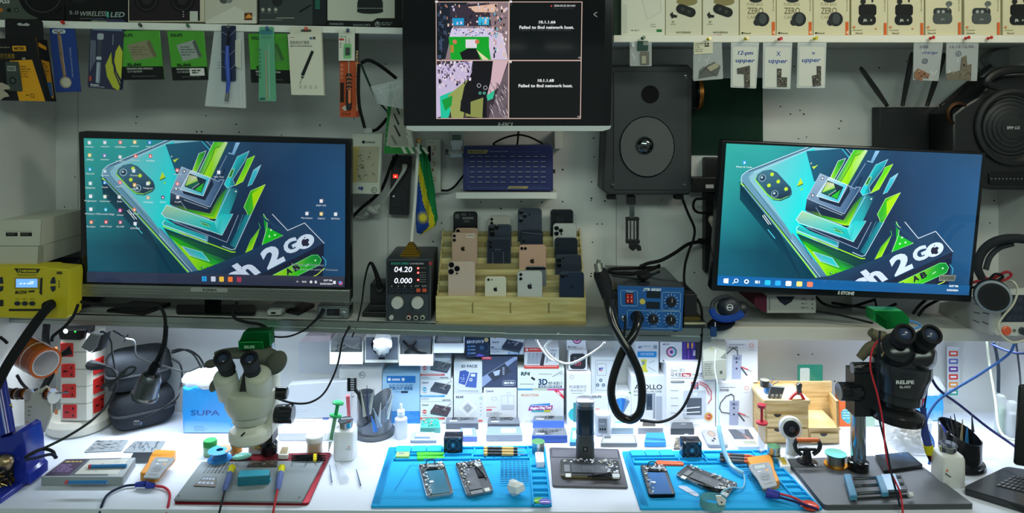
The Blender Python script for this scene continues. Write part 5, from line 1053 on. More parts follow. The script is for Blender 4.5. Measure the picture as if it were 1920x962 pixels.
m.tube([W(1194,590,1.955),W(1196,604,1.93),W(1188,628,1.91),(W(1170,655,1.90)),W(1152,700,1.89),W(1146,740,1.885),W(1158,775,1.88),W(1180,787,1.88),W(1198,776,1.87),W(1204,745,1.865),W(1200,705,1.865),W(1183,665,1.87),W(1165,635,1.885),W(1152,610,1.90),W(1143,580,1.92),W(1138,555,1.93)],[.0125,.0115,.011,.011,.011,.011,.0115,.012],'15171b','gloss',14);m.build('hose',t,'thick glossy black hose hanging in a loop')
m=MB();m.tube([W(1139,560,1.93),W(1134,535,1.95),W(1127,515,1.96),W(1124,508,1.96)],[.014,.021,.021,.017],'1a1c20','rubber',16);m.tube([W(1124,510,1.96),W(1121,494,1.965)],[.012,.0115],'a4a39c','metal',12,0);m.tube([W(1121,496,1.965),W(1123,487,1.967)],[.006,.005],'8e8d88','metal',10,0);m.build('handpiece',t,'black handle with silver nozzle pointing up')
m=MB();P=front(m,1.99,'plastic');P.box(1140,548,1158,562,-.03,0,'1b1d20',bev=1,r=3);m.build('handpiece_holder',t)
m=MB();m.tube([W(1172,592,1.965),W(1172,606,1.95),W(1170,630,1.94),W(1170,645,1.93)],.003,'15171b');m.build('sensor_lead',t)
ztop=CZ-(535-CY)*1.98/F
def on_top(px,py,h=.006):d=(CZ-ztop-h)*F/(py-CY);return W(px,py,d)
m=MB();m.tube([on_top(1236,500),on_top(1220,502,.008),on_top(1180,503),on_top(1145,505),on_top(1145,511),on_top(1180,514),on_top(1200,510,.012),on_top(1222,505,.008),on_top(1236,498)],.005,'101215');tag(m.build('coiled_cable'),'loops of black mains cable lying on the blue hot air station','cable')
m=MB();m.blob(on_top(1207,516,.014),.019,.034,.013,'15171a','rubber',M=Matrix.Rotation(math.radians(-18),3,'Z'));tag(m.build('cable_grip'),'black rubber lump holding the cable on top of the blue station','cable grip')
# stack right of the station
m=MB();P=front(m,2.03,'plastic');P.box(1283,552,1307,593,-.15,0,'1a1c20',bev=.8,r=2);P.box(1281,593,1312,600,-.15,.01,'8f7a4a','metal',.5);P.box(1281,600,1320,612,-.15,.012,'24272b',bev=.5);P.rect(1281,602,1320,606,'b9b48c')
tag(m.build('battery_case'),'dark box with brass-coloured plates right of the blue station','box')
t=thing('head_magnifier','black and blue headband magnifier resting on the shelf edge','magnifier',W(1362,612,2.03))
m=MB();P=front(m,2.0,'plastic');m.blob(W(1367,576,2.03),.034,.022,.03,'2b3039','plastic');m.blob(W(1352,607,2.03),.04,.03,.018,'1b2029','fabric',M=Matrix.Rotation(math.radians(-12),3,'Y'));m.blob(W(1390,580,2.04),.024,.02,.022,'20242c','plastic');m.build('shell',t)
m=MB();P=front(m,2.0,'plastic');P.lathe(1367,575,[(.016,0),(.016,.005),(.012,.007),(.001,.007)],'3a3f48','plastic',20);P.h=.0074;P.ring(1367,575,4.6,6.4,'d0d4da');P.rect(1362,574,1372,576.5,'d0d4da');m.build('knob',t)
m=MB();m.tube([W(1334,580,2.0),W(1340,592,1.99),W(1356,598,1.985),W(1376,596,1.985),W(1392,588,1.99)],.010,'24489a','fabric');m.tube([W(1334,582,2.0),W(1338,566,2.01),W(1352,558,2.02),W(1366,556,2.02)],.006,'2a3038','plastic');P=front(m,1.99,'fabric');P.box(1333,614,1344,632,-.008,0,'2c4a78','fabric',.6,2);P.box(1340,604,1342,612,0,.001,'c8d0e0');m.build('strap',t,'blue straps')
m=MB();P=front(m,2.06);P.slab([(1415,556),(1438,556),(1438,585),(1430,585),(1415,572)],-.16,-.001,'5d1f33','paper');P.box(1438,553,1530,587,-.16,0,'b8b5ae','paper',.5);P.slab([(1455,556),(1490,556),(1484,566),(1472,573),(1462,566)],0,.0006,'1c2230');P.scrib(1502,560,1516,584,3,'6a6a68',.25);P.rect(1441,558,1444,582,'8c8a86')
for y in(561,570,578):P.circ(1523,y,1.4,'3c3c40')
tag(m.build('camera_box'),'grey and maroon carton with a drawn dome camera under the right monitor','box')
# white power supply lying at the right end, with headphones in front
t=thing('power_supply','white vented bench power supply at the right end of the long shelf','power supply',W(1880,640,2.0))
m=MB();P=front(m,1.93,'plastic');P.slab([(1868,548),(1990,538),(1990,632),(1870,629),(1862,622)],-.02,0,'cfcfca','plastic',.8);P.rect(1878,553,1960,604,'252b3a');P.rect(1876,551,1878,606,'8f9296')
for j in range(3):
    for i in range(3):P.text('8',1888+i*10,566+j*17,9,'3c4557',w=8,skew=.1)
P.text('A',1880,566,4,'9aa2b0',w=4);m.build('front_panel',t)
m=MB();q=[W(1762,568,2.2),W(1866,548,1.935),W(1862,629,1.935),W(1762,596,2.2)];P=quad(m,q,(-1,-1,0),(104,60),'plastic');P.box(0,0,104,60,-.05,0,'bfc0bc','plastic')
for j in range(3):
    for i in range(4):x,y=34+i*17,14+j*15;P.line([(x,y),(x+11,y+2)],1.6,'2a2c30')
m.build('vented_side',t)
m=MB();tp=[W(1762,568,2.2),W(1866,548,1.935),W(1990,538,1.935),W(1990,560,2.2)];m.poly(tp,'c9cac6','plastic');m.build('top_cover',t)
m=MB();P=front(m,1.93,'plastic');P.lathe(1886,620,[(.0125,0),(.0125,.004),(.010,.006),(.001,.006)],'e8603c','gloss',20);m.build('output_button',t,'orange round button');m=MB();P=front(m,1.93,'plastic');P.lathe(1916,620,[(.010,0),(.010,.01),(.001,.01)],'5a5f68','metal',16);P.lathe(1901,619,[(.004,0),(.004,.003),(.001,.003)],'a8a8a0','metal',10);m.build('knob',t)
t=thing('headphones','black over-ear headphones leaning on the white power supply','headphones',W(1862,585,1.9))
m=MB();m.tube([W(1841,522,1.9),W(1833,500,1.9),W(1842,472,1.9),W(1866,453,1.89),W(1900,447,1.88),W(1950,452,1.87)],[.010,.011,.012,.012,.012],'23262b','rubber',12);m.tube([W(1848,506,1.905),W(1856,482,1.905),W(1874,465,1.9),W(1900,457,1.89)],.007,'3a3d42','fabric');m.build('headband',t)
m=MB();ax=Vector((-.45,-.85,.1));m.lathe(W(1862,556,1.90),ax,[(.034,-.045),(.042,-.04),(.044,-.022),(.040,-.012),(.042,-.010),(.042,.006),(.036,.012),(.028,.013),(.001,.010)],['1a1c1f','23262a','1a1c1f','0e0f11','26292d','8f9aa4','23262a','1d2024'],'rubber',28);m.build('ear_cup',t)
rope([(1760,527,2.1),(1800,535,2.08),(1830,528,2.05),(1862,522,2.04),(1886,510,2.03),(1896,516,2.03),(1880,526,2.03),(1850,522,2.04),(1842,512,2.05)],.0038,'a8323c','test_lead','red test lead coiled behind the headphones','test lead')
rope([(1766,534,2.1),(1810,540,2.07),(1850,534,2.03),(1880,520,2.02),(1866,514,2.02),(1850,530,2.03)],.0038,'191b1e','test_lead','black test lead coiled behind the headphones','test lead')
rope([(1892,526,1.92),(1902,530,1.9),(1908,545,1.9),(1900,570,1.9),(1882,592,1.9),(1872,610,1.9),(1880,630,1.9),(1900,642,1.9),(1930,636,1.9)],.0028,'d8d4c4','cable','cream cable in front of the white power supply')
m=MB();P=front(m,2.2);P.box(1598,545,1765,592,-.005,0,'c8ccd4','paper');tag(m.build('paper_sheet'),'pale paper sheet standing behind the right monitor','paper')
for k,(p,r)in enumerate((([(1528,555,2.12),(1545,570,2.1),(1570,576,2.09),(1600,574,2.1),(1640,562,2.12)],.004),([(1560,568,2.1),(1600,574,2.1),(1650,580,2.1),(1680,570,2.12)],.004),([(1640,560,2.1),(1646,580,2.08),(1660,588,2.07)],.003),([(1738,560,2.08),(1722,575,2.08),(1712,588,2.07)],.004),([(1760,562,2.08),(1735,576,2.08),(1722,592,2.07)],.004))):
    rope(p,r,'16181b','cable',['thick black cable loop just right of the grey and maroon carton','black cable sagging below the STONE lettering','short black cable above the green camera cube','black cable left of the white power supply, upper one','black cable left of the white power supply, lower one'][k])
rope([(1530,584,2.06),(1560,588,2.06),(1600,597,2.05),(1636,606,2.04)],.003,'16181b','cable','thin black cable running along the cream shelf to the green camera')
# ================================================================ cartons standing along the wall under the shelf
def wc(label,x0,y0,x1,y1,col,draw,d=2.17,t=.075,name='tool_box',**k):return carton(name,label,'box',x0,y0,x1,y1,d,t,col,draw,'small cartons against the wall under the shelf',bev=.5,**k)
def toolpic(P,x,y,w,h,col,hi='8d93a0'):
    """a drawn mould tray seen at an angle"""
    q=[(x+w*.25,y),(x+w,y+h*.25),(x+w*.8,y+h*.85),(x,y+h*.6)]
    P.poly([(a,b+h*.14)for a,b in q],'4b5160');P.poly(q,col)
    for _ in range(9):
        u,v=R.uniform(.12,.75),R.uniform(.15,.75);a=q[0][0]+(q[1][0]-q[0][0])*u+(q[3][0]-q[0][0])*v;b=q[0][1]+(q[1][1]-q[0][1])*u+(q[3][1]-q[0][1])*v;P.rect(a,b,a+w*.1,b+h*.05,R.choice(('2a2f38',hi)))
    P.line([(x+w*.62,y+h*.42),(x+w*1.0,y-h*.1)],1.3,'b0a8a4')
def dr(P,x0,y0,x1,y1):
    P.circ(x0+43,y0+11,6,'4a5666');P.circ(x0+43,y0+11,5,'e4e8ee');P.scrib(x0+39,y0+8,x0+47,y0+14,3,'4a5666');P.text('S',x0+13,y0+38,4.5,'8a93a0',w=4);P.scrib(x0+10,y0+51,x0+28,y0+54,1,'6a7484')
wc('blank white carton with a small round stamp behind the tool cup',636,692,716,795,'e3e6ec',dr,d=2.175)
def dr(P,x0,y0,x1,y1):
    P.rect(x0+8,y0+5,x1-8,y0+18,'2b7cd0');P.circ(x0+13,y0+11.5,3,'f0f6fc');P.text('SUNSHINE',x0+18,y0+13.5,3.6,'f0f6fc',w=15,bold=.06);P.circ(x0+39,y0+11.5,3,'f0f6fc');P.text('IP CPU PLANT TIN SET',x0+13,y0+24,3,'2b5f98',w=44,bold=.02)
    P.text('苹果CPU植锡套装',x0+13,y0+31,5.4,'1f5a9c',w=44,bold=.02);P.rect(x0+35,y0+33,x0+48,y0+37,'2b3c58',1);P.scrib(x0+23,y0+34,x0+34,y0+36,1,'4a88c8');P.rect(x0,y1-26,x1,y1,'3a8ad8');P.scrib(x0+2,y1-24,x1-2,y1-2,8,'62a8e8',.5)
wc('light blue carton marked CPU PLANT TIN SET',717,700,787,797,'a4cdee',dr)
def toolbox(badge,bar,col):
    def dr(P,x0,y0,x1,y1):
        P.text('Qianli',x0+3,y0+7,3.4,'4a5260',w=12,bold=.03);P.circ(x0+8,y0+18,4,badge);P.rect(x0+5,y0+17.3,x0+11,y0+18.8,'f4f4f4');P.scrib(x0+4,y0+24,x0+12,y0+26,1,'6a7280');P.rect(x0,y0+29,x0+46,y0+32.5,bar);P.scrib(x0+3,y0+30.2,x0+40,y0+31.4,1,'f0f0f0');P.scrib(x0+2,y0+34.5,x0+24,y0+39,2,'8890a0',.4);P.text('iHSKATUR',x1-20,y1-2,2.6,'3c4450',w=16,bold=.03);toolpic(P,x0+18,y0+4,40,24,col)
    return dr
wc('grey-topped mould tool carton, topmost of its stack of three',788,672,845,711.5,'d2d6dc',toolbox('c04850','c05a5c','5c626c'))
wc('mould tool carton with a blue band, middle of its stack of three',788,712,849,753.5,'e2e5ec',toolbox('38a0c8','2f9ad4','4c525e'))
wc('mould tool carton with a red band, bottom of its stack of three',788,754,849,797,'e4e7ee',toolbox('d8484c','e0504c','5a4a52'))
def dr(P,x0,y0,x1,y1):
    P.text('iD FACE',x0+14,y0+10,5,'3a4250',w=30,bold=.03);P.slab([(862,696),(872,694),(880,698),(872,722),(860,718)],0,.0006,'3f5aa4');P.slab([(882,699),(895,699),(893,727),(872,725)],0,.0006,'4a66b0');P.rect(883,701,891,706,'dfe6f4');P.circ(883,712,3,'dfe6f4');P.circ(883,712,1.4,'26366e')
    for _ in range(9):x,y=R.uniform(863,870),R.uniform(699,716);P.rect(x,y,x+2,y+1.4,'b8c8f0')
    P.scrib(x0+8,y1-6,x1-6,y1-4,1,'8a92a0')
wc('pale carton marked iD FACE with two blue boards',851,679,904,738,'d9dde2',dr)
def dr(P,x0,y0,x1,y1):
    P.text('RELIFE',x0+4,y0+8,4,'2c3440',w=14,bold=.04)
    for r,c in((17,'f2f4f6'),(11,'c4c8ce'),(8,'eceef2'),(7,'5a606a'),(5,'e4e6ea'),(3.4,'5a606a'),(1.8,'e4e6ea')):P.poly([(877,765-r),(877+r,765),(877,765+r),(877-r,765)],c)
    P.ring(x1-5,y0+8,2,2.6,'4a9a5a');P.rect(x1-10,y1-10,x1-2,y1-6,'e07068',1)
    for k in range(4):P.circ(x1-5,y0+18+k*7,1,'9aa0a8')
wc('white carton with a nested diamond, under the iD FACE carton',851,738.5,907,797,'e2e5ea',dr)
def dr(P,x0,y0,x1,y1):
    P.poly([(x0,y0+38),(x0,y1),(x0+64,y0+5),(x0+66,y0+6),(x0+66,y0),(x0+60,y0)],'8fa0c4');P.poly([(x0+10,y0+33),(x0+42,y0+12),(x0+56,y0+28),(x0+22,y0+47)],'3b4152');P.poly([(x0+20,y0+28),(x0+34,y0+24),(x0+32,y0+34),(x0+24,y0+36)],'b4c0d4')
    for k in range(5):P.rect(x0+38,y0+20+k*3,x0+42,y0+21.4+k*3,'b4c0d4')
    P.line(rr(x0+39,y1-13,x0+62,y1-4,2),.7,'dfe4f0',close=True);P.text('88DX PRO',x0+41,y1-6.5,4,'f4f6fa',w=19,bold=.05);P.rect(x0-1,y0-0,x0+18,y0+5,'d04858',1.5);P.scrib(x0+2,y0+1.5,x0+15,y0+3.5,1,'f4e4e8')
wc('dark slate carton marked 88DX PRO with a diagonal band',904,669,970,726.5,'414b66',dr)
def dr(P,x0,y0,x1,y1):
    P.text('Qianli',x0+4,y0+8,3.4,'4a4e58',w=14,bold=.03)
    for q in(((940,742),(964,742),(964,768),(940,768)),((922,745),(932,745),(932,750),(922,750)),((951,736),(957,736),(957,742),(951,742))):P.line(q,.5,'a4a8b0',close=True)
    P.line([(952,742),(952,768)],.5,'a4a8b0');P.rect(940,759,964,768,'c4c7cd');P.scrib(x0+5,y0+36,x0+24,y0+38,1,'d8707a');P.rect(x0+5,y0+40,x0+15,y0+43,'e05a60');P.scrib(x0+5,y0+46,x0+36,y0+56,4,'9094a0',.35)
wc('white carton with thin grey line drawing, under the dark slate one',907,727,969,797,'e6e7ec',dr)
def dr(P,x0,y0,x1,y1):
    P.text('RF4',x0+6,y0+12,6.5,'1f4a44',w=17,bold=.05,skew=.1);P.rect(x0+25,y0+16,x0+33,y0+20,'22262c',rot=35);P.scrib(x0+40,y0+9,x0+64,y0+11,1,'6a7a78');P.line([(x0+66,y0+14),(x0+82,y0+5)],1.5,'9aa2a4');P.text('3D',x0+39,y1-7,11,'1f4468',w=17,bold=.04);P.text('RF-KB11',x0+58,y1-7,6,'2a3c58',w=25,bold=.01)
    P.rect(x0+39,y1-5.5,x0+83,y1-1.5,'2a3c58');P.text('GLUE REMOVER BLADE',x0+41,y1-2.4,2.4,'e4e8ee',w=40,bold=.04);P.scrib(x0+5,y1-9,x0+30,y1-6.5,1,'8a9698');P.text('New',x0+79,y0+10,2.5,'4a5a58',w=6)
wc('off-white carton marked RF4 3D RF-KB11',970.5,692,1058,728.5,'dfe4df',dr)
def dr(P,x0,y0,x1,y1):
    P.text('MAGICOTEAM',x0+7,y0+14,4.4,'d8a078',w=32,bold=.04);P.rect(x0,y0,x0+28,y0+3,'4a9cc8');P.rect(x0+28,y0,x0+56,y0+3,'b8c4a8');P.rect(x0+56,y0,x1,y0+3,'c84890');P.poly([(x1-19,y0+3),(x1-10,y0+3),(x1,y0+13),(x1,y0+19)],'e0384c');P.text('NEW',x1-13,y0+7,3,'fbe4e8',rot=42,w=8,bold=.05)
    P.poly([(x0+24,y0+30),(x0+61,y0+27),(x0+60,y0+33),(x0+23,y0+36)],'2f86d0');P.poly([(x0+20,y0+41),(x0+22,y0+33),(x0+66,y0+31),(x0+65,y0+39)],'a8388c');P.text('Magico Diag Tool',x0+24,y0+38.5,4.4,'fbf2fa',w=39,rot=-2.5,bold=.06);P.poly([(x0+26,y0+41),(x0+50,y0+40),(x0+49,y0+43),(x0+26,y0+43.5)],'38b0c0');P.poly([(x0+50,y0+40),(x0+63,y0+39),(x0+61,y0+43),(x0+49,y0+43.5)],'c8cc3c');P.scrib(x0+26,y0+31,x0+58,y0+33,1,'e4f0fa');P.scrib(x0+14,y1-8,x0+30,y1-6,1,'a4a8b0')
wc('white carton marked MAGICOTEAM Magico Diag Tool',970.5,729,1057,797,'e3e5ea',dr)
def dr(P,x0,y0,x1,y1):
    P.ring(x0+9,y0+8,3,3.6,'5a6068');P.text('PCB速诊仪',x0+5,y0+29,5,'3a404a',w=32);P.text('ShortCam II',x0+7,y0+35,4,'3a404a',w=28);P.scrib(x0+9,y0+38,x0+32,y0+39.6,1,'6a707a');P.circ(x0+15,y0+78,12,'38b4bc');P.rect(x0+12,y0+56,x0+22,y0+92,'3f8a90');P.scrib(x0+4,y0+100,x0+20,y0+102,1,'9aa0a8')
wc('tall white carton marked PCB ShortCam',1063,699,1108,799,'e6e8ee',dr,d=2.16)
def dr(P,x0,y0,x1,y1):
    P.line(rr(x0+8,y0+6,x0+43,y0+62,4),.8,'9aa4b0',close=True);P.line(rr(x0+11,y0+12,x0+28,y0+34,2),.7,'7a8490',close=True);P.text('MY',x0+14,y0+24,5,'2b3c9c',w=9,bold=.04,skew=.2);P.rect(x0+15,y0+24,x0+21,y0+25.5,'e04a5a')
    for a,b in((18,43),(12,52),(23,52)):P.circ(x0+a,y0+b,3.2,'5f7486');P.circ(x0+a,y0+b,1.4,'b8c4d0')
wc('white carton with a printed round-button controller behind the hose',1108.5,670,1156,739,'d9dde1',dr,d=2.175)
def dr(P,x0,y0,x1,y1):P.text('RELIFE',x0+2,y0+6,4,'2c3440',w=17,bold=.04);P.rect(x0+8,y0+26,x0+16,y0+30,'e89080',1);P.scrib(x0+3,y0+34,x0+24,y0+42,3,'a0a6b0',.35)
wc('white carton marked RELIFE under the printed controller carton',1108.5,740,1140,797,'e4e6ea',dr)
def dr(P,x0,y0,x1,y1):
    for k in range(5):a=math.radians(40+17*k);b=math.radians(57+17*k);P.poly([(x0+25,y0+43),(x0+25-30*math.cos(a)*.9,y0+43-36*math.sin(a)),(x0+25-30*math.cos(b)*.9,y0+43-36*math.sin(b))],('3a8ae0','2a74cc','3a8ae0','2a6abc','6a86ac')[k])
    P.ring(x0+35,y0+9,3,3.8,'a4acb4');P.poly([(x0+36,y0-3),(x1,y0-4),(x1,y0)],'4a9a5a')
wc('white carton with a blue blade fan seen through the hose loop',1140.5,739,1183,797,'e6e8ec',dr)
def dr(P,x0,y0,x1,y1):
    P.text('MY',x0+6,y0+13,4,'3a56b0',w=7,bold=.04,skew=.2);P.scrib(x0+15,y0+8,x0+32,y0+12,2,'8a96a8',.4);P.rect(x0+4,y0+19,x0+40,y0+30,'2f96e0',1.5);P.text('修复专用测试架',x0+10,y0+26,4,'e8f4fc',w=25);P.poly([(x0+10,y0+34),(x0+22,y0+34),(x0+21,y0+42),(x0+21,y0+50),(x0+24,y0+58),(x0+10,y0+57),(x0+13,y0+46)],'d4cc48');P.rect(x0+12,y0+37,x0+18,y0+44,'8a9a9a');P.line([(x0+26,y0+40),(x0+36,y0+36)],.6,'5a626a');P.line([(x0+24,y0+48),(x0+38,y0+56)],.6,'5a626a');P.rect(x0+34,y0+7,x0+41,y0+14,'9aa4ac')
wc('white carton with a blue band and yellow drawing above the APOLLO carton',1191,640,1235,704,'dfe4ea',dr,d=2.18)
def dr(P,x0,y0,x1,y1):
    P.text('APOLLO',x0+6,y0+25,9,'25282e',w=52,bold=.02);P.text('INTERSTELLAR ONE',x0+5,y0+31,3.8,'3a3e46',w=52,bold=.01);P.rect(x0+28,y0+33,x0+40,y0+64,'4a5868');P.rect(x0+30,y0+37,x0+38,y0+58,'2f3c50');P.rect(x0+41,y0+32,x0+45,y0+80,'9aa2b0');P.rect(x0+46,y0+38,x0+58,y0+84,'b4bac6');P.scrib(x0+5,y0+35,x0+16,y0+38,1,'6a707a');P.scrib(x0+7,y0+9,x0+14,y0+11,1,'8ab49a')
wc('white carton marked APOLLO INTERSTELLAR ONE',1183.5,705,1247,797,'e7e9ef',dr)
def dr(P,x0,y0,x1,y1):
    P.text('MIC-PS',x0+5,y0+5,3,'3a3e48',w=12,bold=.03);c=(x0+21,y0+18);P.circ(*c,10,'25262e');P.circ(*c,8.4,'e48ac4');P.poly(el(c[0],c[1],8.4,n=12,a0=-80,a1=90),'7ac8e0');P.circ(*c,5.5,'f0f0f6');P.circ(*c,4.4,'b080c8');P.circ(*c,2,'343c6a');P.text('Microscope',x0+5,y1-2,3.2,'3a3e48',w=20,bold=.02)
wc('small white carton with a pink and blue lens ring',1238,642,1279,680,'e4e6ee',dr,d=2.18)
def dr(P,x0,y0,x1,y1):
    P.rect(x0+3,y0,x0+6,y1,'5a48a4');P.rect(x0+9,y0,x0+12,y0+10,'f0b84a');P.rect(x0+17,y0,x0+20,y0+10,'f0b84a');P.line([(x0+8,y0),(x0+8,y1)],.7,'2c2450');P.line([(x0+15,y0),(x0+15,y1)],.7,'2c2450');P.text('F88',x0+20,y0+14,4.4,'e4e0f8',rot=90,w=10,bold=.05);P.rect(x0+10,y0+14,x0+13,y1,'7a4ab8')
wc('deep purple carton with two yellow tabs',1279.5,643,1304,680,'4a3aa0',dr,d=2.18)
wc('narrow dark carton next to the purple one',1304.5,644,1314,680,'3c424c',None,d=2.18)
def dr(P,x0,y0,x1,y1):
    P.text('QianLi 潜力',x0+8,y0+15,5,'3a3e46',w=26);P.text('马卡龙',x0+8,y0+24,6.5,'2c3038',w=20,bold=.01);P.rect(x0+29,y0+17.5,x0+46,y0+24.5,'b03c44',1);P.text('Max',x0+32,y0+23.5,4.6,'f4e8e8',w=12,bold=.04);P.text('一体式',x0+48,y0+24,6.5,'2c3038',w=20,bold=.01);P.scrib(x0+8,y0+26.5,x0+68,y0+28.5,1,'7a808c');P.rect(x0+8,y0+32,x0+34,y0+36,'6a7078',2);P.scrib(x0+10,y0+33.2,x0+30,y0+34.8,1,'d8dce0')
    for k in range(4):P.scrib(x0+8,y0+50+k*14,x0+22,y0+52+k*14,1,'7a808c')
    P.slab(rr(x0+32,y0+50,x0+74,y0+102,4),0,.0008,'c4cad4');P.rect(x0+38,y0+64,x0+66,y0+96,'555c68',1);P.rect(x0+50,y0+54,x0+58,y0+60,'dfe4ea');P.line([(x0+30,y0+84),(x0+62,y0+81)],2,'eceef2');P.line([(x0+30,y0+92),(x0+62,y0+90)],2,'eceef2')
    for i in range(3):
        for j in range(3):P.rect(x0+46+i*5,y0+34+j*4.6,x0+50+i*5,y0+37.6+j*4.6,('b04a54','4a5a8a','8a5a7a')[(i+j)%3])
    P.line([(x0+62,y0+33),(x0+76,y0+40),(x0+84,y0+52),(x0+84,y0+66),(x0+78,y0+74)],1.6,'d04450');P.line([(x0+62,y0+37),(x0+74,y0+44),(x0+80,y0+58)],1.6,'d8606a');P.circ(x0+79,y0+99,8,'d0a45c');P.circ(x0+79,y0+99,5.4,'b8483c');P.scrib(x0+75,y0+96,x0+83,y0+101,2,'f0d8b0');P.scrib(x0+8,y1-14,x0+80,y1-4,3,'a8aeb8',.3)
wc('big white carton with a tablet device and red leads drawn on it',1249.5,682,1341,806,'e8e9f0',dr,d=2.145)
def dr(P,x0,y0,x1,y1):
    for k in(0,):P.text('POWER',x0+7,y0+16,4.4,'3a3e46',w=17,bold=.03);P.scrib(x0+7,y0+8,x0+36,y0+10.5,1,'6a7078');P.ring(x1-12,y0+10,3,4,'e07a6a');P.scrib(x1-18,y0+17,x1-6,y0+20,2,'b0b4bc',.4)
    a,b=x0+(24 if x0<1350 else 12),y0+(33 if x0<1350 else 27)
    P.slab([(a+1,b),(a+19,b),(a+17,b+46),(a,b+46)],0,.0006,'a4aac4');P.rect(a+3,b+3,a+16,b+10,'8a90ac',1)
    for j in(7,14,26):P.circ(a+9,b+j,2,'3f4658')
    P.line([(a+9,b),(a+9,b-8),(a+4,b-12),(a-6,b-8),(a-16,b+4),(a-18,b+14),(a-14,b+22),(a,b+24)]if x0<1350 else[(a+11,b),(a+10,b-8),(a+2,b-12),(a-9,b-2)],1.6,'25282e')
    P.line([(a+18,b+23),(a+30,b+28)],2.4,'d85a6a');P.line([(a+18,b+25),(a+28,b+38)],2.4,'3a3e50');P.line([(a+30,b+28),(a+37,b+31)],.9,'8a8e98')
wc('white POWER carton with a hub drawing, standing on the bench',1343,718,1412,806,'e6e8f0',dr,d=2.145)
wc('white POWER carton with a hub drawing, upper one near the shelf',1360,638,1421,717,'dde2ea',dr,d=2.16)
m=MB();P=fq(m,[(1316,642),(1362,640),(1362,711),(1319,713)],2.13,(46,70));P.box(0,0,46,70,-.012,0,'8d9086','gloss',.4,1,'a2a498');P.poly([(2,14),(24,8),(44,18),(44,32),(2,34)],'b4b6a8');P.line([(0,34),(46,33)],.7,'d8dad4');P.circ(18,13,3,'c4bc5c');P.circ(18,13,2,'a2a498');P.scrib(3,40,22,64,6,'5a5e58',.3);P.rect(33,54,38,60,'4a4e4c');P.poly([(34,30),(45,20),(45,33)],'7a7e74')
tag(m.build('glass_pack'),'grey glossy glass protector pack in front of the upper POWER carton','pack')
# ---- upper row just under the shelf
def dr(P,x0,y0,x1,y1):
    P.text('Qianli',x0+3,y0+11,3.4,'4a5260',w=13,bold=.03);P.rect(x0+2,y1-15,x0+7,y1-13,'3a424e');P.text('Middle Frame',x0+2,y1-9,3.4,'3a424e',w=25);P.scrib(x0+2,y1-7,x0+24,y1-3,2,'8890a0',.35);P.rect(x0+34,y1-5,x0+55,y1-1,'3a86c4');P.text('iHSKATUR',x0+36,y1-2,2.6,'e8f0f8',w=17,bold=.04);toolpic(P,x0+21,y0+4,42,26,'343a4c','8a94b0');P.circ(x0+9,y0+1.5,1.6,'e08a4a')
wc('carton marked Middle Frame with a dark mould tray picture',919,632,982,665,'ccd1da',dr)
def dr(P,x0,y0,x1,y1):
    P.text('高清大屏.自动对焦',x0+3,y0+9,4.4,'e0ecf8',w=32,bold=.02);P.circ(x0+40,y0+4,4,'d0b47c')
    for k in range(3):P.rect(x0+4,y0+13+k*6.4,x0+9,y0+17+k*6.4,'4a7ab8');P.rect(x0+10,y0+14+k*6.4,x0+19,y0+16+k*6.4,'8ab0d8')
    P.slab(el(x0+31,y0+19,8,9,6),0,.0006,'2b3c58');P.circ(x0+31,y0+18,4,'4a6a90');P.ring(x0+35,y0+18,9,9.6,'3a88a8',a0=-50,a1=60);P.poly([(x0+18,y0+33),(x0+26,y0+29),(x0+36,y0+33),(x0+26,y0+35)],'6a5ad0')
wc('dark navy carton with a drawn camera, just under the shelf edge',873,634,918,670,'2a3850',dr,rot=-2)
def dr(P,x0,y0,x1,y1):
    P.poly([(x0,y0),(x0+28,y0),(x0+35,y0+8),(x0,y0+8)],'d84a40');P.circ(x0+5,y0+4,2.6,'f0e4e0');P.scrib(x0+10,y0+2.4,x0+27,y0+5.6,1,'f4d8d4');P.rect(x0,y1-6,x1,y1,'d84a40');P.scrib(x0+3,y1-4.4,x1-3,y1-2.4,1,'f4d8d4')
    for k in range(4):P.poly([(x0+7+k*7,y0+10),(x0+13+k*7,y0+9),(x0+12+k*7,y0+31),(x0+5+k*7,y0+30)],'9aa0ac' if k<4 else '2a2c34')
    P.poly([(x0+34,y0+9),(x0+40,y0+8),(x0+36,y0+34),(x0+29,y0+33)],'3a343c')
    for k in range(3):P.poly([(x0+43+k*6,y0+10),(x0+47+k*6,y0+10),(x0+44+k*6,y0+28-k*3),(x0+40+k*6,y0+28-k*3)],'a4aab4')
    P.text('Qianli',x1-15,y0+6,3,'5a5e68',w=12)
wc('red and white carton of blades leaning above the RF4 carton',983,652,1048,691,'d8dadd',dr)
def dr(P,x0,y0,x1,y1):P.slab(rr(x0+3,y0+6,x1-3,y1-2,6),0,.0006,'2a2c34');P.text('20',x0+11,y0+28,7,'e0505c',w=12,skew=.1);P.rect(x0+10,y0+13,x0+15,y0+15,'6a6e78');P.circ(x0+20,y0+14,2,'4a4e58');P.scrib(x0+10,y0+18,x0+24,y0+19.4,1,'c8c8cc')
wc('small white carton with a black gadget showing red 20',1066,657,1101,694,'dfe0e4',dr)
def dr(P,x0,y0,x1,y1):P.circ(x0+19,y0+4,9,'2a2630');P.circ(x0+19,y0+4,7.4,'e08ac0');P.circ(x0+19,y0+4,4,'7a4a90');P.text('Microscope',x0+2,y1-5,3,'3a3e48',w=16,bold=.02);P.scrib(x0+2,y1-4,x0+30,y1-1,1,'9aa0a8')
wc('small white carton with pink lens ring above the red 20 carton',1063,632,1098,656.5,'dde0e6',dr,d=2.178)
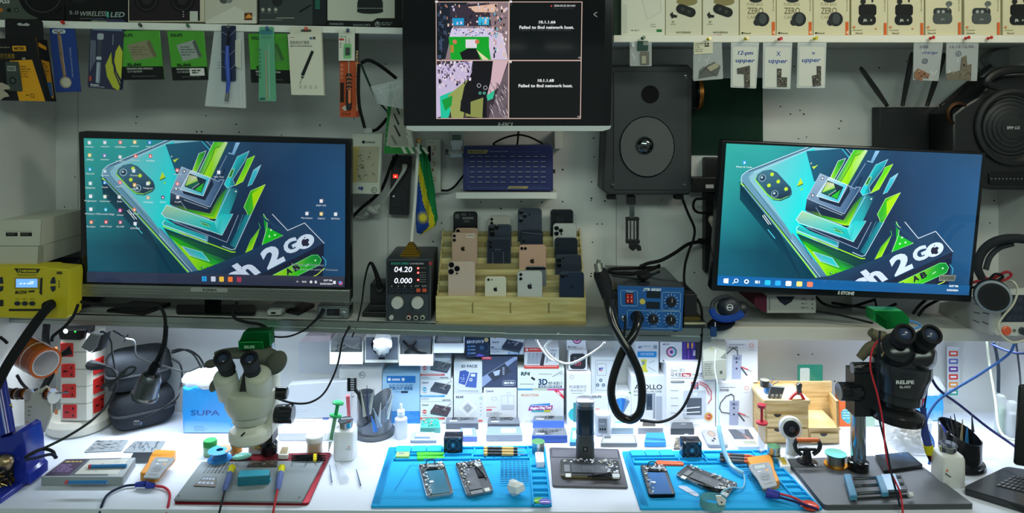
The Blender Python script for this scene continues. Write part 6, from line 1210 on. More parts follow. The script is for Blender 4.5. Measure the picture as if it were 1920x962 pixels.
# ---- holders fixed under the shelf, with what they hold
def holder(label,x0,y0,x1,y1,lip,col='e9ecee'):
    t=thing('wall_tray',label,'tray',W((x0+x1)/2,y1,2.2),group='white trays fixed to the wall under the shelf')
    m=MB();P=front(m,2.13);P.box(x0,lip,x1,y1,-.003,0,col,'plastic',.3);m.build('front_panel',t)
    m=MB();a,b=W(x0,lip,2.13),W(x1,y1,2.13);m.box((a.x,2.133,b.z),(b.x,WALL-.002,b.z+.003),col);m.box((a.x,2.133,b.z),(a.x+.002,WALL-.002,a.z+.03),col);m.box((b.x-.002,2.133,b.z),(b.x,WALL-.002,a.z+.03),col);m.build('tray_box',t)
holder('clear-sided white tray with wires, left one under the shelf',618,636,680,683,661)
m=MB();P=front(m,2.16,'plastic')
for k in range(3):P.tube([(624+k*6,655,.01),(640+k*8,640+k*3,.01),(660,650,.01),(676,641+k*5,.01)],.002,'9aa0a8')
m.lathe(W(626,655,2.15),(0,0,1),[(.011,0),(.011,.028),(.009,.028),(.009,.002)],'b8bec6','film');P.box(640,634,676,661,-.02,0,'aab0ba','frost');tag(m.build('loose_wires'),'clear bag of pale wires and tips in the left wall tray','bag')
t=thing('foam_box','open grey foam-lined box on the wall with crumpled tissue inside','box',W(715,680,2.2))
m=MB();P=front(m,2.14,'fabric');P.box(684,632,748,680,-.09,0,'dfe2e0','paper');P.box(686,632,746,674,0,.001,'6f7786','fabric');P.circ(716,646,20,'1a1c22');P.poly([(709,674),(711,670),(721,670),(723,674)],'1a1c22');m.build('box',t)
m=MB();m.blob(W(717,644,2.115),.028,.014,.033,'d3d6da','tissue',12,jit=.16);tag(m.build('crumpled_tissue'),'crumpled tissue stuffed in the grey foam-lined box','tissue')
holder('white tray holding black ribbon cables under the shelf',748,634,812,686,665)
m=MB();P=front(m,2.15,'plastic');P.box(752,636,808,664,-.03,0,'7d8591','plastic')
for a,b,w in(((756,638),(782,654),7),((780,638),(760,660),6),((770,646),(800,662),4)):P.tube([(a[0],a[1],.004),((a[0]+b[0])/2,(a[1]+b[1])/2+3,.01),(b[0],b[1],.006)],.004,'24262c','gloss')
for k in range(4):P.circ(784+k*4,656+k*1.5,1.4,'d0d4d8')
tag(m.build('ribbon_cables'),'tangle of black ribbon cables in the wall tray','cable')
holder('empty-looking pale tray left of the dark navy carton',813,636,870,662,644,'d4dae2')
m=MB();P=front(m,2.1395);P.box(818,637,866,642.5,-.05,-.004,'9aa0a8','paper');tag(m.build('paper_pad'),'grey pad lying in the pale wall tray','pad')
m=MB();P=front(m,2.17);P.slab([(562,642),(572,630),(620,630),(620,640)],-.06,0,'c0b4bc','paper');tag(m.build('tilted_box'),'pinkish grey box edge just under the shelf, right of the green camera','box')
m=MB();P=front(m,WALL-.002);P.box(635,684,760,699,-.001,.0004,'bcc2ca','paper');P.box(560,640,720,700,-.001,.0002,'d0d6de','paper');tag(m.build('paper_sheet'),'plain paper sheet taped to the wall behind the wall trays','paper')
# strips, tubes and paper on the right wall
m=MB();P=front(m,2.235);P.box(1776,650,1800,747,-.002,0,'cfd5da','paper')
for k,c in enumerate(('d8543c','6a70b8','6a3a9c','d8403c','e8964a','3fa890')):P.rect(1779,658+k*14.6,1796,668+k*14.6,c,1);P.rect(1782,661+k*14.6,1793,664.6+k*14.6,'eceef0',1)
tag(m.build('sticker_strip'),'hanging strip of six coloured stickers on the right of the wall','stickers')
rope([(1048,625,2.04),(1024,0,2.04)][:1]+[(1022,650,2.06),(1035,670,2.06),(1052,680,2.06),(1072,681,2.06),(1096,670,2.06),(1122,654,2.06),(1134,642,2.06)],.0032,'eef0f0','cable','upper white cable sagging in front of the cartons under the shelf')
rope([(1005,636,2.07),(1014,652,2.07),(1030,672,2.07),(1050,679,2.065),(1072,682.5,2.065),(1100,669,2.06)],.003,'e6e8e8','cable','lower white cable sagging in front of the cartons under the shelf')
# ================================================================ on the bench
Z0=ZT+.0006
def flat(name,label,cat,pts,h,col,draw=None,uv=(100,60),r=3,fnm='plastic',bev=1,z=Z0,group=None,side=None,done=True):
    """solid lying on the bench over four photo corners (tl, tr, br, bl)"""
    m=MB();P=gq(m,pts,z,uv,fnm);P.slab(rr(0,0,uv[0],uv[1],r),0,h,side or col,fnm,bev,col)
    if draw:draw(P,*uv)
    return tag(m.build(name),label,cat,group)
def gl(px,py,z=Z0):return Tp(px,py,z)
def jar(name,label,cat,px,py,prof,cols,fnm='plastic',n=24,z=Z0,sq=None):
    o=gl(px,py,z);j=max(2,len(prof)-4);t=thing(name,label,cat,o)
    for a,b,nm in((0,j+1,'body'),(j,len(prof),'lid')):
        if b-a>1:m=MB();m.lathe(o,(0,0,1),prof[a:b],cols[a:b-1]if len(cols[a:b-1])else cols[-1:],fnm,n,sq=sq);m.build(nm,t)
    return t
# tower socket strip
t=thing('socket_tower','white tower of red-faced power sockets on a rounded base','power strip',gl(150,800))
b=gl(150,800);m=MB();m.lathe(b,(0,0,1),[(.08,0),(.087,.006),(.088,.028),(.078,.042),(.06,.046)],'d9d7cb','plastic',40);m.build('base',t)
zt=CZ-(628-CY)*2.08/F;z1=b.z+.046
m=MB();x0,x1=W(106,0,2.08).x,W(166,0,2.08).x;P=local(m,(0,0,0),(1,0,0),(0,1,0));oc=[(x0,2.1),(x0+.012,2.08),(x1-.006,2.08),(x1+.004,2.09),(x1+.004,2.16),(x0,2.16)]
for k in range(5):
    a=z1+(zt-z1)*k/5;c=z1+(zt-z1)*(k+1)/5;m.loft([[(x,y,z)for x,y in oc]for z in(a+.0012,c-.0012)],'dcdbd0','plastic')
    m.loft([[(x*.9985-.0018,y+.001,z)for x,y in oc]for z in(a-.0014,a+.0014)],'9c9b92','plastic',cap0=False,cap1=False)
m.build('column',t)
def sock(P,x,y,w,h):
    P.box(x,y,x+w,y+h,0,.002,'d3322f','gloss',.8,2);P.rect(x+w*.16,y+h*.5,x+w*.5,y+h*.58,'2a0c0c');P.circ(x+w*.3,y+h*.54,w*.07,'2a0c0c')
    for j in(.25,.75):P.poly([(x+w*.68,y+h*(j+.1)),(x+w*.76,y+h*(j-.12)),(x+w*.84,y+h*(j+.1))],'2a0c0c')
for x,y,w,h in((116.5,643,24,26),(118,682,26,26),(119.5,720,26,26),(121,758.5,26,26)):m=MB();P=front(m,2.0795,'gloss');sock(P,x-3,y,w,h);m.build('socket',t,'red socket plate')
for y in(676,712,748):m=MB();c_=[W(168,y,2.095),W(184,y-10,2.15),W(184,y+20,2.15),W(168,y+28,2.095)];c_=[Vector((x1+.0045,p.y,p.z))for p in c_];P=quad(m,c_,(1,0,0),(20,28),'gloss');sock(P,0,0,20,28);m.build('socket',t,'red socket plate')
for y in(655,696,733,772):m=MB();P=front(m,2.1,'glow');P.box(103,y-5,108,y+5,0,.001,'c8743c','gloss',0,1);m.build('switch',t,'small orange switch')
m=MB();P=front(m,2.07,'gloss');P.slab([(108,620),(160,619),(158,634),(150,638),(112,637)],-.05,0,'1c1e22','gloss',1);P.circ(123,621,4.5,'f4f8ff',fn='glow');P.circ(141,622,1.8,'3ad84a',fn='glow');m.build('top_cap',t,'black top with small lights')
t=thing('plug_adapter','grey plug-in adapter hanging at the top of the socket tower','adapter',W(175,662,2.06))
m=MB();P=front(m,2.03,'plastic');P.slab([(168,626),(188,630),(181,652),(168,661),(151,652)],-.03,0,'6c727a','plastic',2);P.slab([(183,632),(193,628),(188,658),(168,663),(181,652)],-.04,-.004,'2c3036');P.circ(167,640,3.6,'565c64');m.build('body',t)
rope([(188,622,2.04),(196,624,2.04),(208,640,2.05),(211,665,2.04),(216,690,2.03),(221,702,2.02)],.0028,'30343a','cable','dark cable bowing between the socket tower and black cases')
m=MB();m.tube([W(132,657,2.06),W(122,662,2.05),W(112,668,2.04)],[.012,.009,.005],'17191c');m.tube([W(112,668,2.04),W(100,680,2.03),W(92,700,2.03),W(80,730,2.05)],.004,'17191c');tag(m.build('plug'),'black plug in the top socket of the tower','plug')
m=MB();m.tube([W(170,684,2.09),W(182,686,2.06),(W(199,687,2.05))],[.015,.012,.006],'2a2d31');m.tube([W(199,687,2.05),W(213,694,2.02),W(219,708,2.0),W(216,730,1.98),W(200,760,1.95),W(170,790,1.9),W(120,822,1.84),W(60,851,1.76),W(48,860,1.75)],.0032,'24272b');tag(m.build('plug'),'dark side plug of the tower with long lead running to the blue stand','plug')
# black zipped cases
def case(label,px,py,rx,ry,hz,z,ang):
    c=gl(px,py)+Vector((0,0,z-Z0));t=thing('zip_case',label,'case',c,group='black zipped cases by the socket tower')
    m=MB();M=Matrix.Rotation(math.radians(ang),3,'Z');m.blob(c+Vector((0,0,hz)),rx,ry,hz,'34383e','fabric',16,M,pw=.5);m.build('shell',t)
    m=MB();ring=[]
    for i in range(40):
        a=2*math.pi*i/40;q=M@Vector((math.copysign(abs(math.cos(a))**.5,math.cos(a))*rx,math.copysign(abs(math.sin(a))**.5,math.sin(a))*ry,0));ring.append(c+q+Vector((0,0,hz*.92)))
    m.tube(ring+[ring[0]],.004,'3b3f45','rubber',6,0);m.build('zip',t);return c
case('lower of the two black zipped hard cases',267,793,.086,.060,.055,Z0,38);case('upper of the two black zipped hard cases',260,793,.088,.062,.058,Z0+.1105,32)
m=MB();m.tube([W(258,793,1.97),W(272,785,1.97),W(300,770,1.98),(W(326,750,2.0)),W(340,728,2.05)],.0026,'34383e');m.box(*(lambda a:(a-Vector((.01,.004,.005)),a+Vector((.01,.004,.005))))(W(258,793,1.97)),'8a9096','metal');tag(m.build('usb_cable'),'thin dark USB cable draped over the lower black case','cable')
rope([(221,712,1.93),(205,715,1.93),(190,727,1.93),(200,722,1.93),(222,708,1.925),(240,690,1.93),(254,690,1.93),(244,702,1.93),(222,710,1.925),(212,722,1.93),(205,732,1.93),(216,716,1.92),(232,702,1.92),(236,694,1.93),(224,702,1.925)],.003,'3a3e44','coiled_cable','grey cable coil tied with a tan band in front of the black cases')
rope([(218,618,2.1),(236,634,2.1),(252,640,2.06),(258,670,2.0),(300,684,1.99),(345,697,2.0),(370,690,2.0),(395,676,2.0)],.0022,'7a8088','cable','thin grey wire crossing above the black cases to the microscope')
for k,p in enumerate(([(322,662,2.15),(350,656,2.15),(372,668,2.15),(385,690,2.15)],[(322,658,2.14),(340,655,2.14),(362,664,2.14),(378,690,2.14)],[(322,672,2.13),(338,684,2.13),(341,710,2.13),(334,742,2.1),(328,750,2.1)])):rope(p,.0028,'1a1c20','cable',['outer arc of black cable right of the upper black case','inner arc of black cable right of the upper black case','black cable curling down beside the blue tissue pack'][k])
# gooseneck lamp
t=thing('gooseneck_lamp','gooseneck lamp head pointing down in front of the black cases','lamp',W(270,750,1.93))
m=MB();m.tube([W(311,612,1.95),W(309,635,1.94),W(302,660,1.93),W(291,682,1.92)],.0058,'24272b','metal',10)
for k in range(26):m.lathe(W(311-k*.02*k,612+k*3,1.945-k*.001),(-.15,0,-1),[(.0066,0),(.0066,.0016)],'4a4e53','metal',10)
m.build('neck',t)
m=MB();o=W(292,680,1.92);m.lathe(o,W(270,745,1.93)-o,[(.009,0),(.013,.012),(.014,.028),(.022,.034),(.029,.052),(.032,.092),(.036,.096),(.036,.101),(.030,.102)],['2a2c30','2a2c30','33363a','686c72','707479','686c72','6b7076','8a9096'],'metal',28);m.build('lamp_head',t)
# tissue packs
def tissue(label,x0,x1,yb,yc,yt,cr=None):
    d=td(yb);t=thing('tissue_pack',label,'tissue pack',W((x0+x1)/2,yb,d))
    m=MB();P=front(m,d,'gloss');n=8;rg=[]
    top=[(x0+(x1-x0)*i/n,yc+3*math.sin(i*2.1))for i in range(n+1)]
    P.slab(top+[(x1+2,(yc+yb)/2),(x1-1,yb),(x0+1,yb),(x0-2,(yc+yb)/2)],-.07,0,'2f9bea','gloss',3);h=P.h
    P.poly([(x0+3,yb-26),(x1-3,yb-22),(x1-3,yb-2),(x0+3,yb-2)],['2f9bea','2f9bea','9fcdf2','a8d4f4']);P.text('SUPA',x0+(16 if cr is None else cr),yc+52,10,'1c4f98',w=54,bold=.01);P.scrib(x0+22,yb-14,x0+50,yb-3,4,'2a62a4',.25);m.build('wrapper',t)
    m=MB();m.blob(W((x0+x1)/2,(yc+yt)/2+6,d+.035),(x1-x0)*.5*d/F,.035,(yc-yt)*.62*d/F,'e6eaf0','tissue',12,jit=.10);m.build('tissue',t,'white tissue bulging out of the top')
tissue('blue SUPA tissue pack between black cases and grey microscope',342,436,813,727,688)
tissue('blue SUPA tissue pack behind the black microscope',1702,1769,790,741,700,-14)
# clear bags, papers and flat cartons behind the left microscope
flat('paper_stack','flat white carton with faint print left of the tool cup','box',[(540,792),(655,793),(650,826),(520,826)],.022,'e2e4ea',lambda P,w,h:(P.scrib(10,18,60,22,1,'7a828e'),P.rect(70,2,82,14,'6a7ac0')),(120,50))
m=MB();P=fq(m,[(540,722),(660,714),(655,782),(520,786)],2.15,(120,66),'frost');P.box(0,0,120,66,-.03,0,'c9d2dc','frost',.6,4);P.fn='paper';P.scrib(10,34,90,40,1,'a8b0bc');P.scrib(4,46,90,60,3,'b0b8c4',.2);tag(m.build('document_wallet'),'translucent plastic wallet of papers behind the microscope knobs','wallet')
# ---- left microscope, grey
def scope(px,py,label,mirror,hc,dk,base_px,base_py):
    pass
C0=gl(505,852);dz=C0.y
t=thing('microscope','grey-green stereo microscope with black eyepieces on the red mat','microscope',C0)
pole=Vector((C0.x,dz,0));m=MB();m.lathe((pole.x,pole.y,Z0+.006),(0,0,1),[(.0225,0),(.0225,.026),(.019,.030),(.016,.030)],'15171b','gloss',28);m.lathe((pole.x,pole.y,Z0+.03),(0,0,1),[(.0145,0),(.0145,.30)],'c4cbd2','chrome',24);m.build('post',t,'chrome post in black collar')
def wl(m,px,py,d,ax,prof,col,fn='plastic',n=28):m.lathe(W(px,py,d),ax,prof,col,fn,n)
hd=dz-.06;kk=hd/F;G='bcc0ae'
m=MB();wl(m,469,822,hd,(0,0,1),[(34*kk,-2*kk),(38*kk,2*kk),(38.5*kk,14*kk),(35*kk,20*kk),(26*kk,24*kk),(24*kk,30*kk)],'d4d5c8','plastic',40);wl(m,469,798,hd,(0,0,1),[(21*kk,-.006),(22*kk,10*kk)],'17191c','rubber')
m.tube([W(452,818,hd-38*kk),W(459,811,hd-36*kk)],.002,'2a2c30','metal');m.build('ring_light',t,'pale round light ring')
m=MB();wl(m,469,792,hd,(0,0,1),[(22*kk,0),(30*kk,3*kk),(32*kk,6*kk),(33*kk,18*kk),(38*kk,20*kk),(45*kk,34*kk),(46*kk,52*kk),(45*kk,60*kk),(30*kk,66*kk)],G,'plastic',40);m.blob(W(484,722,hd+.02),32*kk,.05,30*kk,G,'plastic',pw=.6);m.build('body',t)
for bx_,by_,tx,ty,r in((431,738,421,703,21),(487,738,484,700,23)):
    m=MB();o=W(bx_,by_,hd-.01);a=W(tx,ty,hd-.05)-o;m.lathe(o,a,[(r*kk*.7,-.012),(r*kk,-.002),(r*kk,.010),(r*kk,a.length*.9),(r*kk*.85,a.length),(r*kk*.6,a.length+.004)],[G,G,'c9cbbd',G],'plastic',32);m.build('eyepiece_housing',t)
m=MB();P=front(m,hd-.032,'plastic');P.slab([(455,700),(462,700),(468,740),(447,740)],-.05,0,'26292d','plastic',1.5);P.circ(457,735,1.2,'b0b4b8');m.build('bridge',t,'dark wedge between the eyepiece housings')
for ex_,ey_,bx_,by_ in((416,670,430,700),(467,671,476,704)):
    m=MB();o=W(bx_,by_,hd-.04);e=W(ex_,ey_,hd-.085);a=e-o;L=a.length;m.lathe(o,a,[(.016,-.006),(.0175,L*.2),(.0205,L*.25),(.0205,L*.45),(.0195,L*.5),(.0225,L*.95),(.0215,L),(.015,L),(.014,L*.93),(.001,L*.9)],['1a1c20','1a1c20','2c2f34','202226','34373c','2b2e33','17181b','0e0f11','1c2436'],'rubber',28);e_=m.build('eyepiece',t)
    m=MB();m.lathe(o+a*.92,a,[(.013,0),(.009,.003),(.001,.004)],'27324a','gloss',20);m.build('lens',e_,'dark glass lens')
m=MB();wl(m,514,737,hd+.02,(1,0,-.02),[(.016,0),(.016,.034),(.013,.036),(.001,.036)],['17191c','17191c','6f757c'],'gloss');m.build('zoom_knob',t);m=MB();wl(m,418,737,hd+.02,(-1,0,0),[(.015,-.01),(.014,.006),(.001,.008)],'17191c','gloss');m.build('zoom_knob',t)
m=MB();wl(m,517,776,dz-.02,(1,0,0),[(.020,-.002),(.0245,.002),(.026,.044),(.022,.048),(.001,.048)],['17191c','1d2024','1a1c20','5f656c'],'gloss',20);m.build('focus_knob',t)
m=MB();m.box((pole.x-.02,dz-.05,W(0,800,dz).z),(pole.x+.024,dz+.02,W(0,700,dz).z),'c0c4b8');m.box((pole.x-.008,dz-.03,W(0,822,dz).z),(pole.x+.018,dz+.018,W(0,800,dz).z),'1a1c20');m.build('focus_mount',t)
m=MB();rows=[]
m.blob(W(500,672,hd+.03),36*kk,.03,20*kk,'5c5f56','fabric',M=Matrix.Rotation(math.radians(22),3,'Y'));m.blob(W(518,680,hd+.0),18*kk,.02,24*kk,'55584f','fabric',M=Matrix.Rotation(math.radians(35),3,'Y'));m.blob(W(396,682,hd+.02),12*kk,.02,7*kk,'55584f','fabric');m.blob(W(402,722,hd+.02),8*kk,.015,14*kk,'666a60','fabric',M=Matrix.Rotation(math.radians(25),3,'Y'));m.blob(W(448,662,hd+.05),48*kk,.03,9*kk,'55584f','fabric')
m.build('dust_glove',t,'dull olive cloth draped behind the eyepieces')
def cube(label,pts,top,d,col,hi,txt=None):
    t=thing('microscope_camera',label,'camera',W(sum(p[0]for p in pts)/4,pts[2][1],d+.03))
    m=MB();P=front(m,d,'gloss');P.slab(pts,-.05,0,col,'metal',1.4);P.slab(top,-.045,-.004,hi,'metal',.8)
    if txt:P.up(.0002);P.text('RELIFE',*txt,'a8d8b0',bold=.03)
    m.build('body',t);return t
cube('green microscope camera cube above the grey eyepieces',[(446,641),(493,640),(494,655),(447,656)],[(455,624),(503,622),(505,650),(493,655),(493,640),(448,640)],1.93,'27a856','1f8f4a',(458,653,5))
rope([(500,735,1.95),(520,747,1.95),(550,756,1.96),(580,755,1.97),(605,740,1.98),(622,712,2.0),(634,680,2.02),(642,640,2.03),(655,612,2.035)],.0028,'191b1f','cable','thin black cable swooping from the shelf down to the grey microscope')
# ---- jars, bottles, cup
C=gl(702,812);t=thing('tool_cup','dark grey round pen holder packed with tweezers and brushes','pen holder',C)
m=MB();m.lathe(C,(0,0,1),[(.058,0),(.060,.004),(.060,.010),(.052,.012),(.050,.016)],'4b5158','plastic',36)
n=36;rings=[[],[],[],[]]
for i in range(n):
    a=2*math.pi*i/n;h=.075+.045*math.cos(a-.5);
    for j,(r,z)in enumerate(((.050,.014),(.051,h),(.048,h),(.047,.02))):rings[j].append(C+Vector((r*math.cos(a),r*math.sin(a),z)))
m.loft(rings,'5f6872','gloss',True,False,True);m.build('cup',t)
m=MB();m.lathe(C+Vector((-.022,-.016,.012)),(0,0,1),[(.023,0),(.025,.115),(.023,.115),(.021,.03)],'4a525c','gloss',24);m.build('inner_tube',t)
def stick(name,label,cat,px,py,qx,qy,d,r,col,fn='plastic',group=None):m=MB();m.tube([W(px,py,d),W(qx,qy,d+.01)],r,col,fn,8,0);return tag(m.build(name),label,cat,group)
m=MB();m.tube([W(672,735,2.02),W(680,760,2.02),W(690,790,2.03)],[.006,.006,.004],'2c3036');P=front(m,2.01,'plastic');P.box(651,709,657,734,-.004,0,'2c3036');P.box(664,709,668,736,-.006,0,'2c3036')
for j in range(6):P.box(651,710+j*4.2,665,712+j*4.2,-.004,0,'3a3e44')
m.tube([W(666,730,2.013),W(672,738,2.02)],.005,'2c3036');tag(m.build('antistatic_brush'),'black antistatic brush with comb-like bristles standing in the cup','brush')
for k,(a,b,c,e,r,col,lb)in enumerate(((688,722,690,780,.004,'3c3f66','dark violet pointed tweezer in the pen holder'),(676,731,684,780,.005,'b0b4a8','leftmost grey steel tweezer in the pen holder'),(702,727,692,775,.006,'b9bcb4','pale grey steel tool upright in the pen holder'),(726,738,722,790,.005,'8a92a8','blue-grey needle tool at the right of the pen holder'),
 (738,738,726,785,.005,'e8ecf0','white blade tool leaning right in the pen holder'),(700,766,712,800,.007,'8ba0b8','pale blue stubby tool at the front of the pen holder'),(696,780,704,808,.007,'3a80d8','bright blue handled tool low in the pen holder'),(714,756,710,800,.005,'c4c8cc','short silver tool in the middle of the pen holder'))):
    stick('hand_tool',lb,'tool',a,b,c,e,2.0+k*.004,[.0008,r,r],col,'plastic','tools in the dark grey pen holder')
C=gl(648,856);t=thing('solvent_bottle','square white dispenser bottle with steel cap, beside the red mat','bottle',C)
m=MB();R45=.027;m.lathe(C,(0,0,1),[(R45,0),(.029,.003),(.029,.070),(.026,.077),(.014,.082)],'e6e9ee','plastic',32,sq=5);P=local(m,C+Vector((.008,-.0293,.04)),(1,0,0),(0,0,-1),.001,'paper');P.text('PURE',0,8,4,'4a505c',w=12);P.circ(8,0,2,'d8744a');m.build('body',t)
m=MB();m.lathe(C+Vector((0,0,.081)),(0,0,1),[(.014,0),(.0185,.001),(.0185,.015),(.021,.017),(.020,.020),(.012,.018),(.001,.019)],['8a8f94','a4a9ae','c4c8cc','c4c8cc','9aa0a6','b0b4b8'],'chrome',28);m.build('cap',t)
t=thing('flux_syringe','green plunger syringe leaning beside the white bottle','syringe',gl(612,846))
m=MB();a,b=gl(616,850)+Vector((0,0,.004)),W(634,755,2.0);m.tube([a,a.lerp(b,.2)],[.001,.005],'d8dcd8',sm=0);m.tube([a.lerp(b,.2),a.lerp(b,.72)],.010,'b8cfc4','film',14,0);m.build('barrel',t)
m=MB();m.tube([a.lerp(b,.25),a.lerp(b,1)],.005,'1f9a54',sm=0);m.lathe(a.lerp(b,.72),(b-a),[(.017,0),(.017,.004)],'2aa862');m.lathe(b,(b-a),[(.015,-.004),(.016,0),(.012,.004)],'2ab066');m.build('plunger',t,'green plunger')
stick('flux_syringe','slim red-topped syringe standing left of the pen holder','syringe',652,742,655,800,2.06,[.006,.004,.004],'c8505a')
C=gl(752,820);m=MB();m.lathe(C,(0,0,1),[(.017,0),(.018,.002),(.018,.055),(.011,.060),(.010,.066)],'dfe4ea','frost',24);m.lathe(C+Vector((0,0,.066)),(0,0,1),[(.011,0),(.011,.012),(.004,.014),(.004,.03)],'eef0f4','plastic',20);tag(m.build('dropper_bottle'),'clear plastic bottle with white nozzle in front of the blue carton','bottle')
C=gl(590,846);m=MB();m.lathe(C,(0,0,1),[(.022,0),(.023,.003),(.023,.028),(.020,.031)],'cdd2da','film',28);m.lathe(C+Vector((0,0,.002)),(0,0,1),[(.020,0),(.020,.020)],'c8a468','plastic',24);m.lathe(C+Vector((0,0,.030)),(0,0,1),[(.0235,0),(.0245,.002),(.0245,.014),(.022,.017),(.001,.017)],'eceef0','plastic',28);tag(m.build('flux_jar'),'clear jar of amber flux with a wide white lid','jar')
jar('flux_jar','small jar with a bright green lid left of the grey microscope','jar',394,852,[(.0165,0),(.0175,.003),(.0175,.022),(.0165,.024),(.0185,.0245),(.0185,.036),(.016,.04),(.001,.041)],['7ab08a','8ac09a','8ac09a','5a8a6a','2f9a4c','2f9a4c','3fae5c','c8e8d0'])
jar('flux_jar','orange jar just under the microscope light ring','jar',443,846,[(.016,0),(.0165,.03),(.018,.031),(.018,.042),(.001,.043)],['c8842a','c8842a','d89a3a','e0a84a'])
jar('solder_paste_jar','white and purple jar marked PASTE behind the microscope ring','jar',479,848,[(.018,0),(.0185,.028),(.0195,.03),(.0195,.04),(.001,.041)],['eceef2','6a4a78','f0f0f2','f4f4f6'])
m=MB();P=front(m,td(848)-.0192);P.text('FLUX',470,834,5,'d8d04a',w=15,bold=.06);P.text('PASTE',469,842,5,'e8d84a',w=19,bold=.06);P.h=0;m.build('printed_label',[o for o in bpy.data.objects['solder_paste_jar'].children if o.name.startswith('body')][0])
t=thing('solder_wick','light blue reel of solder wick at the red mat corner','reel',gl(412,864))
m=MB();o=gl(412,862,Z0+.008);m.lathe(o,(0,0,1),[(.031,0),(.031,.003),(.019,.004),(.019,.022),(.030,.024),(.030,.026),(.009,.027),(.008,.02)],['3a8ad0','3a8ad0','2f7ac0','2a6ab0','4aa0e0','5ab0ea','1c4a80'],'gloss',32);P=local(m,o+Vector((0,0,.0265)),(1,0,0),(0,-1,0),.001,'paper');P.ring(0,0,14,28,'e8a078',n=14,a0=-110,a1=30);m.build('reel',t)
# ---- red mat under the grey microscope
RM=[(401,856),(622,851),(578,948),(325,946)]
t=thing('repair_mat','grey work mat with a red edge under the grey microscope','mat',gl(480,900))
m=MB();P=gq(m,RM,Z0,(300,200));P.slab(rr(0,0,300,200,8),0,.005,'8f2a34','metal',1.5);m.build('red_base',t)
m=MB();P=gq(m,[(378,868),(607,866),(566,944),(325,940)],Z0+.005,(300,170));P.slab(rr(0,0,300,170,4),0,.004,'7c858b','rubber',1,'8f989e');
for i in range(8):
    for j in range(6):P.circ(26+i*9,14+j*8,2.6,'4b5257')
P.line(rr(96,8,150,30,3),1.4,'4b5257',close=True);P.line(rr(228,10,262,30,3),1.4,'4b5257',close=True);P.ring(282-8,22,12,14,'4b5257',a0=180,a1=360);P.circ(290,8,3,'2a2d30');P.circ(290,158,3,'2a2d30');P.circ(8,160,3,'2a2d30');m.build('pad',t)
ZM=Z0+.0095
flat('circuit_board','phone circuit board lying in the middle of the red-edged mat','circuit board',[(468,868),(521,864),(520,876),(463,876)],.003,'4a4038',lambda P,w,h:[P.rect(x,y,x+R.uniform(4,14),y+R.uniform(3,10),R.choice(('b8a88c','2c2824','a89a80','6f6558','191715')))for x,y in[(R.uniform(2,84),R.uniform(2,48))for _ in range(30)]],z=ZM)
flat('thin_frames','small cut-out metal frame on the left of the red-edged mat','frame',[(383,894),(406,896),(404,914),(362,912)],.0015,'5b554c',lambda P,w,h:[P.rect(x,y,x+16,y+14,'8a9298')for x in(6,28,50,72)for y in(6,32)],z=ZM,fnm='metal')
t=thing('board_holder','teal phone board holder on the red-edged mat','holder',gl(478,910))
m=MB();P=gq(m,[(449,898),(507,896),(505,908),(445,912)],ZM,(60,24));P.slab(rr(0,0,60,24,3),0,.022,'1c6f86','plastic',1.2,'2aa4c0');P.box(4,2,40,20,0,.001,'5f6f7a','metal');P.box(14,-3,56,3,0,.008,'2aa4c0');P.box(42,6,62,14,-.01,.004,'38b8d0',bev=.6)
for k in range(6):P.rect(8+k*5,5+(k%3)*4,11+k*5,7+(k%3)*4,'a89a90')
m.build('body',t)
for nm,a,b,c_,tip,lb in(('grey',(437,872),(423,913),(411,962),'5a6470','multimeter probe with black lead on the red-edged mat'),('red',(529,872),(522,910),(512,962),'d8505a','multimeter probe with red lead on the red-edged mat')):
    t=thing('probe',lb,'probe',gl(a[0],a[1],ZM));A1,B1,C1=gl(*a,ZM+.009),gl(*b,ZM+.009),gl(*c_,ZM+.004)
    m=MB();m.tube([A1,A1.lerp(B1,.12)],[.0015,.004],tip,sm=0);m.tube([A1.lerp(B1,.10),A1.lerp(B1,.14),A1.lerp(B1,.16),A1.lerp(B1,.42)],[.007,.010,.008,.008],'d8d020',sm=0);m.tube([A1.lerp(B1,.42),B1,B1.lerp(C1,.18)],[.008,.0075,.004],'5f6fa8',sm=0);m.build('handle',t,'yellow and blue-grey handle')
    m=MB();m.tube([B1.lerp(C1,.15),B1.lerp(C1,.6),C1,C1+Vector((-.005,-.03,-.06))],.0026,'25282c' if nm=='grey' else 'c83038');m.build('lead',t)
flat('matchbox','small open tray of brass pins beside the microscope post','tray',[(528,845),(543,845),(540,861),(521,861)],.012,'d9dcda',lambda P,w,h:P.rect(2,2,16,22,'8a7a5a'),(18,24),z=Z0+.006)
m=MB();m.blob(gl(453,856,Z0+.014),.026,.014,.007,'7fcabb','gloss',M=Matrix.Rotation(math.radians(20),3,'Z'));tag(m.build('cleaning_pad'),'pale teal leaf-shaped pad on the back edge of the red mat','pad')
for k in range(3):
    t=thing('tweezers',['rearmost','middle','frontmost'][k]+' of the three black tweezers with yellow band on the red mat','tweezers',gl(580,856+k*4,Z0+.006),group='black tweezers at the back of the red mat')
    m=MB();y=855+k*4;z=Z0+.012
    for s_ in(-1,1):m.tube([gl(546,y+s_*.6,z),gl(570,y+s_*1.2,z),gl(592,y+s_,z),gl(611,y-.5,z)],[.001,.0022,.0022,.0012],'24272b','metal',6)
    m.build('arms',t);m=MB();m.tube([gl(588,y,z),gl(594,y,z)],.0058,'e0cc2c',sm=0);m.build('band',t,'yellow band')
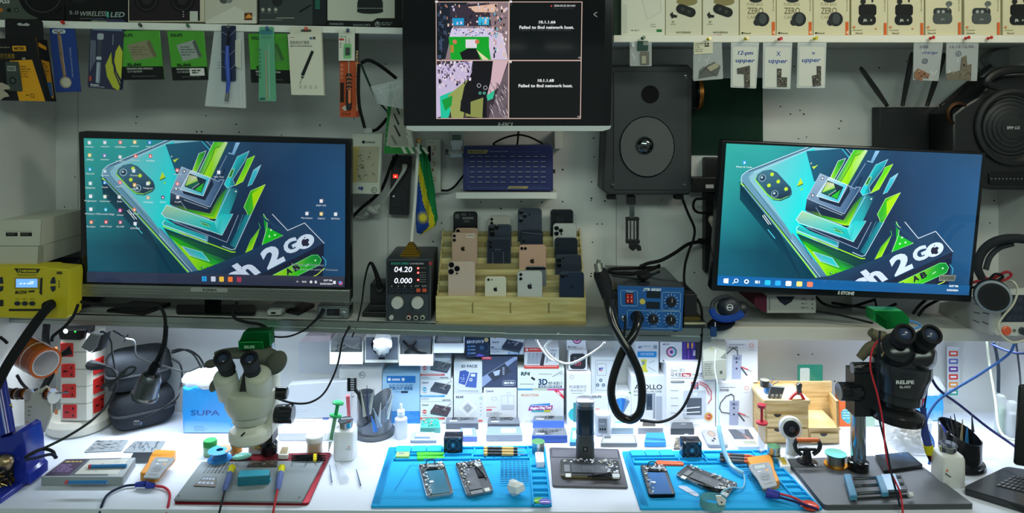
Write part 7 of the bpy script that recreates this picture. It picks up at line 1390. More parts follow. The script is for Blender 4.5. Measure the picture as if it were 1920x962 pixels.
for k,(p,c)in enumerate(((((618,872),(622,904)),'7a90a8'),(((632,870),(646,900)),'d0d8e0'),(((668,880),(676,910)),'5f6f84'))):
    m=MB();m.tube([gl(*p[0],Z0+.005),gl(*p[1],Z0+.005)],[.001,.005,.005,.002]if k!=1 else[.006,.010,.012],c,'metal' if k!=1 else 'film',8,0);tag(m.build('hand_tool'),['slim steel scraper on the white bench right of the red mat','clear syringe in a bag on the bench right of the red mat','grey pointed steel tool on the bench left of the blue mat'][k],'tool')
# ---- far left bench: blue iron stand, reel, bag, tester
t=thing('iron_stand','blue soldering iron stand cut off by the left edge','stand',gl(10,905))
m=MB();P=front(m,1.80,'gloss');P.slab([(-40,830),(18,818),(34,808),(42,812),(48,840),(50,885),(56,890),(56,908),(-40,908)],-.07,0,'2334a0','gloss',2);P=ground(m,Z0,'gloss');P.slab([(-60,956),(2,944),(57,904),(56,884),(-60,884)],0,.014,'2334a0','gloss',2);m.build('base',t)
m=MB();m.tube([W(-10,700,1.84),W(2,760,1.82),W(12,815,1.80)],[.022,.021,.02],'24379c','gloss',16);m.build('holster',t);m=MB();m.tube([W(2.4,763,1.82),W(4.4,771,1.82)],.0222,'c8b82a','gloss',16,0);m.build('band',t,'yellow band')
m=MB();P=front(m,1.795,'metal');P.slab(rr(-20,852,26,918,4),0,.002,'16181c','plastic');m.tube([W(2,862,1.77),W(12,868,1.77),W(14,880,1.77)],[.016,.018,.008],'b09a78','metal',14)
for _ in range(22):
    x,y=R.uniform(-14,22),R.uniform(888,914);m.tube([W(x,y,1.77),W(x+R.uniform(-6,6),y-R.uniform(2,7),1.765),W(x+R.uniform(-9,9),y,1.77)],.0016,R.choice(('8a6f3c','b8a060','4b3c24','a89a84')),'metal',5)
m.build('wire_wool',t,'brass wire wool')
t=thing('tape_roll','wide amber polyimide tape roll with white core, hanging far left','tape',W(50,710,1.95))
o=W(86,681,1.90);ax=Vector((-1,.62,.12));m=MB();m.lathe(o,ax,[(.0335,0),(.040,0),(.041,.02),(.041,.10),(.034,.10)],['c8602a','b04a1c','8a3414','7a2c10'],'gloss',36,caps=False);m.build('tape',t,'glossy amber tape');m=MB();m.lathe(o-ax.normalized()*.001,ax,[(.0335,0),(.0335,.10),(.031,.10),(.031,0),(.0335,0)],'d8d4dc','plastic',36,caps=False);m.build('core',t,'white core')
m=MB();m.lathe(o+ax.normalized()*.045,ax,[(.0415,0),(.0418,.004)],'c8c2b4','plastic',36,caps=False);m.build('white_band',t)
t=thing('wire_reel_rod','rod of small copper wire reels in front of the white socket tower','reels',W(60,745,1.95))
m=MB();m.tube([W(0,733,1.97),W(60,738,1.94),W(128,736,1.90)],.0022,'9aa0a6','metal');m.build('rod',t)
for x,c,w_ in((14,'d8d8dc',.004),(28,'a8643c',.012),(44,'b8703c',.016),(88,'b06a3c',.016)):
    m=MB();o=W(x,738,1.93);A2=Vector((1,-.3,0));m.lathe(o,A2,[(.015,0),(.015,.002),(.011,.003),(.011,w_),(.015,w_+.001),(.015,w_+.003)],['4b3a34','4b3a34',c,c,'c8c4c8'],'metal',20);m.build('reel',t)
m=MB();m.lathe(W(101,745,1.91),(1,-.6,.1),[(.016,0),(.016,.002),(.001,.002)],'eceef2','plastic',24);m.build('reel_disc',t,'white end disc')
m=MB();P=front(m,1.93,'paper');P.slab([(45,745),(85,724),(95,732),(96,780),(84,810),(46,835)],-.006,0,'c9c6b8','paper',1);P.scrib(52,762,60,785,3,'8a8478',.3)
for k in range(7):P.rect(48,790+k*5,54,792+k*5,'b88a74')
tag(m.build('paper_bag'),'crumpled cream paper bag hanging below the copper reels','bag')
flat('stencil_plate','left steel stencil plate lying before the socket tower','stencil',[(180,827),(241,826),(228,846),(157,849)],.002,'98a0a6',lambda P,w,h:[P.line([(x,y),(x+R.uniform(3,12),y)],1.6,'3c4248')for x,y in[(R.uniform(4,84),R.uniform(4,54))for _ in range(44)]])
flat('stencil_plate','right steel stencil plate lying before the black cases','stencil',[(253,828),(311,828),(297,849),(230,849)],.002,'8c949a',lambda P,w,h:[P.line([(x,y),(x,y+R.uniform(3,10))],1.6,'32383e')for x,y in[(R.uniform(4,94),R.uniform(4,46))for _ in range(44)]])
flat('stencil_plate','third stencil plate half hidden behind the grey tester box','stencil',[(250,850),(288,850),(276,869),(240,869)],.002,'6a7278',None,fnm='metal')
t=thing('solder_tray','grey platform with blue clips holding a white card, left of the orange meter','tray',gl(160,890))
m=MB();P=gq(m,[(122,876),(255,873),(230,911),(76,911)],Z0,(160,70));P.slab(rr(0,0,160,70,3),0,.022,'8f989c','plastic',1.4,'a9b1b4');P.rect(4,2,128,66,'55606a');P.rect(4,2,52,66,'3a2a4c');P.scrib(10,10,46,18,1,'d8c84a');P.scrib(8,24,46,54,4,'a080c0',.4);P.rect(60,6,146,60,'c9cac2')
for _ in range(12):x,y=R.uniform(66,130),R.uniform(14,48);P.rect(x,y,x+5,y+1.4,'6a6458')
m.build('platform',t)
for y,x0,x1 in((4,62,140),(62,50,126)):m=MB();P=gq(m,[(122,876),(255,873),(230,911),(76,911)],Z0+.024,(160,70));P.tube([(x0,y,.003),(x1,y,.003)],.0045,'2f7ab8','gloss',sm=0);P.tube([(x0-6,y,.003),(x0,y,.003)],.005,'c84a54','gloss',sm=0);m.build('clip_bar',t,'blue bar with red end')
def meter(label,pts,flip=0):
    t=thing('multimeter',label,'multimeter',gl(sum(p[0]for p in pts)/4,sum(p[1]for p in pts)/4))
    m=MB();P=gq(m,pts,Z0,(60,110));P.slab([(4,0),(56,0),(60,8),(60,30),(54,60),(54,104),(48,110),(12,110),(6,104),(6,60),(0,30),(0,8)],0,.022,'dd8f25','plastic',3);m.build('holster',t,'orange holster')
    m=MB();P=gq(m,pts,Z0+.022,(60,110));P.slab([(6,3),(54,3),(57,10),(57,29),(52,60),(51,95),(46,98),(14,98),(9,95),(8,60),(3,29),(3,10)],0,.003,'8a9096','plastic',1.5);P.rect(12,8,46,28,'6f777a',3);P.rect(15,11,43,25,'a4aca8');P.rect(18,33,26,37,'c8ccd0',1);P.circ(42,35,3.5,'e8943a');P.ring(30,58,13,14,'60666c');P.circ(30,58,11,'787e84');P.rect(20,56,40,60,'5a6066');P.scrib(18,82,42,86,1,'5a6066');m.build('face',t)
    return t
meter('orange and grey multimeter left of the red-edged mat',[(290,857),(332,859),(299,905),(257,903)]);meter('orange and grey multimeter on the right blue mat',[(1399,872),(1444,866),(1467,917),(1428,928)])
for p,c,lb in(([(255,909),(232,912),(205,925),(192,945),(186,975)],'24304a','dark blue lead leaving the left orange multimeter'),([(290,911),(308,914),(318,925),(316,945),(308,975)],'c8384a','red lead leaving the left orange multimeter')):
    m=MB();A3=[gl(x,min(y,948),Z0+.005+(.0 if y<950 else-.0))for x,y in p];A3[-1]=A3[-2]+Vector((0,-.03,-.05));m.tube(A3,.003,c);m.tube([gl(p[0][0]+(18 if c[0]=='2' else-16),p[0][1]-2,Z0+.012),gl(*p[0],Z0+.008)],[.008,.006],'2f3f9c');tag(m.build('test_lead'),lb,'test lead')
rope([(48,862,1.72),(70,858,1.73),(95,852,1.75),(106,858,1.74)],.0035,'2b3050','cable','dark cable stub behind the grey clip platform')
for p,r,lb in(([(88,604,2.1),(86,640,2.12),(98,690,2.14),(86,720,2.15),(74,740,2.15)],.010,'thick black cable bundle dropping left of the socket tower'),([(0,632,2.0),(8,638,2.0),(14,644,2.0)],.004,'black cable end at the left edge under the shelf'),([(32,704,2.0),(42,720,2.02),(56,732,2.04),(70,730,2.06)],.004,'black cable below the amber tape roll'),
 ([(48,858,1.74),(60,850,1.76),(80,842,1.79),(98,846,1.78),(104,858,1.75)],.004,'dark cable loop between the blue stand and the clip platform'),([(212,620,2.1),(226,628,2.1),(236,634,2.1),(232,640,2.1),(240,628,2.1)],.002,'knot of thin black wire just under the shelf above the cases')):rope(p,r,'1a1c20','cable',lb)
# ---- blue silicone mats
def blue_mat(label,pts):
    c=gl(sum(p[0]for p in pts)/4,sum(p[1]for p in pts)/4);t=thing('repair_mat',label,'mat',c,group='blue silicone repair mats');B_='1ba6e4';D_='1482b8'
    m=MB();P=gq(m,pts,Z0,(450,300),'rubber');P.slab(rr(0,0,450,300,5),0,.005,B_,'rubber',1.5)
    for k in range(44):P.rect(3,8+k*6.4,17,11+k*6.4,D_)
    P.rect(19,4,20.5,296,D_)
    for q in([(75,108),(300,108)],[(75,232),(300,232)],[(75,108),(50,232)],[(28,262),(395,276)]):P.line(q,1.4,D_)
    for j in range(12):
        for i in range(7):P.rect(322+i*11,88+j*10.5,330+i*11,93+j*10.5,'0f6494')
    m.build('mat',t)
    m=MB();P=gq(m,pts,Z0+.005,(450,300),'rubber')
    for x in(24,68,112):P.box(x,2,x+42,36,0,.009,'2ab0ea',bev=1,r=2)
    for q in((24,40,245,44),(24,68,400,72),(24,40,28,72),(160,40,164,72),(240,40,245,72),(245,4,249,44),(245,4,402,8),(398,4,402,72),(245,46,402,50),(176,4,245,8),(402,2,448,6),(444,2,448,298),(402,72,406,298),(402,294,448,298),(406,105,444,109),(406,132,444,136),(406,165,444,169),(406,190,444,194),(406,222,444,226),(406,245,444,249)):P.box(*q,0,.005,B_)
    for k in range(5):P.box(275+k*24,50,281+k*24,60,0,.004,B_)
    m.build('tray_walls',t);return t
blue_mat('left blue silicone mat with two opened phones and screwdrivers',[(729,841),(1022,838),(1035,951),(695,953)])
blue_mat('right blue silicone mat with opened phones and orange multimeter',[(1166,849),(1438,846),(1543,957),(1201,957)])
ZB=Z0+.0056;GP='opened phones lying on the mats'
def opened(label,pts,kind,edge='9a9ea3',z=ZB,ex=None):
    t=thing('opened_phone',label,'phone',gl(sum(p[0]for p in pts)/4,sum(p[1]for p in pts)/4,z),group=GP)
    m=MB();P=gq(m,pts,z,(70,145));P.slab(rr(0,0,70,145,9),0,.008,edge,'metal',1,'3a3d42');P.rect(3,3,67,142,'24272b' if kind else 'b9bfc6',7)
    for _ in range(110):
        x=R.choice((R.uniform(3,14),R.uniform(50,62),R.uniform(4,60)));y=R.uniform(4,30)if x>15 else R.uniform(4,138);P.rect(x,y,x+R.uniform(2,6),y+R.uniform(2,7),R.choice(('a8aeb4','17191c','dfe3e8','4b4f54','c4b898','c8ccd0')))
    m.build('frame',t);m=MB();P=gq(m,pts,z+.0085,(70,145))
    if kind=='screen':P.box(12,22,64,128,-.001,.0006,'35647a','gloss',.5,2,'3f7a94' if ex is None else ex);P.tube([(20,4,.004),(26,-6,.012),(44,-8,.012),(46,6,.006)],.0014,'2a2d30');P.box(20,6,52,20,-.001,.003,'17191c','gloss',.6,3);P.box(30,0,58,10,0,.004,'b4b8bc','metal',.5,2);P.box(16,70,30,80,0,.002,'a8acb0','metal',.4,2);m.build('display_back',t)
    else:
        P.box(14,22,46,118,-.001,.002,'34373d','plastic',.6,2,'454950');P.scrib(20,34,36,48,3,'8a8f96',.25);P.scrib(19,66,42,92,5,'6f747c',.3);P.circ(30,28,2,'c8ccd0');m.build('battery',t,'black battery');m=MB();P=gq(m,pts,z+.0085,(70,145));P.box(48,22,64,70,-.001,.003,'1c1e22','gloss',.6,3);P.box(50,2,66,20,0,.004,'c8ccd0','plastic',.6,3);P.box(14,122,44,136,0,.002,'6f7378','plastic',.5,2);P.box(50,120,64,134,0,.002,'d8d8d2','plastic',.5,2)
        l_=m.build('logic_board',t);m=MB();P=gq(m,pts,z+.0085,(70,145));P.tube([(30,10,.004),(52,24,.006),(60,50,.005),(66,80,.004)],.0018,'101114','gloss');m.build('flex_cable',l_)
opened('opened phone showing teal display back, left on the left blue mat',[(784,876),(832,872),(851,930),(800,937)],'screen','c8ccd2')
opened('opened phone with black battery, right on the left blue mat',[(853,873),(902,868),(926,925),(875,935)],'batt')
opened('opened phone lying sideways on the small dark mat',[(1160,868),(1164,900),(1052,898),(1050,866)][::1],'batt','8a7f5c',z=Z0+.0045)
opened('opened phone showing blue display back, left on the right blue mat',[(1200,877),(1248,879),(1267,933),(1217,934)],'screen','24272b',ex='3f6fae')
opened('long opened phone lying askew on the right blue mat',[(1267,900),(1290,876),(1388,915),(1362,935)][::1],'batt')if 0 else opened('long opened phone lying askew on the right blue mat',[(1290,876),(1385,912),(1362,936),(1266,895)][1:]+[(1290,876)],'batt')
def cyl(name,label,cat,a,b,prof,cols,z=ZB,zz=.008,fnm='plastic',group=None,d=0):
    m=MB();A_,B_=gl(*a,z+zz),gl(*b,z+zz);L=(B_-A_).length;m.lathe(A_,B_-A_,[(r*.72,h*L)for r,h in prof],cols,fnm,14);return tag(m.build(name),label,cat,group)
for k in range(3):
    y=840+k*5.6;cyl('screwdriver',['rearmost','middle','frontmost'][k]+' of the three gold and black screwdrivers on the left blue mat','screwdriver',(907,y+.5),(984,y+1),[(.006,0),(.0075,.03),(.0075,.08),(.005,.1),(.006,.12),(.006,.38),(.0045,.42),(.0065,.44),(.0065,.70),(.005,.73),(.005,.82),(.0015,.84),(.0012,1)],['c8a45c','e0bc74','b08c4c','1c1d20','1c1d20','1c1d20','1c1d20','d0a862','d0a862','1c1d20','9aa0a6','9aa0a6'],zz=.010,fnm='gloss',group='gold-banded screwdrivers on the left blue mat')
    y=854+k*5.8;cyl('screwdriver',['rearmost','middle','frontmost'][k]+' of the three orange and grey screwdrivers on the right blue mat','screwdriver',(1350,y-2),(1428,y+2),[(.007,0),(.007,.12),(.005,.14),(.0055,.24),(.0065,.26),(.006,.58),(.0045,.6),(.006,.66),(.002,.80),(.0012,1)],['3a3d42','d85a3c','d85a3c','50545a','50545a','d8603c','d8603c','d8603c','9aa0a6'],zz=.010,group='orange-banded screwdrivers on the right blue mat')
for k,(y,lb)in enumerate(((852.5,'rear'),(859.5,'front'))):flat('pry_tool',lb+' bright green plastic pry tool on the left blue mat','pry tool',[(782,y-2),(834,y-.5),(833,y+3),(781,y+4.5)],.006,'3fc41c',None,(60,8),3,z=ZB,group='green plastic pry tools')
flat('pry_tool','orange-red plastic pry tool on the right blue mat','pry tool',[(1232,866),(1278,868),(1284,874),(1226,873)],.005,'f0602c',None,(60,8),3,'gloss',z=ZB)
flat('usb_tester','pale green USB tester with grey display on the left blue mat','tester',[(744,853),(768,853),(767,862),(742,862)],.009,'a8dc7c',lambda P,w,h:(P.rect(18,8,62,34,'7f8c84'),P.box(100,12,118,44,-.006,-.001,'b4b8bc','metal')),(100,60),z=ZB)
def fancube(label,x0,y0,x1,y1,ytop,plate):
    d=td(y1,ZB);t=thing('fan_cube',label,'fan',W((x0+x1)/2,y1,d+.01),group='black cooling fan cubes')
    m=MB();P=front(m,d,'plastic');P.box(x0,ytop,x1,y1,-.035,0,'1d2129','gloss',.6,1.5);cx,cy=(x0+x1)/2,(y1+ytop)/2;w=(x1-x0)/2
    for a in(45,135,225,315):P.line([(cx,cy),(cx+w*.9*math.cos(math.radians(a)),cy+w*.9*math.sin(math.radians(a)))],2,'3b424c')
    P.rect(x0+1,ytop+1,x1-1,ytop+3,plate);P.h=.0005;P.ring(cx,cy,w*.62,w*.7,'4b535e');P.circ(cx,cy,w*.3,'30363f');m.build('housing',t)
    for sx in(-1,1):
        for sy in(-1,1):m=MB();P=front(m,d-.0005);P.lathe(cx+sx*w*.74,cy+sy*w*.74,[(.0035,0),(.003,.002),(.001,.002)],'b8c8d4','chrome',10);m.build('screw',t)
    m=MB();P=front(m,d-.001);P.rect(cx-2,cy-4,cx+2,cy+4,'4aa0c8');P.rect(cx-4,cy-1,cx+4,cy+1,'4aa0c8');m.build('hub_label',t)
fancube('black cube fan at the back of the left blue mat',832,812,867,850,820,'5a6a78');fancube('black cube fan at the back of the right blue mat',1280,822,1316,861,829,'3a4652')
jar('flux_jar','small tin with pale green lid at the left blue mat corner','jar',1009,848,[(.017,0),(.017,.02),(.018,.021),(.018,.03),(.001,.031)],['8a9a9a','a8b4b4','c8d4cc','8ad08a'],'metal',z=ZB)
flat('small_box','small white box with red marks in the left blue mat side tray','box',[(1003,857),(1019,857),(1021,876),(1006,877)],.014,'e8eaf0',lambda P,w,h:(P.circ(6,8,2,'d84a5a'),P.circ(14,6,2,'d84a5a'),P.scrib(4,14,16,20,2,'6a6e80')),(20,40),z=ZB)
for p,c,lb in(((1011,939),'7ac43c','green opening pick in the left blue mat side tray'),((1022,941),'7a70d0','violet opening pick beside the green one')):
    m=MB();m.lathe(gl(*p,ZB+(.001 if c[0]=='7' and p[0]<1015 else .004)),(0,.05,1),[(.013,0),(.015,.001),(.013,.0025),(.001,.003)],c,'gloss',20);tag(m.build('opening_pick'),lb,'pick')
m=MB();c_=gl(965,928,ZB);rows=[[c_+Vector((math.cos(a)*r*(1+.35*math.sin(a*3+j)),math.sin(a)*r*(1+.3*math.cos(a*2+j)),h))for a in[2*math.pi*i/14 for i in range(14)]]for j,(r,h)in enumerate(((.010,0),(.020,.012),(.017,.028),(.006,.034)))];m.loft(rows,'eef0f2','tissue');tag(m.build('crumpled_tissue',sharp=10),'crumpled white tissue on the left blue mat','tissue')
flat('plastic_card','milky oval pry card on the right blue mat','card',[(1268,912),(1285,911),(1312,928),(1306,933)],.001,'d0d8ea',None,(40,90),16,'gloss',0,z=ZB)
t=thing('wrist_strap','pale blue antistatic wrist strap with coiled cord, right blue mat','wrist strap',gl(1335,955,ZB))
c_=gl(1336,952,ZB+.0);m=MB();n=30;rg=[[c_+Vector((.030*math.cos(2*math.pi*i/n),.024*math.sin(2*math.pi*i/n),z))for i in range(n+1)]for z in(.004,.024)];m.loft(rg,'6fb0bc','fabric',False,False,False);m.build('band',t)
m=MB();P=front(m,c_.y-.026,'gloss');P.slab([(1342,930),(1352,930),(1362,938),(1360,947),(1348,948),(1344,940)],-.003,0,'e4e8ec','gloss',.5);P.circ(1353,942,1.8,'3a2c24');m.build('clasp',t,'white metal clasp')
m=MB();pts=[gl(1394,888,ZB+.008),gl(1382,882,ZB+.01),gl(1368,868,ZB+.014),W(1356,840,1.93),W(1350,815,1.96),W(1348,800,1.98)];m.tube(pts,.0062,'8fc4e0','gloss',10);m.tube([W(1348,800,1.98),W(1347,760,2.02),W(1345,720,2.05),W(1340,690,2.09),W(1342,655,2.11)],.0014,'9ccbe0');m.tube([gl(1394,888,ZB+.008),gl(1396,900,ZB+.005),gl(1392,915,ZB+.003),gl(1372,914,ZB+.012),gl(1354,922,ZB+.02),gl(1352,934,ZB+.02)],.0018,'8fc4dc');m.build('cord',t)
# small dark mat with torch-shaped device
t=thing('magnetic_mat','small dark grey mat with raised tray rim in the middle of bench','mat',gl(1104,880))
m=MB();P=gq(m,[(1030,841),(1160,844),(1178,917),(1036,914)],Z0,(140,90),'rubber');P.slab(rr(0,0,140,90,4),0,.004,'5a5960','rubber',1,'67666e');P.scrib(112,82,132,85,1,'3f3e44');
for q in((3,3,137,5),(3,24,137,26.5),(2,3,4.5,26),(135.5,3,138,26)):P.box(*q,0,.004,'4b4a50',bev=.5)
m.build('mat',t)
C=gl(1097,858);t=thing('mini_torch','tall grey and black cylindrical pocket microscope with clear cap','torch',C);K=.0235
m=MB();m.lathe(C+Vector((0,0,.004)),(0,0,1),[(K,0),(K*1.05,.002),(K*1.05,.04),(K,.044),(K,.062),(K*1.05,.066)],'4b4e53','plastic',32,sq=3);m.build('base',t);m=MB();m.lathe(C+Vector((0,0,.068)),(0,0,1),[(K,0),(K,.066),(K*.98,.07)],'1c2a3c','gloss',32,sq=3);m.lathe(C+Vector((0,0,.068)),(0,0,1),[(K*1.05,0),(K*1.05,.001)],'8a8f96','metal',32,sq=3);m.build('barrel',t)
m=MB();m.lathe(C+Vector((0,0,.138)),(0,0,1),[(K,0),(K,.008),(K*1.03,.009),(K*1.03,.020),(K*.9,.022),(.001,.022)],['6f7378','6f7378','b4b4b8','c4c4c8','a8a8ac'],'metal',32,sq=3);m.build('cap',t);m=MB();P=front(m,C.y-K*1.06);P.rect(1093,838,1102,847,'17181c',1);P.circ(1097.5,842.5,2.2,'c8ccd0');P.circ(1097.5,842.5,1.4,'17181c');m.build('button',t)
# ---- row of small tool trays behind the mats
def mould(P,w,h):
    for _ in range(12):x,y=R.uniform(8,w-26),R.uniform(6,h-18);P.line(rr(x,y,x+R.uniform(8,20),y+R.uniform(6,14),2),1.6,'1c1f24',close=True)
    P.rect(w*.1,h-14,w*.35,h-6,'b8bcc4')
GT='small mould trays and boxes in the row behind the mats'
def mt(label,x0,y0,x1,y1,h,col,side,draw=mould,sk=2,fnm='plastic',name='mould_tray'):return flat(name,label,'tray',[(x0+sk,y0),(x1-sk,y0),(x1+sk,y1),(x0-sk,y1)],h,col,draw,(100,50),3,fnm,1.2,side=side,group=GT)
def lab(P,w,h):P.rect(20,10,78,26,'f0f2f6');P.rect(14,30,76,40,'5a74b8')
mt('clear teal box of red and green tips in front of blue carton',790,794,824,812,.016,'3fb4a8','5aa8a0',lambda P,w,h:[P.rect(x,y,x+8,y+6,R.choice(('2fa090','d88a80','1c8a7c','6fc8bc')))for x,y in[(R.uniform(2,88),R.uniform(2,42))for _ in range(34)]],fnm='gloss')
mt('grey box with white and blue label at the back left mat edge',771,815,817,831,.008,'a4aebc','8c96a4',lab)
mt('dark grey mould tray before the diamond carton',838,786,895,805,.018,'737a85','5f656f')
mt('periwinkle tray with white contents beside the cube fan',862,811,893,828,.014,'7f94dc','6a80cc',lambda P,w,h:P.rect(18,6,74,40,'eef2f8',4))
mt('dark mould tray behind the periwinkle clip box',916,788,973,806,.018,'6c737e','5a606a')
mt('periwinkle clip box with white insert behind the screwdrivers',913,811,978,827,.018,'7f94dc','a4a8b4',lambda P,w,h:(P.rect(40,12,84,38,'eef2f8',4),P.box(0,8,8,36,0,.003,'5a6ab0')))
mt('rear mould tray on a blue base before the MAGICOTEAM carton',1001,788,1056,803,.022,'687079','4a70cc')
mt('front mould tray on a blue base near the small dark mat',999,815,1062,830,.020,'666d76','4568c4')
mt('light blue clear box half hidden behind the pocket microscope',1070,808,1085,836,.010,'58aee0','3a94cc',lambda P,w,h:P.rect(20,10,80,40,'a8c4d4'),name='clear_box')
mt('clear battery box with pale blue batteries',1149,800,1186,814,.018,'b8d0dc','9ab0c0',lambda P,w,h:(P.rect(8,6,80,16,'6fb4d8'),P.rect(12,24,70,34,'eef2f4')),fnm='gloss',name='clear_box')
mt('silver phone box with camera picture before the APOLLO carton',1198,799,1242,814,.018,'b4b4b4','9a9ca0',lambda P,w,h:(P.rect(16,6,70,40,'4b4640',5),P.circ(22,14,5,'1c1e22')),name='phone_box')
mt('silver phone case lying in the middle of the row',1128,822,1193,838,.010,'a8acae','7a7e84',lambda P,w,h:(P.line(rr(3,3,97,47,6),2,'6a6e74',close=True),P.rect(6,6,26,22,'5a5e64',3)),fnm='gloss',name='phone_case')
mt('bright blue frame with grey plate behind the right blue mat',1210,820,1247,838,.014,'2f8ad0','2f96dc',lambda P,w,h:P.box(6,-6,94,30,0,.003,'8a98ac','metal'))
mt('black power bank with a white cable end',1259,803,1300,815,.018,'4b4f56','3c4046',lambda P,w,h:(P.rect(44,12,66,18,'9aa0a8'),P.box(58,40,74,54,-.014,.002,'d8e4f0')),name='power_bank')
mt('worn circuit board beside the right cube fan',1265,822,1288,843,.003,'6a6458','4b463e',lambda P,w,h:[P.rect(x,y,x+8,y+4,R.choice(('b8ae98','24211e','8a8272')))for x,y in[(R.uniform(2,88),R.uniform(2,44))for _ in range(30)]],name='circuit_board')
flat('handheld_tester','grey handheld tester with dark buttons behind the right blue mat','tester',[(1314,811),(1352,811),(1366,840),(1328,840)],.009,'989aa2',lambda P,w,h:(P.circ(34,22,15,'8a7468'),P.circ(34,22,11,'9a8c84'),[P.circ(x,y,5,'33353c')for x,y in((36,46),(26,56),(54,56))]),(80,75),8)
flat('display_box','white boxed display panel lying in front of the POWER carton','box',[(1362,810),(1404,810),(1425,844),(1384,844)],.010,'dfe1e6',lambda P,w,h:(P.rect(3,3,72,54,'4f535c'),P.poly([(30,3),(60,3),(50,30)],'8a909c'),P.poly([(40,26),(62,50),(50,54)],'a87870'),P.rect(26,60,72,80,'a4a498'),P.scrib(30,63,68,76,3,'7a7a70',.3)),(76,88))
C=gl(1130,812);m=MB();m.lathe(C,(0,0,1),[(.0215,0),(.023,.002),(.023,.056),(.021,.06),(.001,.061)],'b4bac4','gloss',28,sq=4);P=front(m,C.y-.0232);P.rect(1122,785,1138,812,'8a929e',1);P.scrib(1124,794,1134,797,1,'dfe4ea')
for k in range(3):P.rect(1124+k*4.4,803,1127+k*4.4,807,'17181c')
tag(m.build('wall_charger'),'silver upright wall charger behind the small dark mat','charger')
# ---- wooden organiser with what stands in it
t=thing('desk_organiser','pale wooden desk organiser with small drawers','organiser',gl(1495,830));WD='ddc08e'
dz_=td(832);m=MB();P=front(m,dz_,'wood');P.box(1436,758,1516,831,-.12,0,WD,'wood',.6,1);P.box(1432,750,1519,758,-.13,.002,'e6cc9c','wood',.6,1.5);P.box(1516,806,1574,831,-.14,0,WD,'wood',.5);P.box(1516,802,1576,806,-.14,.002,'e6cc9c','wood',.4);m.build('body',t)
m=MB();P=front(m,dz_+.12,'wood');P.box(1500,745,1566,795,-.008,0,'e4ca98','wood');P.box(1420,716,1560,744.8,-.01,0,WD,'wood',.3);m.build('back_panel',t)
m=MB();a=W(1572,750,dz_);P=quad(m,[W(1572,752,dz_),W(1556,735,dz_+.13),W(1562,794,dz_+.13),W(1574,831,dz_)],(1,0,0),(20,80),'wood');P.box(0,0,20,80,-.006,0,'e0c48e','wood');P=quad(m,[W(1418,725,dz_+.13),W(1436,758,dz_),W(1436,831,dz_),W(1412,794,dz_+.13)],(-1,0,0),(20,80),'wood');P.box(0,0,20,80,0,.005,'d8ba84','wood');m.build('side_panel',t)
for q in((1438,776,1514,800),(1438,803,1514,828),(1519,812,1570,830)):m=MB();P=front(m,dz_-.001,'wood');P.box(*q,0,.004,'e4ca98','wood',.5);cx=(q[0]+q[2])/2-(18 if q[0]<1500 else 0);dw=m.build('drawer',t);m=MB();P=front(m,dz_-.0056);P.poly(el(cx,q[1]+.5,7,6,12,0,180),'2a2018','plastic');m.build('finger_notch',dw,'dark half-round notch')
d2=dz_+.004;m=MB();P=front(m,dz_+.127);P.slab(rr(1496,684,1543,730,2),-.003,0,'2f7d6c','gloss',.5);P.box(1500,690,1518,717,0,.0006,'b8c4c4','gloss',0,3);P.scrib(1512,724,1528,726,1,'7ab8a8');tag(m.build('backplate'),'teal green back cover standing on the wooden organiser','phone cover')
t=thing('side_cutters','red-handled side cutters standing on the wooden organiser','pliers',W(1500,752,d2));m=MB();P=front(m,d2,'metal');P.slab([(1494,728),(1495,722),(1500,718),(1505,722),(1503,730),(1505,738),(1500,742),(1493,740),(1495,733)],-.008,0,'7a7f80','metal',.8);m.build('jaws',t)
m=MB();m.tube([W(1495,736,d2),W(1488,741,d2),W(1480,750,d2)],.0042,'c83038','gloss');m.tube([W(1501,737,d2),W(1504,743,d2),W(1508,750,d2)],.0042,'c83038','gloss');m.build('grips',t,'red grips')
m=MB();P=front(m,dz_+.01,'plastic');P.slab([(1446,725),(1472,727),(1464,753),(1440,750)],-.008,0,'4b5058','plastic',1)
for j in range(2):
    for i in range(3):P.rect(1446+i*8-j*1.5,739+j*6,1451+i*8-j*1.5,743.5+j*6,'b8bcc0')
tag(m.build('bit_holder'),'grey tilted holder with pale square bits on the wooden organiser','bit holder')
m=MB();P=front(m,dz_+.04,'plastic');P.box(1436,722,1448,746,-.02,0,'2f74c8','gloss',.6,1);m.tube([W(1443,724,dz_+.03),W(1451,708,dz_+.03)],.0012,'6a7078');m.tube([W(1445,724,dz_+.03),W(1460,715,dz_+.03)],.0012,'6a7078');tag(m.build('trimmer'),'blue part with two wire legs at the organiser corner','part')
jar('solder_tin','small round tin on the back left of the wooden organiser','tin',1434,838,[(.013,.17),(.013,.188),(.001,.188)],['8a8478','b8b4a8'],'metal')
m=MB();P=front(m,td(800)+.0);P.box(1574,738,1606,800,-.03,0,'e8703c','paper',.5);P.poly([(1577,772),(1590,762),(1603,768),(1603,788),(1590,795),(1578,785)],'5ab8c8');P.scrib(1580,768,1600,788,4,'c8e8ee',.4);P.scrib(1590,748,1600,751,1,'f8e0d0');tag(m.build('orange_box'),'orange carton with a teal part picture right of the organiser','box')
m=MB();P=front(m,td(800));P.box(1612,765,1640,800,-.01,0,'a8c4b0','paper',.3);P.box(1640,770,1672,798,-.01,0,'d4e2e6','paper',.3);tag(m.build('paper_sheet'),'pale green and white sheets standing behind the chrome post','paper')
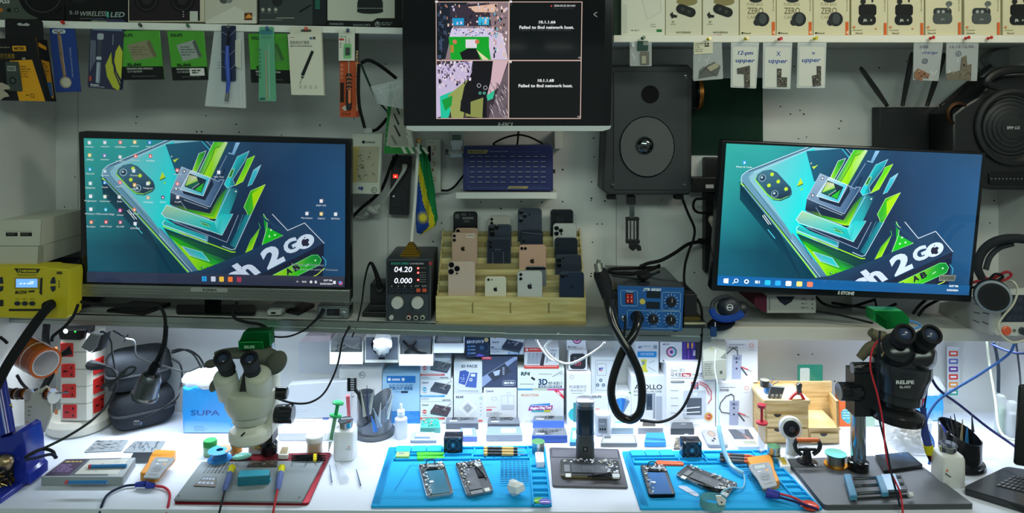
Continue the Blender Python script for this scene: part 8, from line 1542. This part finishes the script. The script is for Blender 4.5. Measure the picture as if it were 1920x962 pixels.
# ---- syringe, camera, suction lifter, tins
t=thing('flux_syringe','red plunger syringe standing in front of the organiser','syringe',gl(1427,852));m=MB();b=gl(1427,852);m.tube([b,b+Vector((0,0,.012))],[.001,.004],'d8dcd8',sm=0);m.tube([b+Vector((0,0,.012)),b+Vector((.002,0,.085))],.0095,'d4d4d8','film',14,0);m.build('barrel',t)
m=MB();a=b+Vector((.002,0,.085));m.lathe(a,(0,0,1),[(.016,0),(.016,.004),(.004,.005),(.004,.042),(.011,.044),(.012,.052),(.001,.054)],'b02c3c','gloss',20);m.build('plunger',t,'red plunger')
C=gl(1485,858);t=thing('round_camera','white round camera with black lens on a round foot','camera',C);m=MB();m.lathe(C,(0,0,1),[(.036,0),(.037,.003),(.030,.008),(.018,.012),(.015,.03),(.016,.055)],'e4e6ea','gloss',32);m.build('foot',t);o=W(1482,802,C.y-.012);m=MB();m.lathe(o,(-.1,-1,.12),[(.001,-.028),(.018,-.024),(.028,-.012),(.031,0),(.029,.008),(.022,.011),(.021,.008)],'eceef2','gloss',36);m.build('head',t)
m=MB();m.lathe(o+Vector((-.001,-.008,.001)),(-.1,-1,.12),[(.0215,0),(.021,.004),(.015,.0045),(.014,.002),(.009,.003),(.008,.005),(.001,.006)],['17191d','2a2e36','0e1014','22262e','0e1014','3a424e'],'gloss',32);m.build('lens',t,'black lens')
C=gl(1513,870,Z0+.006);t=thing('suction_lifter','black suction lifter with orange-topped handle','suction lifter',C);m=MB();m.lathe(C,(0,0,1),[(.031,0),(.032,.003),(.024,.008),(.014,.010),(.010,.03),(.008,.04)],'1c1e22','gloss',32);m.build('suction_cup',t)
m=MB();d=C.y-.004;m.tube([W(1502,852,d),W(1494,845,d),W(1490,834,d),W(1495,824,d)],.0055,'202328','plastic',8,2);m.tube([W(1524,852,d),W(1534,845,d),W(1538,834,d),W(1533,824,d)],.0055,'202328','plastic',8,2);m.tube([W(1498,843,d),W(1530,843,d)],.004,'202328');m.build('handle',t);m=MB();m.tube([W(1493,825,d),W(1535,825,d)],.006,'e0703c','plastic',sm=0);m.build('grip',t,'orange grip')
for k,(z,c)in enumerate(((0,'a8b0b0'),(.022,'b8c0bc'))):jar('solder_tin',['lower','upper'][k]+' of the two stacked tins beside the red plunger syringe','tin',1451,866,[(.016,z),(.0165,z+.002),(.0165,z+.014),(.0172,z+.015),(.0172,z+.0205),(.001,z+.0208)],['8a9494',c,c,'d0d8d4','7ac4a0' if k else 'b0b8b4'],'metal')
flat('small_box','small white box with yellow top beside the black microscope base','box',[(1457,866),(1474,866),(1483,884),(1464,885)],.014,'eceef2',lambda P,w,h:P.rect(5,3,15,27,'d8b83c',1),(20,32))
# ---- right microscope on its black base
BZ=Z0+.012;t=thing('microscope','black stereo microscope reading RELIFE RL-M3T on a flat black base','microscope',gl(1640,910))
m=MB();P=gq(m,[(1474,868),(1700,860),(1827,955),(1545,957)],Z0,(300,220));P.slab(rr(0,0,300,220,8),0,.012,'45484e','plastic',2,'54585f');m.build('base_plate',t)
C=gl(1609,880,BZ);dp=C.y;m=MB();m.lathe(C,(0,0,1),[(.025,0),(.026,.002),(.026,.022),(.022,.024),(.0185,.024)],'15171a','gloss',28);m.lathe(C+Vector((0,0,.02)),(0,0,1),[(.0185,0),(.0185,.24)],'b4bac2','chrome',28);m.build('post',t,'chrome post')
hd=C.y-.03;k=hd/F;c_='2f3238'
m=MB();m.box((W(1592,0,dp).x,dp-.03,W(0,772,dp).z),(W(1640,0,dp).x,dp+.02,W(0,690,dp).z),'1c1e22','plastic');P=front(m,dp+.01,'metal');P.box(1592,694,1612,765,-.02,.002,'7a7f84','metal',.5);m.build('focus_mount',t)
for q,r in(((1572,734),.0235),((1597,690),.015)):m=MB();wl(m,q[0],q[1],dp-.02,(1,0,0),[(.001,-.0005),(r*.9,0),(r,.003),(r,.05),(r*.8,.06)],['7a7f84','3a3d42','1c1e22','1c1e22'],'gloss',28);m.build('focus_knob',t)
m=MB();u=Vector((.10,0,1));P0=W(1682,785,hd);wl(m,1680,782,hd,u,[(46*k,-.004),(48*k,0),(48*k,12*k),(40*k,17*k),(30*k,22*k),(30*k,30*k)],['141518','1c1d20','26282c','1c1d20','17181b'],'gloss',40);m.build('ring_light',t)
m=MB();wl(m,1684,756,hd,u,[(26*k,0),(38*k,6*k),(38*k,22*k),(42*k,24*k),(47*k,48*k),(52*k,64*k),(50*k,78*k),(30*k,92*k)],c_,'gloss',40);m.blob(W(1698,668,hd-.01),46*k,.055,26*k,c_,'gloss',pw=.8);m.build('body',t)
for(bx,by),(hx,hy),(ex_,ey_)in(((1682,660),(1684,642),(1697,625)),((1722,668),(1722,650),(1748,626))):
    m=MB();o=W(bx,by,hd-.02);a=W(hx,hy,hd-.09)-o;m.lathe(o,a,[(24*k,-.006),(30*k,.004),(30*k,.03),(26*k,.05),(16*k,.056)],'26282c','gloss',32);m.build('eyepiece_housing',t)
    m=MB();o=W(hx+2,hy-2,hd-.06);a=W(ex_,ey_,hd-.12)-o;L=a.length;m.lathe(o,a,[(.020,0),(.020,L*.35),(.0245,L*.4),(.0245,L*.55),(.022,L*.6),(.0245,L*.96),(.0235,L),(.018,L),(.016,L*.92),(.001,L*.9)],['1a1c1f','1a1c1f','2a2c30','202226','1a1c1f','2c2e33','17181b','0e0f11','1f2836'],'rubber',28);e_=m.build('eyepiece',t);m=MB();m.lathe(o+a*.93,a,[(.013,0),(.009,.003),(.001,.004)],'2f3c58','gloss',20);m.build('lens',e_,'dark glass lens')
m=MB();P=front(m,hd-54*k,'paper');P.text('RELIFE',1680,720,6.5,'d4d8dc',w=34,bold=.04);P.text('RL-M3T',1687,728,4.4,'c4c8cc',w=21,bold=.03);m.build('badge',t,'pale RELIFE RL-M3T lettering')
cube('green microscope camera cube above the black eyepieces',[(1641,583),(1664,600),(1664,618),(1641,604)],[(1641,583),(1694,584),(1707,597),(1706,614),(1664,619),(1662,600)],hd+.02,'25a854','2fc060')
m=MB()
for p in([(1660,632),(1645,630),(1632,622)],[(1650,645),(1630,652),(1612,672)],[(1652,652),(1636,658),(1628,660)]):m.tube([W(x,y,hd+.03)for x,y in p],[.014,.014,.011],'6a6654','fabric',10)
m.blob(W(1656,640,hd+.035),.03,.02,.02,'625e4e','fabric');tag(m.build('work_glove'),'olive work glove hooked behind the black microscope head','glove')
flat('tablet','black tablet lying at the back of the black microscope base','tablet',[(1640,859),(1702,853),(1731,878),(1657,889)],.009,'15171c',lambda P,w,h:(P.poly([(2,2),(96,2),(96,50),(60,40)],['22324a','2c4a6c','1c2838','1a1d24']),P.scrib(70,6,80,9,1,'7a8aa0')),(100,60),4,'gloss',z=BZ)
t=thing('board_jig','black and blue sliding board clamp on the black base','clamp',gl(1645,918,BZ));J=[(1592,897),(1690,894),(1706,932),(1604,938)];m=MB();P=gq(m,J,BZ,(100,50));P.box(0,0,100,50,0,.006,'24272c','plastic',1,2);P.rect(10,6,92,44,'3a3d44');
for y in(8,25,42):P.tube([(6,y,.008),(96,y,.008)],.0025,'c4c8cc','chrome',sm=0)
m.build('frame',t);m=MB();P=gq(m,J,BZ+.006,(100,50));P.box(-10,0,3,50,0,.012,'4a8ab0','plastic',1);P.box(50,4,62,46,0,.01,'4a8ab0','plastic',1);P.box(60,0,88,40,.002,.009,'8a9cac','metal',.8);m.build('jaws',t,'blue jaws');m=MB();m.lathe(gl(1703,928,BZ+.012),(1,0,0),[(.006,0),(.006,.010),(.001,.012)],'d8dadc','plastic',16);m.build('knob',t,'white knob')
C=gl(1567,872,BZ);t=thing('solder_reel','solder wire reel with teal top on the black base','reel',C);m=MB();m.lathe(C,(0,0,1),[(.029,0),(.029,.003),(.022,.0035),(.022,.028),(.027,.0285),(.027,.0315),(.001,.032)],['d88a2c','d8942f','a4a4a0','9a9a96','5ab4ac','7accc0','6fc4b8'],'metal',32);m.build('reel',t)
# ---- right corner
def holder_cup():pass
C=gl(1800,872);t=thing('tool_cup','black pen holder full of dark tweezers, right of the black microscope','pen holder',C);n=36;rings=[[],[],[],[]];m=MB();m.lathe(C,(0,0,1),[(.058,0),(.06,.004),(.058,.012),(.05,.014)],'202226','gloss',36)
for i in range(n):
    a=2*math.pi*i/n;h=.09+.02*math.cos(a-2.4)
    for j,(r,z)in enumerate(((.050,.012),(.051,h),(.048,h),(.047,.02))):rings[j].append(C+Vector((r*math.cos(a),r*math.sin(a),z)))
m.loft(rings,'1c1e22','gloss',True,False,True);m.build('cup',t)
for k,(a,b,c,e,r,col,lb)in enumerate(((1762,790,1782,825,.0055,'3a4fc8','blue pen leaning left in the black pen holder'),(1782,780,1790,830,.004,'4b4f54','leftmost fine black tweezer in the black pen holder'),(1789,776,1798,830,.004,'3a3d42','central black tweezer in the black pen holder'),(1776,795,1795,840,.006,'5a6068','thick grey tool in the black pen holder'),(1805,786,1802,830,.004,'b8a88c','tan-tipped tool in the black pen holder'),(1814,800,1812,836,.006,'3a8ad0','light blue handled tool in the black pen holder'),(1822,777,1826,832,.0065,'4b5058','tall grey tool at the right of the black pen holder'),(1797,800,1806,840,.005,'2a2c30','short black tweezer in the black pen holder'))):stick('hand_tool',lb,'tool',a,b,c,e,C.y-.02+k*.006,[.001,r,r],col,'plastic','tools in the black pen holder')
C=gl(1777,904);t=thing('solvent_bottle','square white dispenser bottle with steel cap, right of black base','bottle',C);m=MB();m.lathe(C,(0,0,1),[(.029,0),(.031,.003),(.031,.068),(.028,.075),(.015,.08)],'e4e4e2','plastic',32,sq=5);P=local(m,C+Vector((-.020,-.0314,.045)),(1,0,0),(0,0,-1),.001,'paper');P.circ(0,0,3,'e08a5a');P.line([(-4,8),(8,16)],2.6,'3a4048');m.build('body',t);m=MB();m.lathe(C+Vector((0,0,.079)),(0,0,1),[(.015,0),(.0195,.001),(.0195,.013),(.022,.016),(.021,.019),(.001,.018)],'b8bcc0','chrome',28);m.build('cap',t)
C=gl(1700,836);t=thing('swab_box','clear tub of cotton swabs behind the red and yellow probes','box',C);m=MB();m.lathe(C,(0,0,1),[(.05,0),(.052,.002),(.055,.085),(.053,.085),(.050,.004)],'dfe8ee','film',32,sq=4,caps=False);m.build('tub',t)
m=MB()
for _ in range(150):x,y,z=R.uniform(-.042,.042),R.uniform(-.042,.042),R.uniform(.008,.055);m.blob(C+Vector((x,y,z)),.0045,.0045,.007,R.choice(('ece8e0','d8ccb8','f4f2ee')),'fabric',5)
o=m.build('cotton_swabs',t);o['kind']='stuff';m=MB();m.tube([C+Vector((0,0,.05)),C+Vector((.016,0,.105))],[.002,.002,.004],'f0f0ee',sm=0);m.build('sticking_out_swab',t)
for k,(x,y,h,c)in enumerate(((1876,812,.10,'a8c8b0'),(1898,818,.09,'c8ccd0'))):C=gl(x,y);m=MB();m.lathe(C,(0,0,1),[(.015,0),(.016,.003),(.016,h),(.012,h+.010),(.004,h+.014)],'e4ecf0','film',24);m.lathe(C+Vector((0,0,.004)),(0,0,1),[(.011,0),(.011,h*.7)],c,'paper',16);tag(m.build('clear_tube'),['clear tube with green content near the right wall','clear tube with white label beside the laptop'][k],'tube')
t=thing('laptop','open black laptop cut off by the right edge','laptop',gl(1900,915));K=[(1887,885),(2010,905),(1960,975),(1803,926)]
m=MB();P=gq(m,K,Z0,(140,100));P.slab(rr(0,0,140,100,10),0,.016,'2c2e33','gloss',2,'383b40');P.box(34,62,88,92,0,.0005,'b8bcc6','gloss',0,3);P.rect(20,8,136,54,'101113',4);m.build('base',t)
m=MB();P=gq(m,K,Z0+.0165,(140,100))
for j in range(5):
    for i in range(12):P.box(23+i*9.3,10+j*8.6,31+i*9.3,17+j*8.6,0,.002,'2c2e33','plastic',.8,1)
m.build('keyboard',t,'black keys');m=MB();P=quad(m,[W(1913,722,1.86),W(2060,722,1.84),W(2050,895,1.74),W(1903,872,1.84)],(0,-1,0),(150,150),'gloss');P.box(0,0,150,150,-.008,0,'17181b','gloss',1.5,5);P.rect(10,10,150,138,'0c0d0f',fn='gloss');m.build('lid',t)
# ---- leads of the right half
for pts,r,c,lb,cat in(([(1650,634,1.82),(1636,655,1.80),(1632,690,1.78),(1645,740,1.77),(1655,790,1.765),(1660,840,1.75),(1668,880,1.73),(1688,925,1.70),(1694,975,1.67)],.0022,'c8303c','red lead hanging from the black microscope over its base','test lead'),([(1650,620,1.80),(1646,670,1.79),(1646,720,1.78),(1648,780,1.77),(1662,840,1.75),(1672,890,1.72),(1688,950,1.69)],.0026,'1c2230','dark lead hanging beside the red one over the black base','test lead'),
 ([(1902,645,2.0),(1890,665,2.0),(1840,700,1.98),(1790,730,1.96),(1760,750,1.95),(1742,775,1.94),(1736,800,1.93),(1750,830,1.9),(1742,870,1.86)],.0034,'4a78c8','light blue cable sweeping down from the shelf to the white bottle','cable'),([(1742,700,1.93),(1760,730,1.95),(1800,760,2.0),(1850,800,1.98),(1890,828,1.93),(1904,838,1.9)],.0036,'22285a','navy cable running from the black microscope to the laptop','cable'),
 ([(1862,640,2.1),(1868,660,2.12),(1872,690,2.14),(1872,720,2.15),(1872,735,2.16)],.0046,'3c4654','thick grey-blue cable dropping to the clear tubes','cable'),([(1858,645,2.1),(1880,655,2.08),(1905,662,2.05),(1930,662,2.02)],.0032,'2c3a6a','dark blue cable under the shelf at the right edge','cable'),([(1850,640,2.1),(1856,690,2.12),(1866,750,2.08),(1872,800,2.02),(1886,820,1.98),(1904,826,1.95)],.003,'d8e0c8','pale cable curving past the clear tubes','cable'),([(1905,640,2.1),(1912,700,2.1),(1914,740,2.05)],.0026,'2a2e3a','thin dark cable at the very right edge above the laptop','cable'),
 ([(1700,600,1.92),(1718,605,1.9),(1726,612,1.9),(1712,616,1.89),(1700,612,1.9)],.003,'5a90d0','pale blue cable loop at the green camera cube','cable')):rope(pts,r,c,'test_lead' if cat!='cable' else 'cable',lb,cat)
for k,(a,b,c)in enumerate((((1739,690),(1728,760),'c8303c'),((1740,692),(1733,765),'24408a'))):
    t=thing('probe',['red-tipped probe with yellow collar hanging before the swab tub','black-tipped probe with yellow collar hanging before the swab tub'][k],'probe',W(b[0]+14,868,1.84));x=b[0]+(14 if k==0 else 5);m=MB();m.tube([W(*a,1.88),W(a[0]-1,720,1.87),W(*b,1.86)],.0026,'c8303c' if k==0 else '1c2440');m.build('lead',t)
    m=MB();m.tube([W(*b,1.86),W(x-5,815,1.855),W(x,835,1.85)],[.005,.008,.008],'34468c',sm=0);m.build('handle',t);m=MB();m.tube([W(x,835,1.85),W(x+3,852,1.85)],[.010,.007],'d8cc20',sm=0);m.tube([W(x+3,852,1.85),W(x+6,866,1.85)],[.006,.002],'d8404a' if k==0 else '17181c',sm=0);m.build('collar',t,'yellow collar and tip')
for p,c,lb in(([(1440,922),(1462,926),(1490,934),(1515,948),(1535,956)],'d04850','red lead leaving the right orange multimeter'),([(1436,926),(1460,932),(1495,942),(1535,956)],'25285a','dark lead leaving the right orange multimeter')):m=MB();m.tube([gl(x,y,ZB+.012)for x,y in p],.003,c);m.tube([gl(*p[0],ZB+.014),gl(*p[1],ZB+.012)],[.009,.005],'3a3f9c');tag(m.build('test_lead'),lb,'test lead')
m=MB();m.lathe(gl(1518,950,ZB+.001),(0,0,1),[(.020,0),(.022,.003),(.018,.006),(.001,.007)],'e8503c','gloss',24);tag(m.build('orange_disc'),'orange-red round disc near the lower right corner of the blue mat','disc')
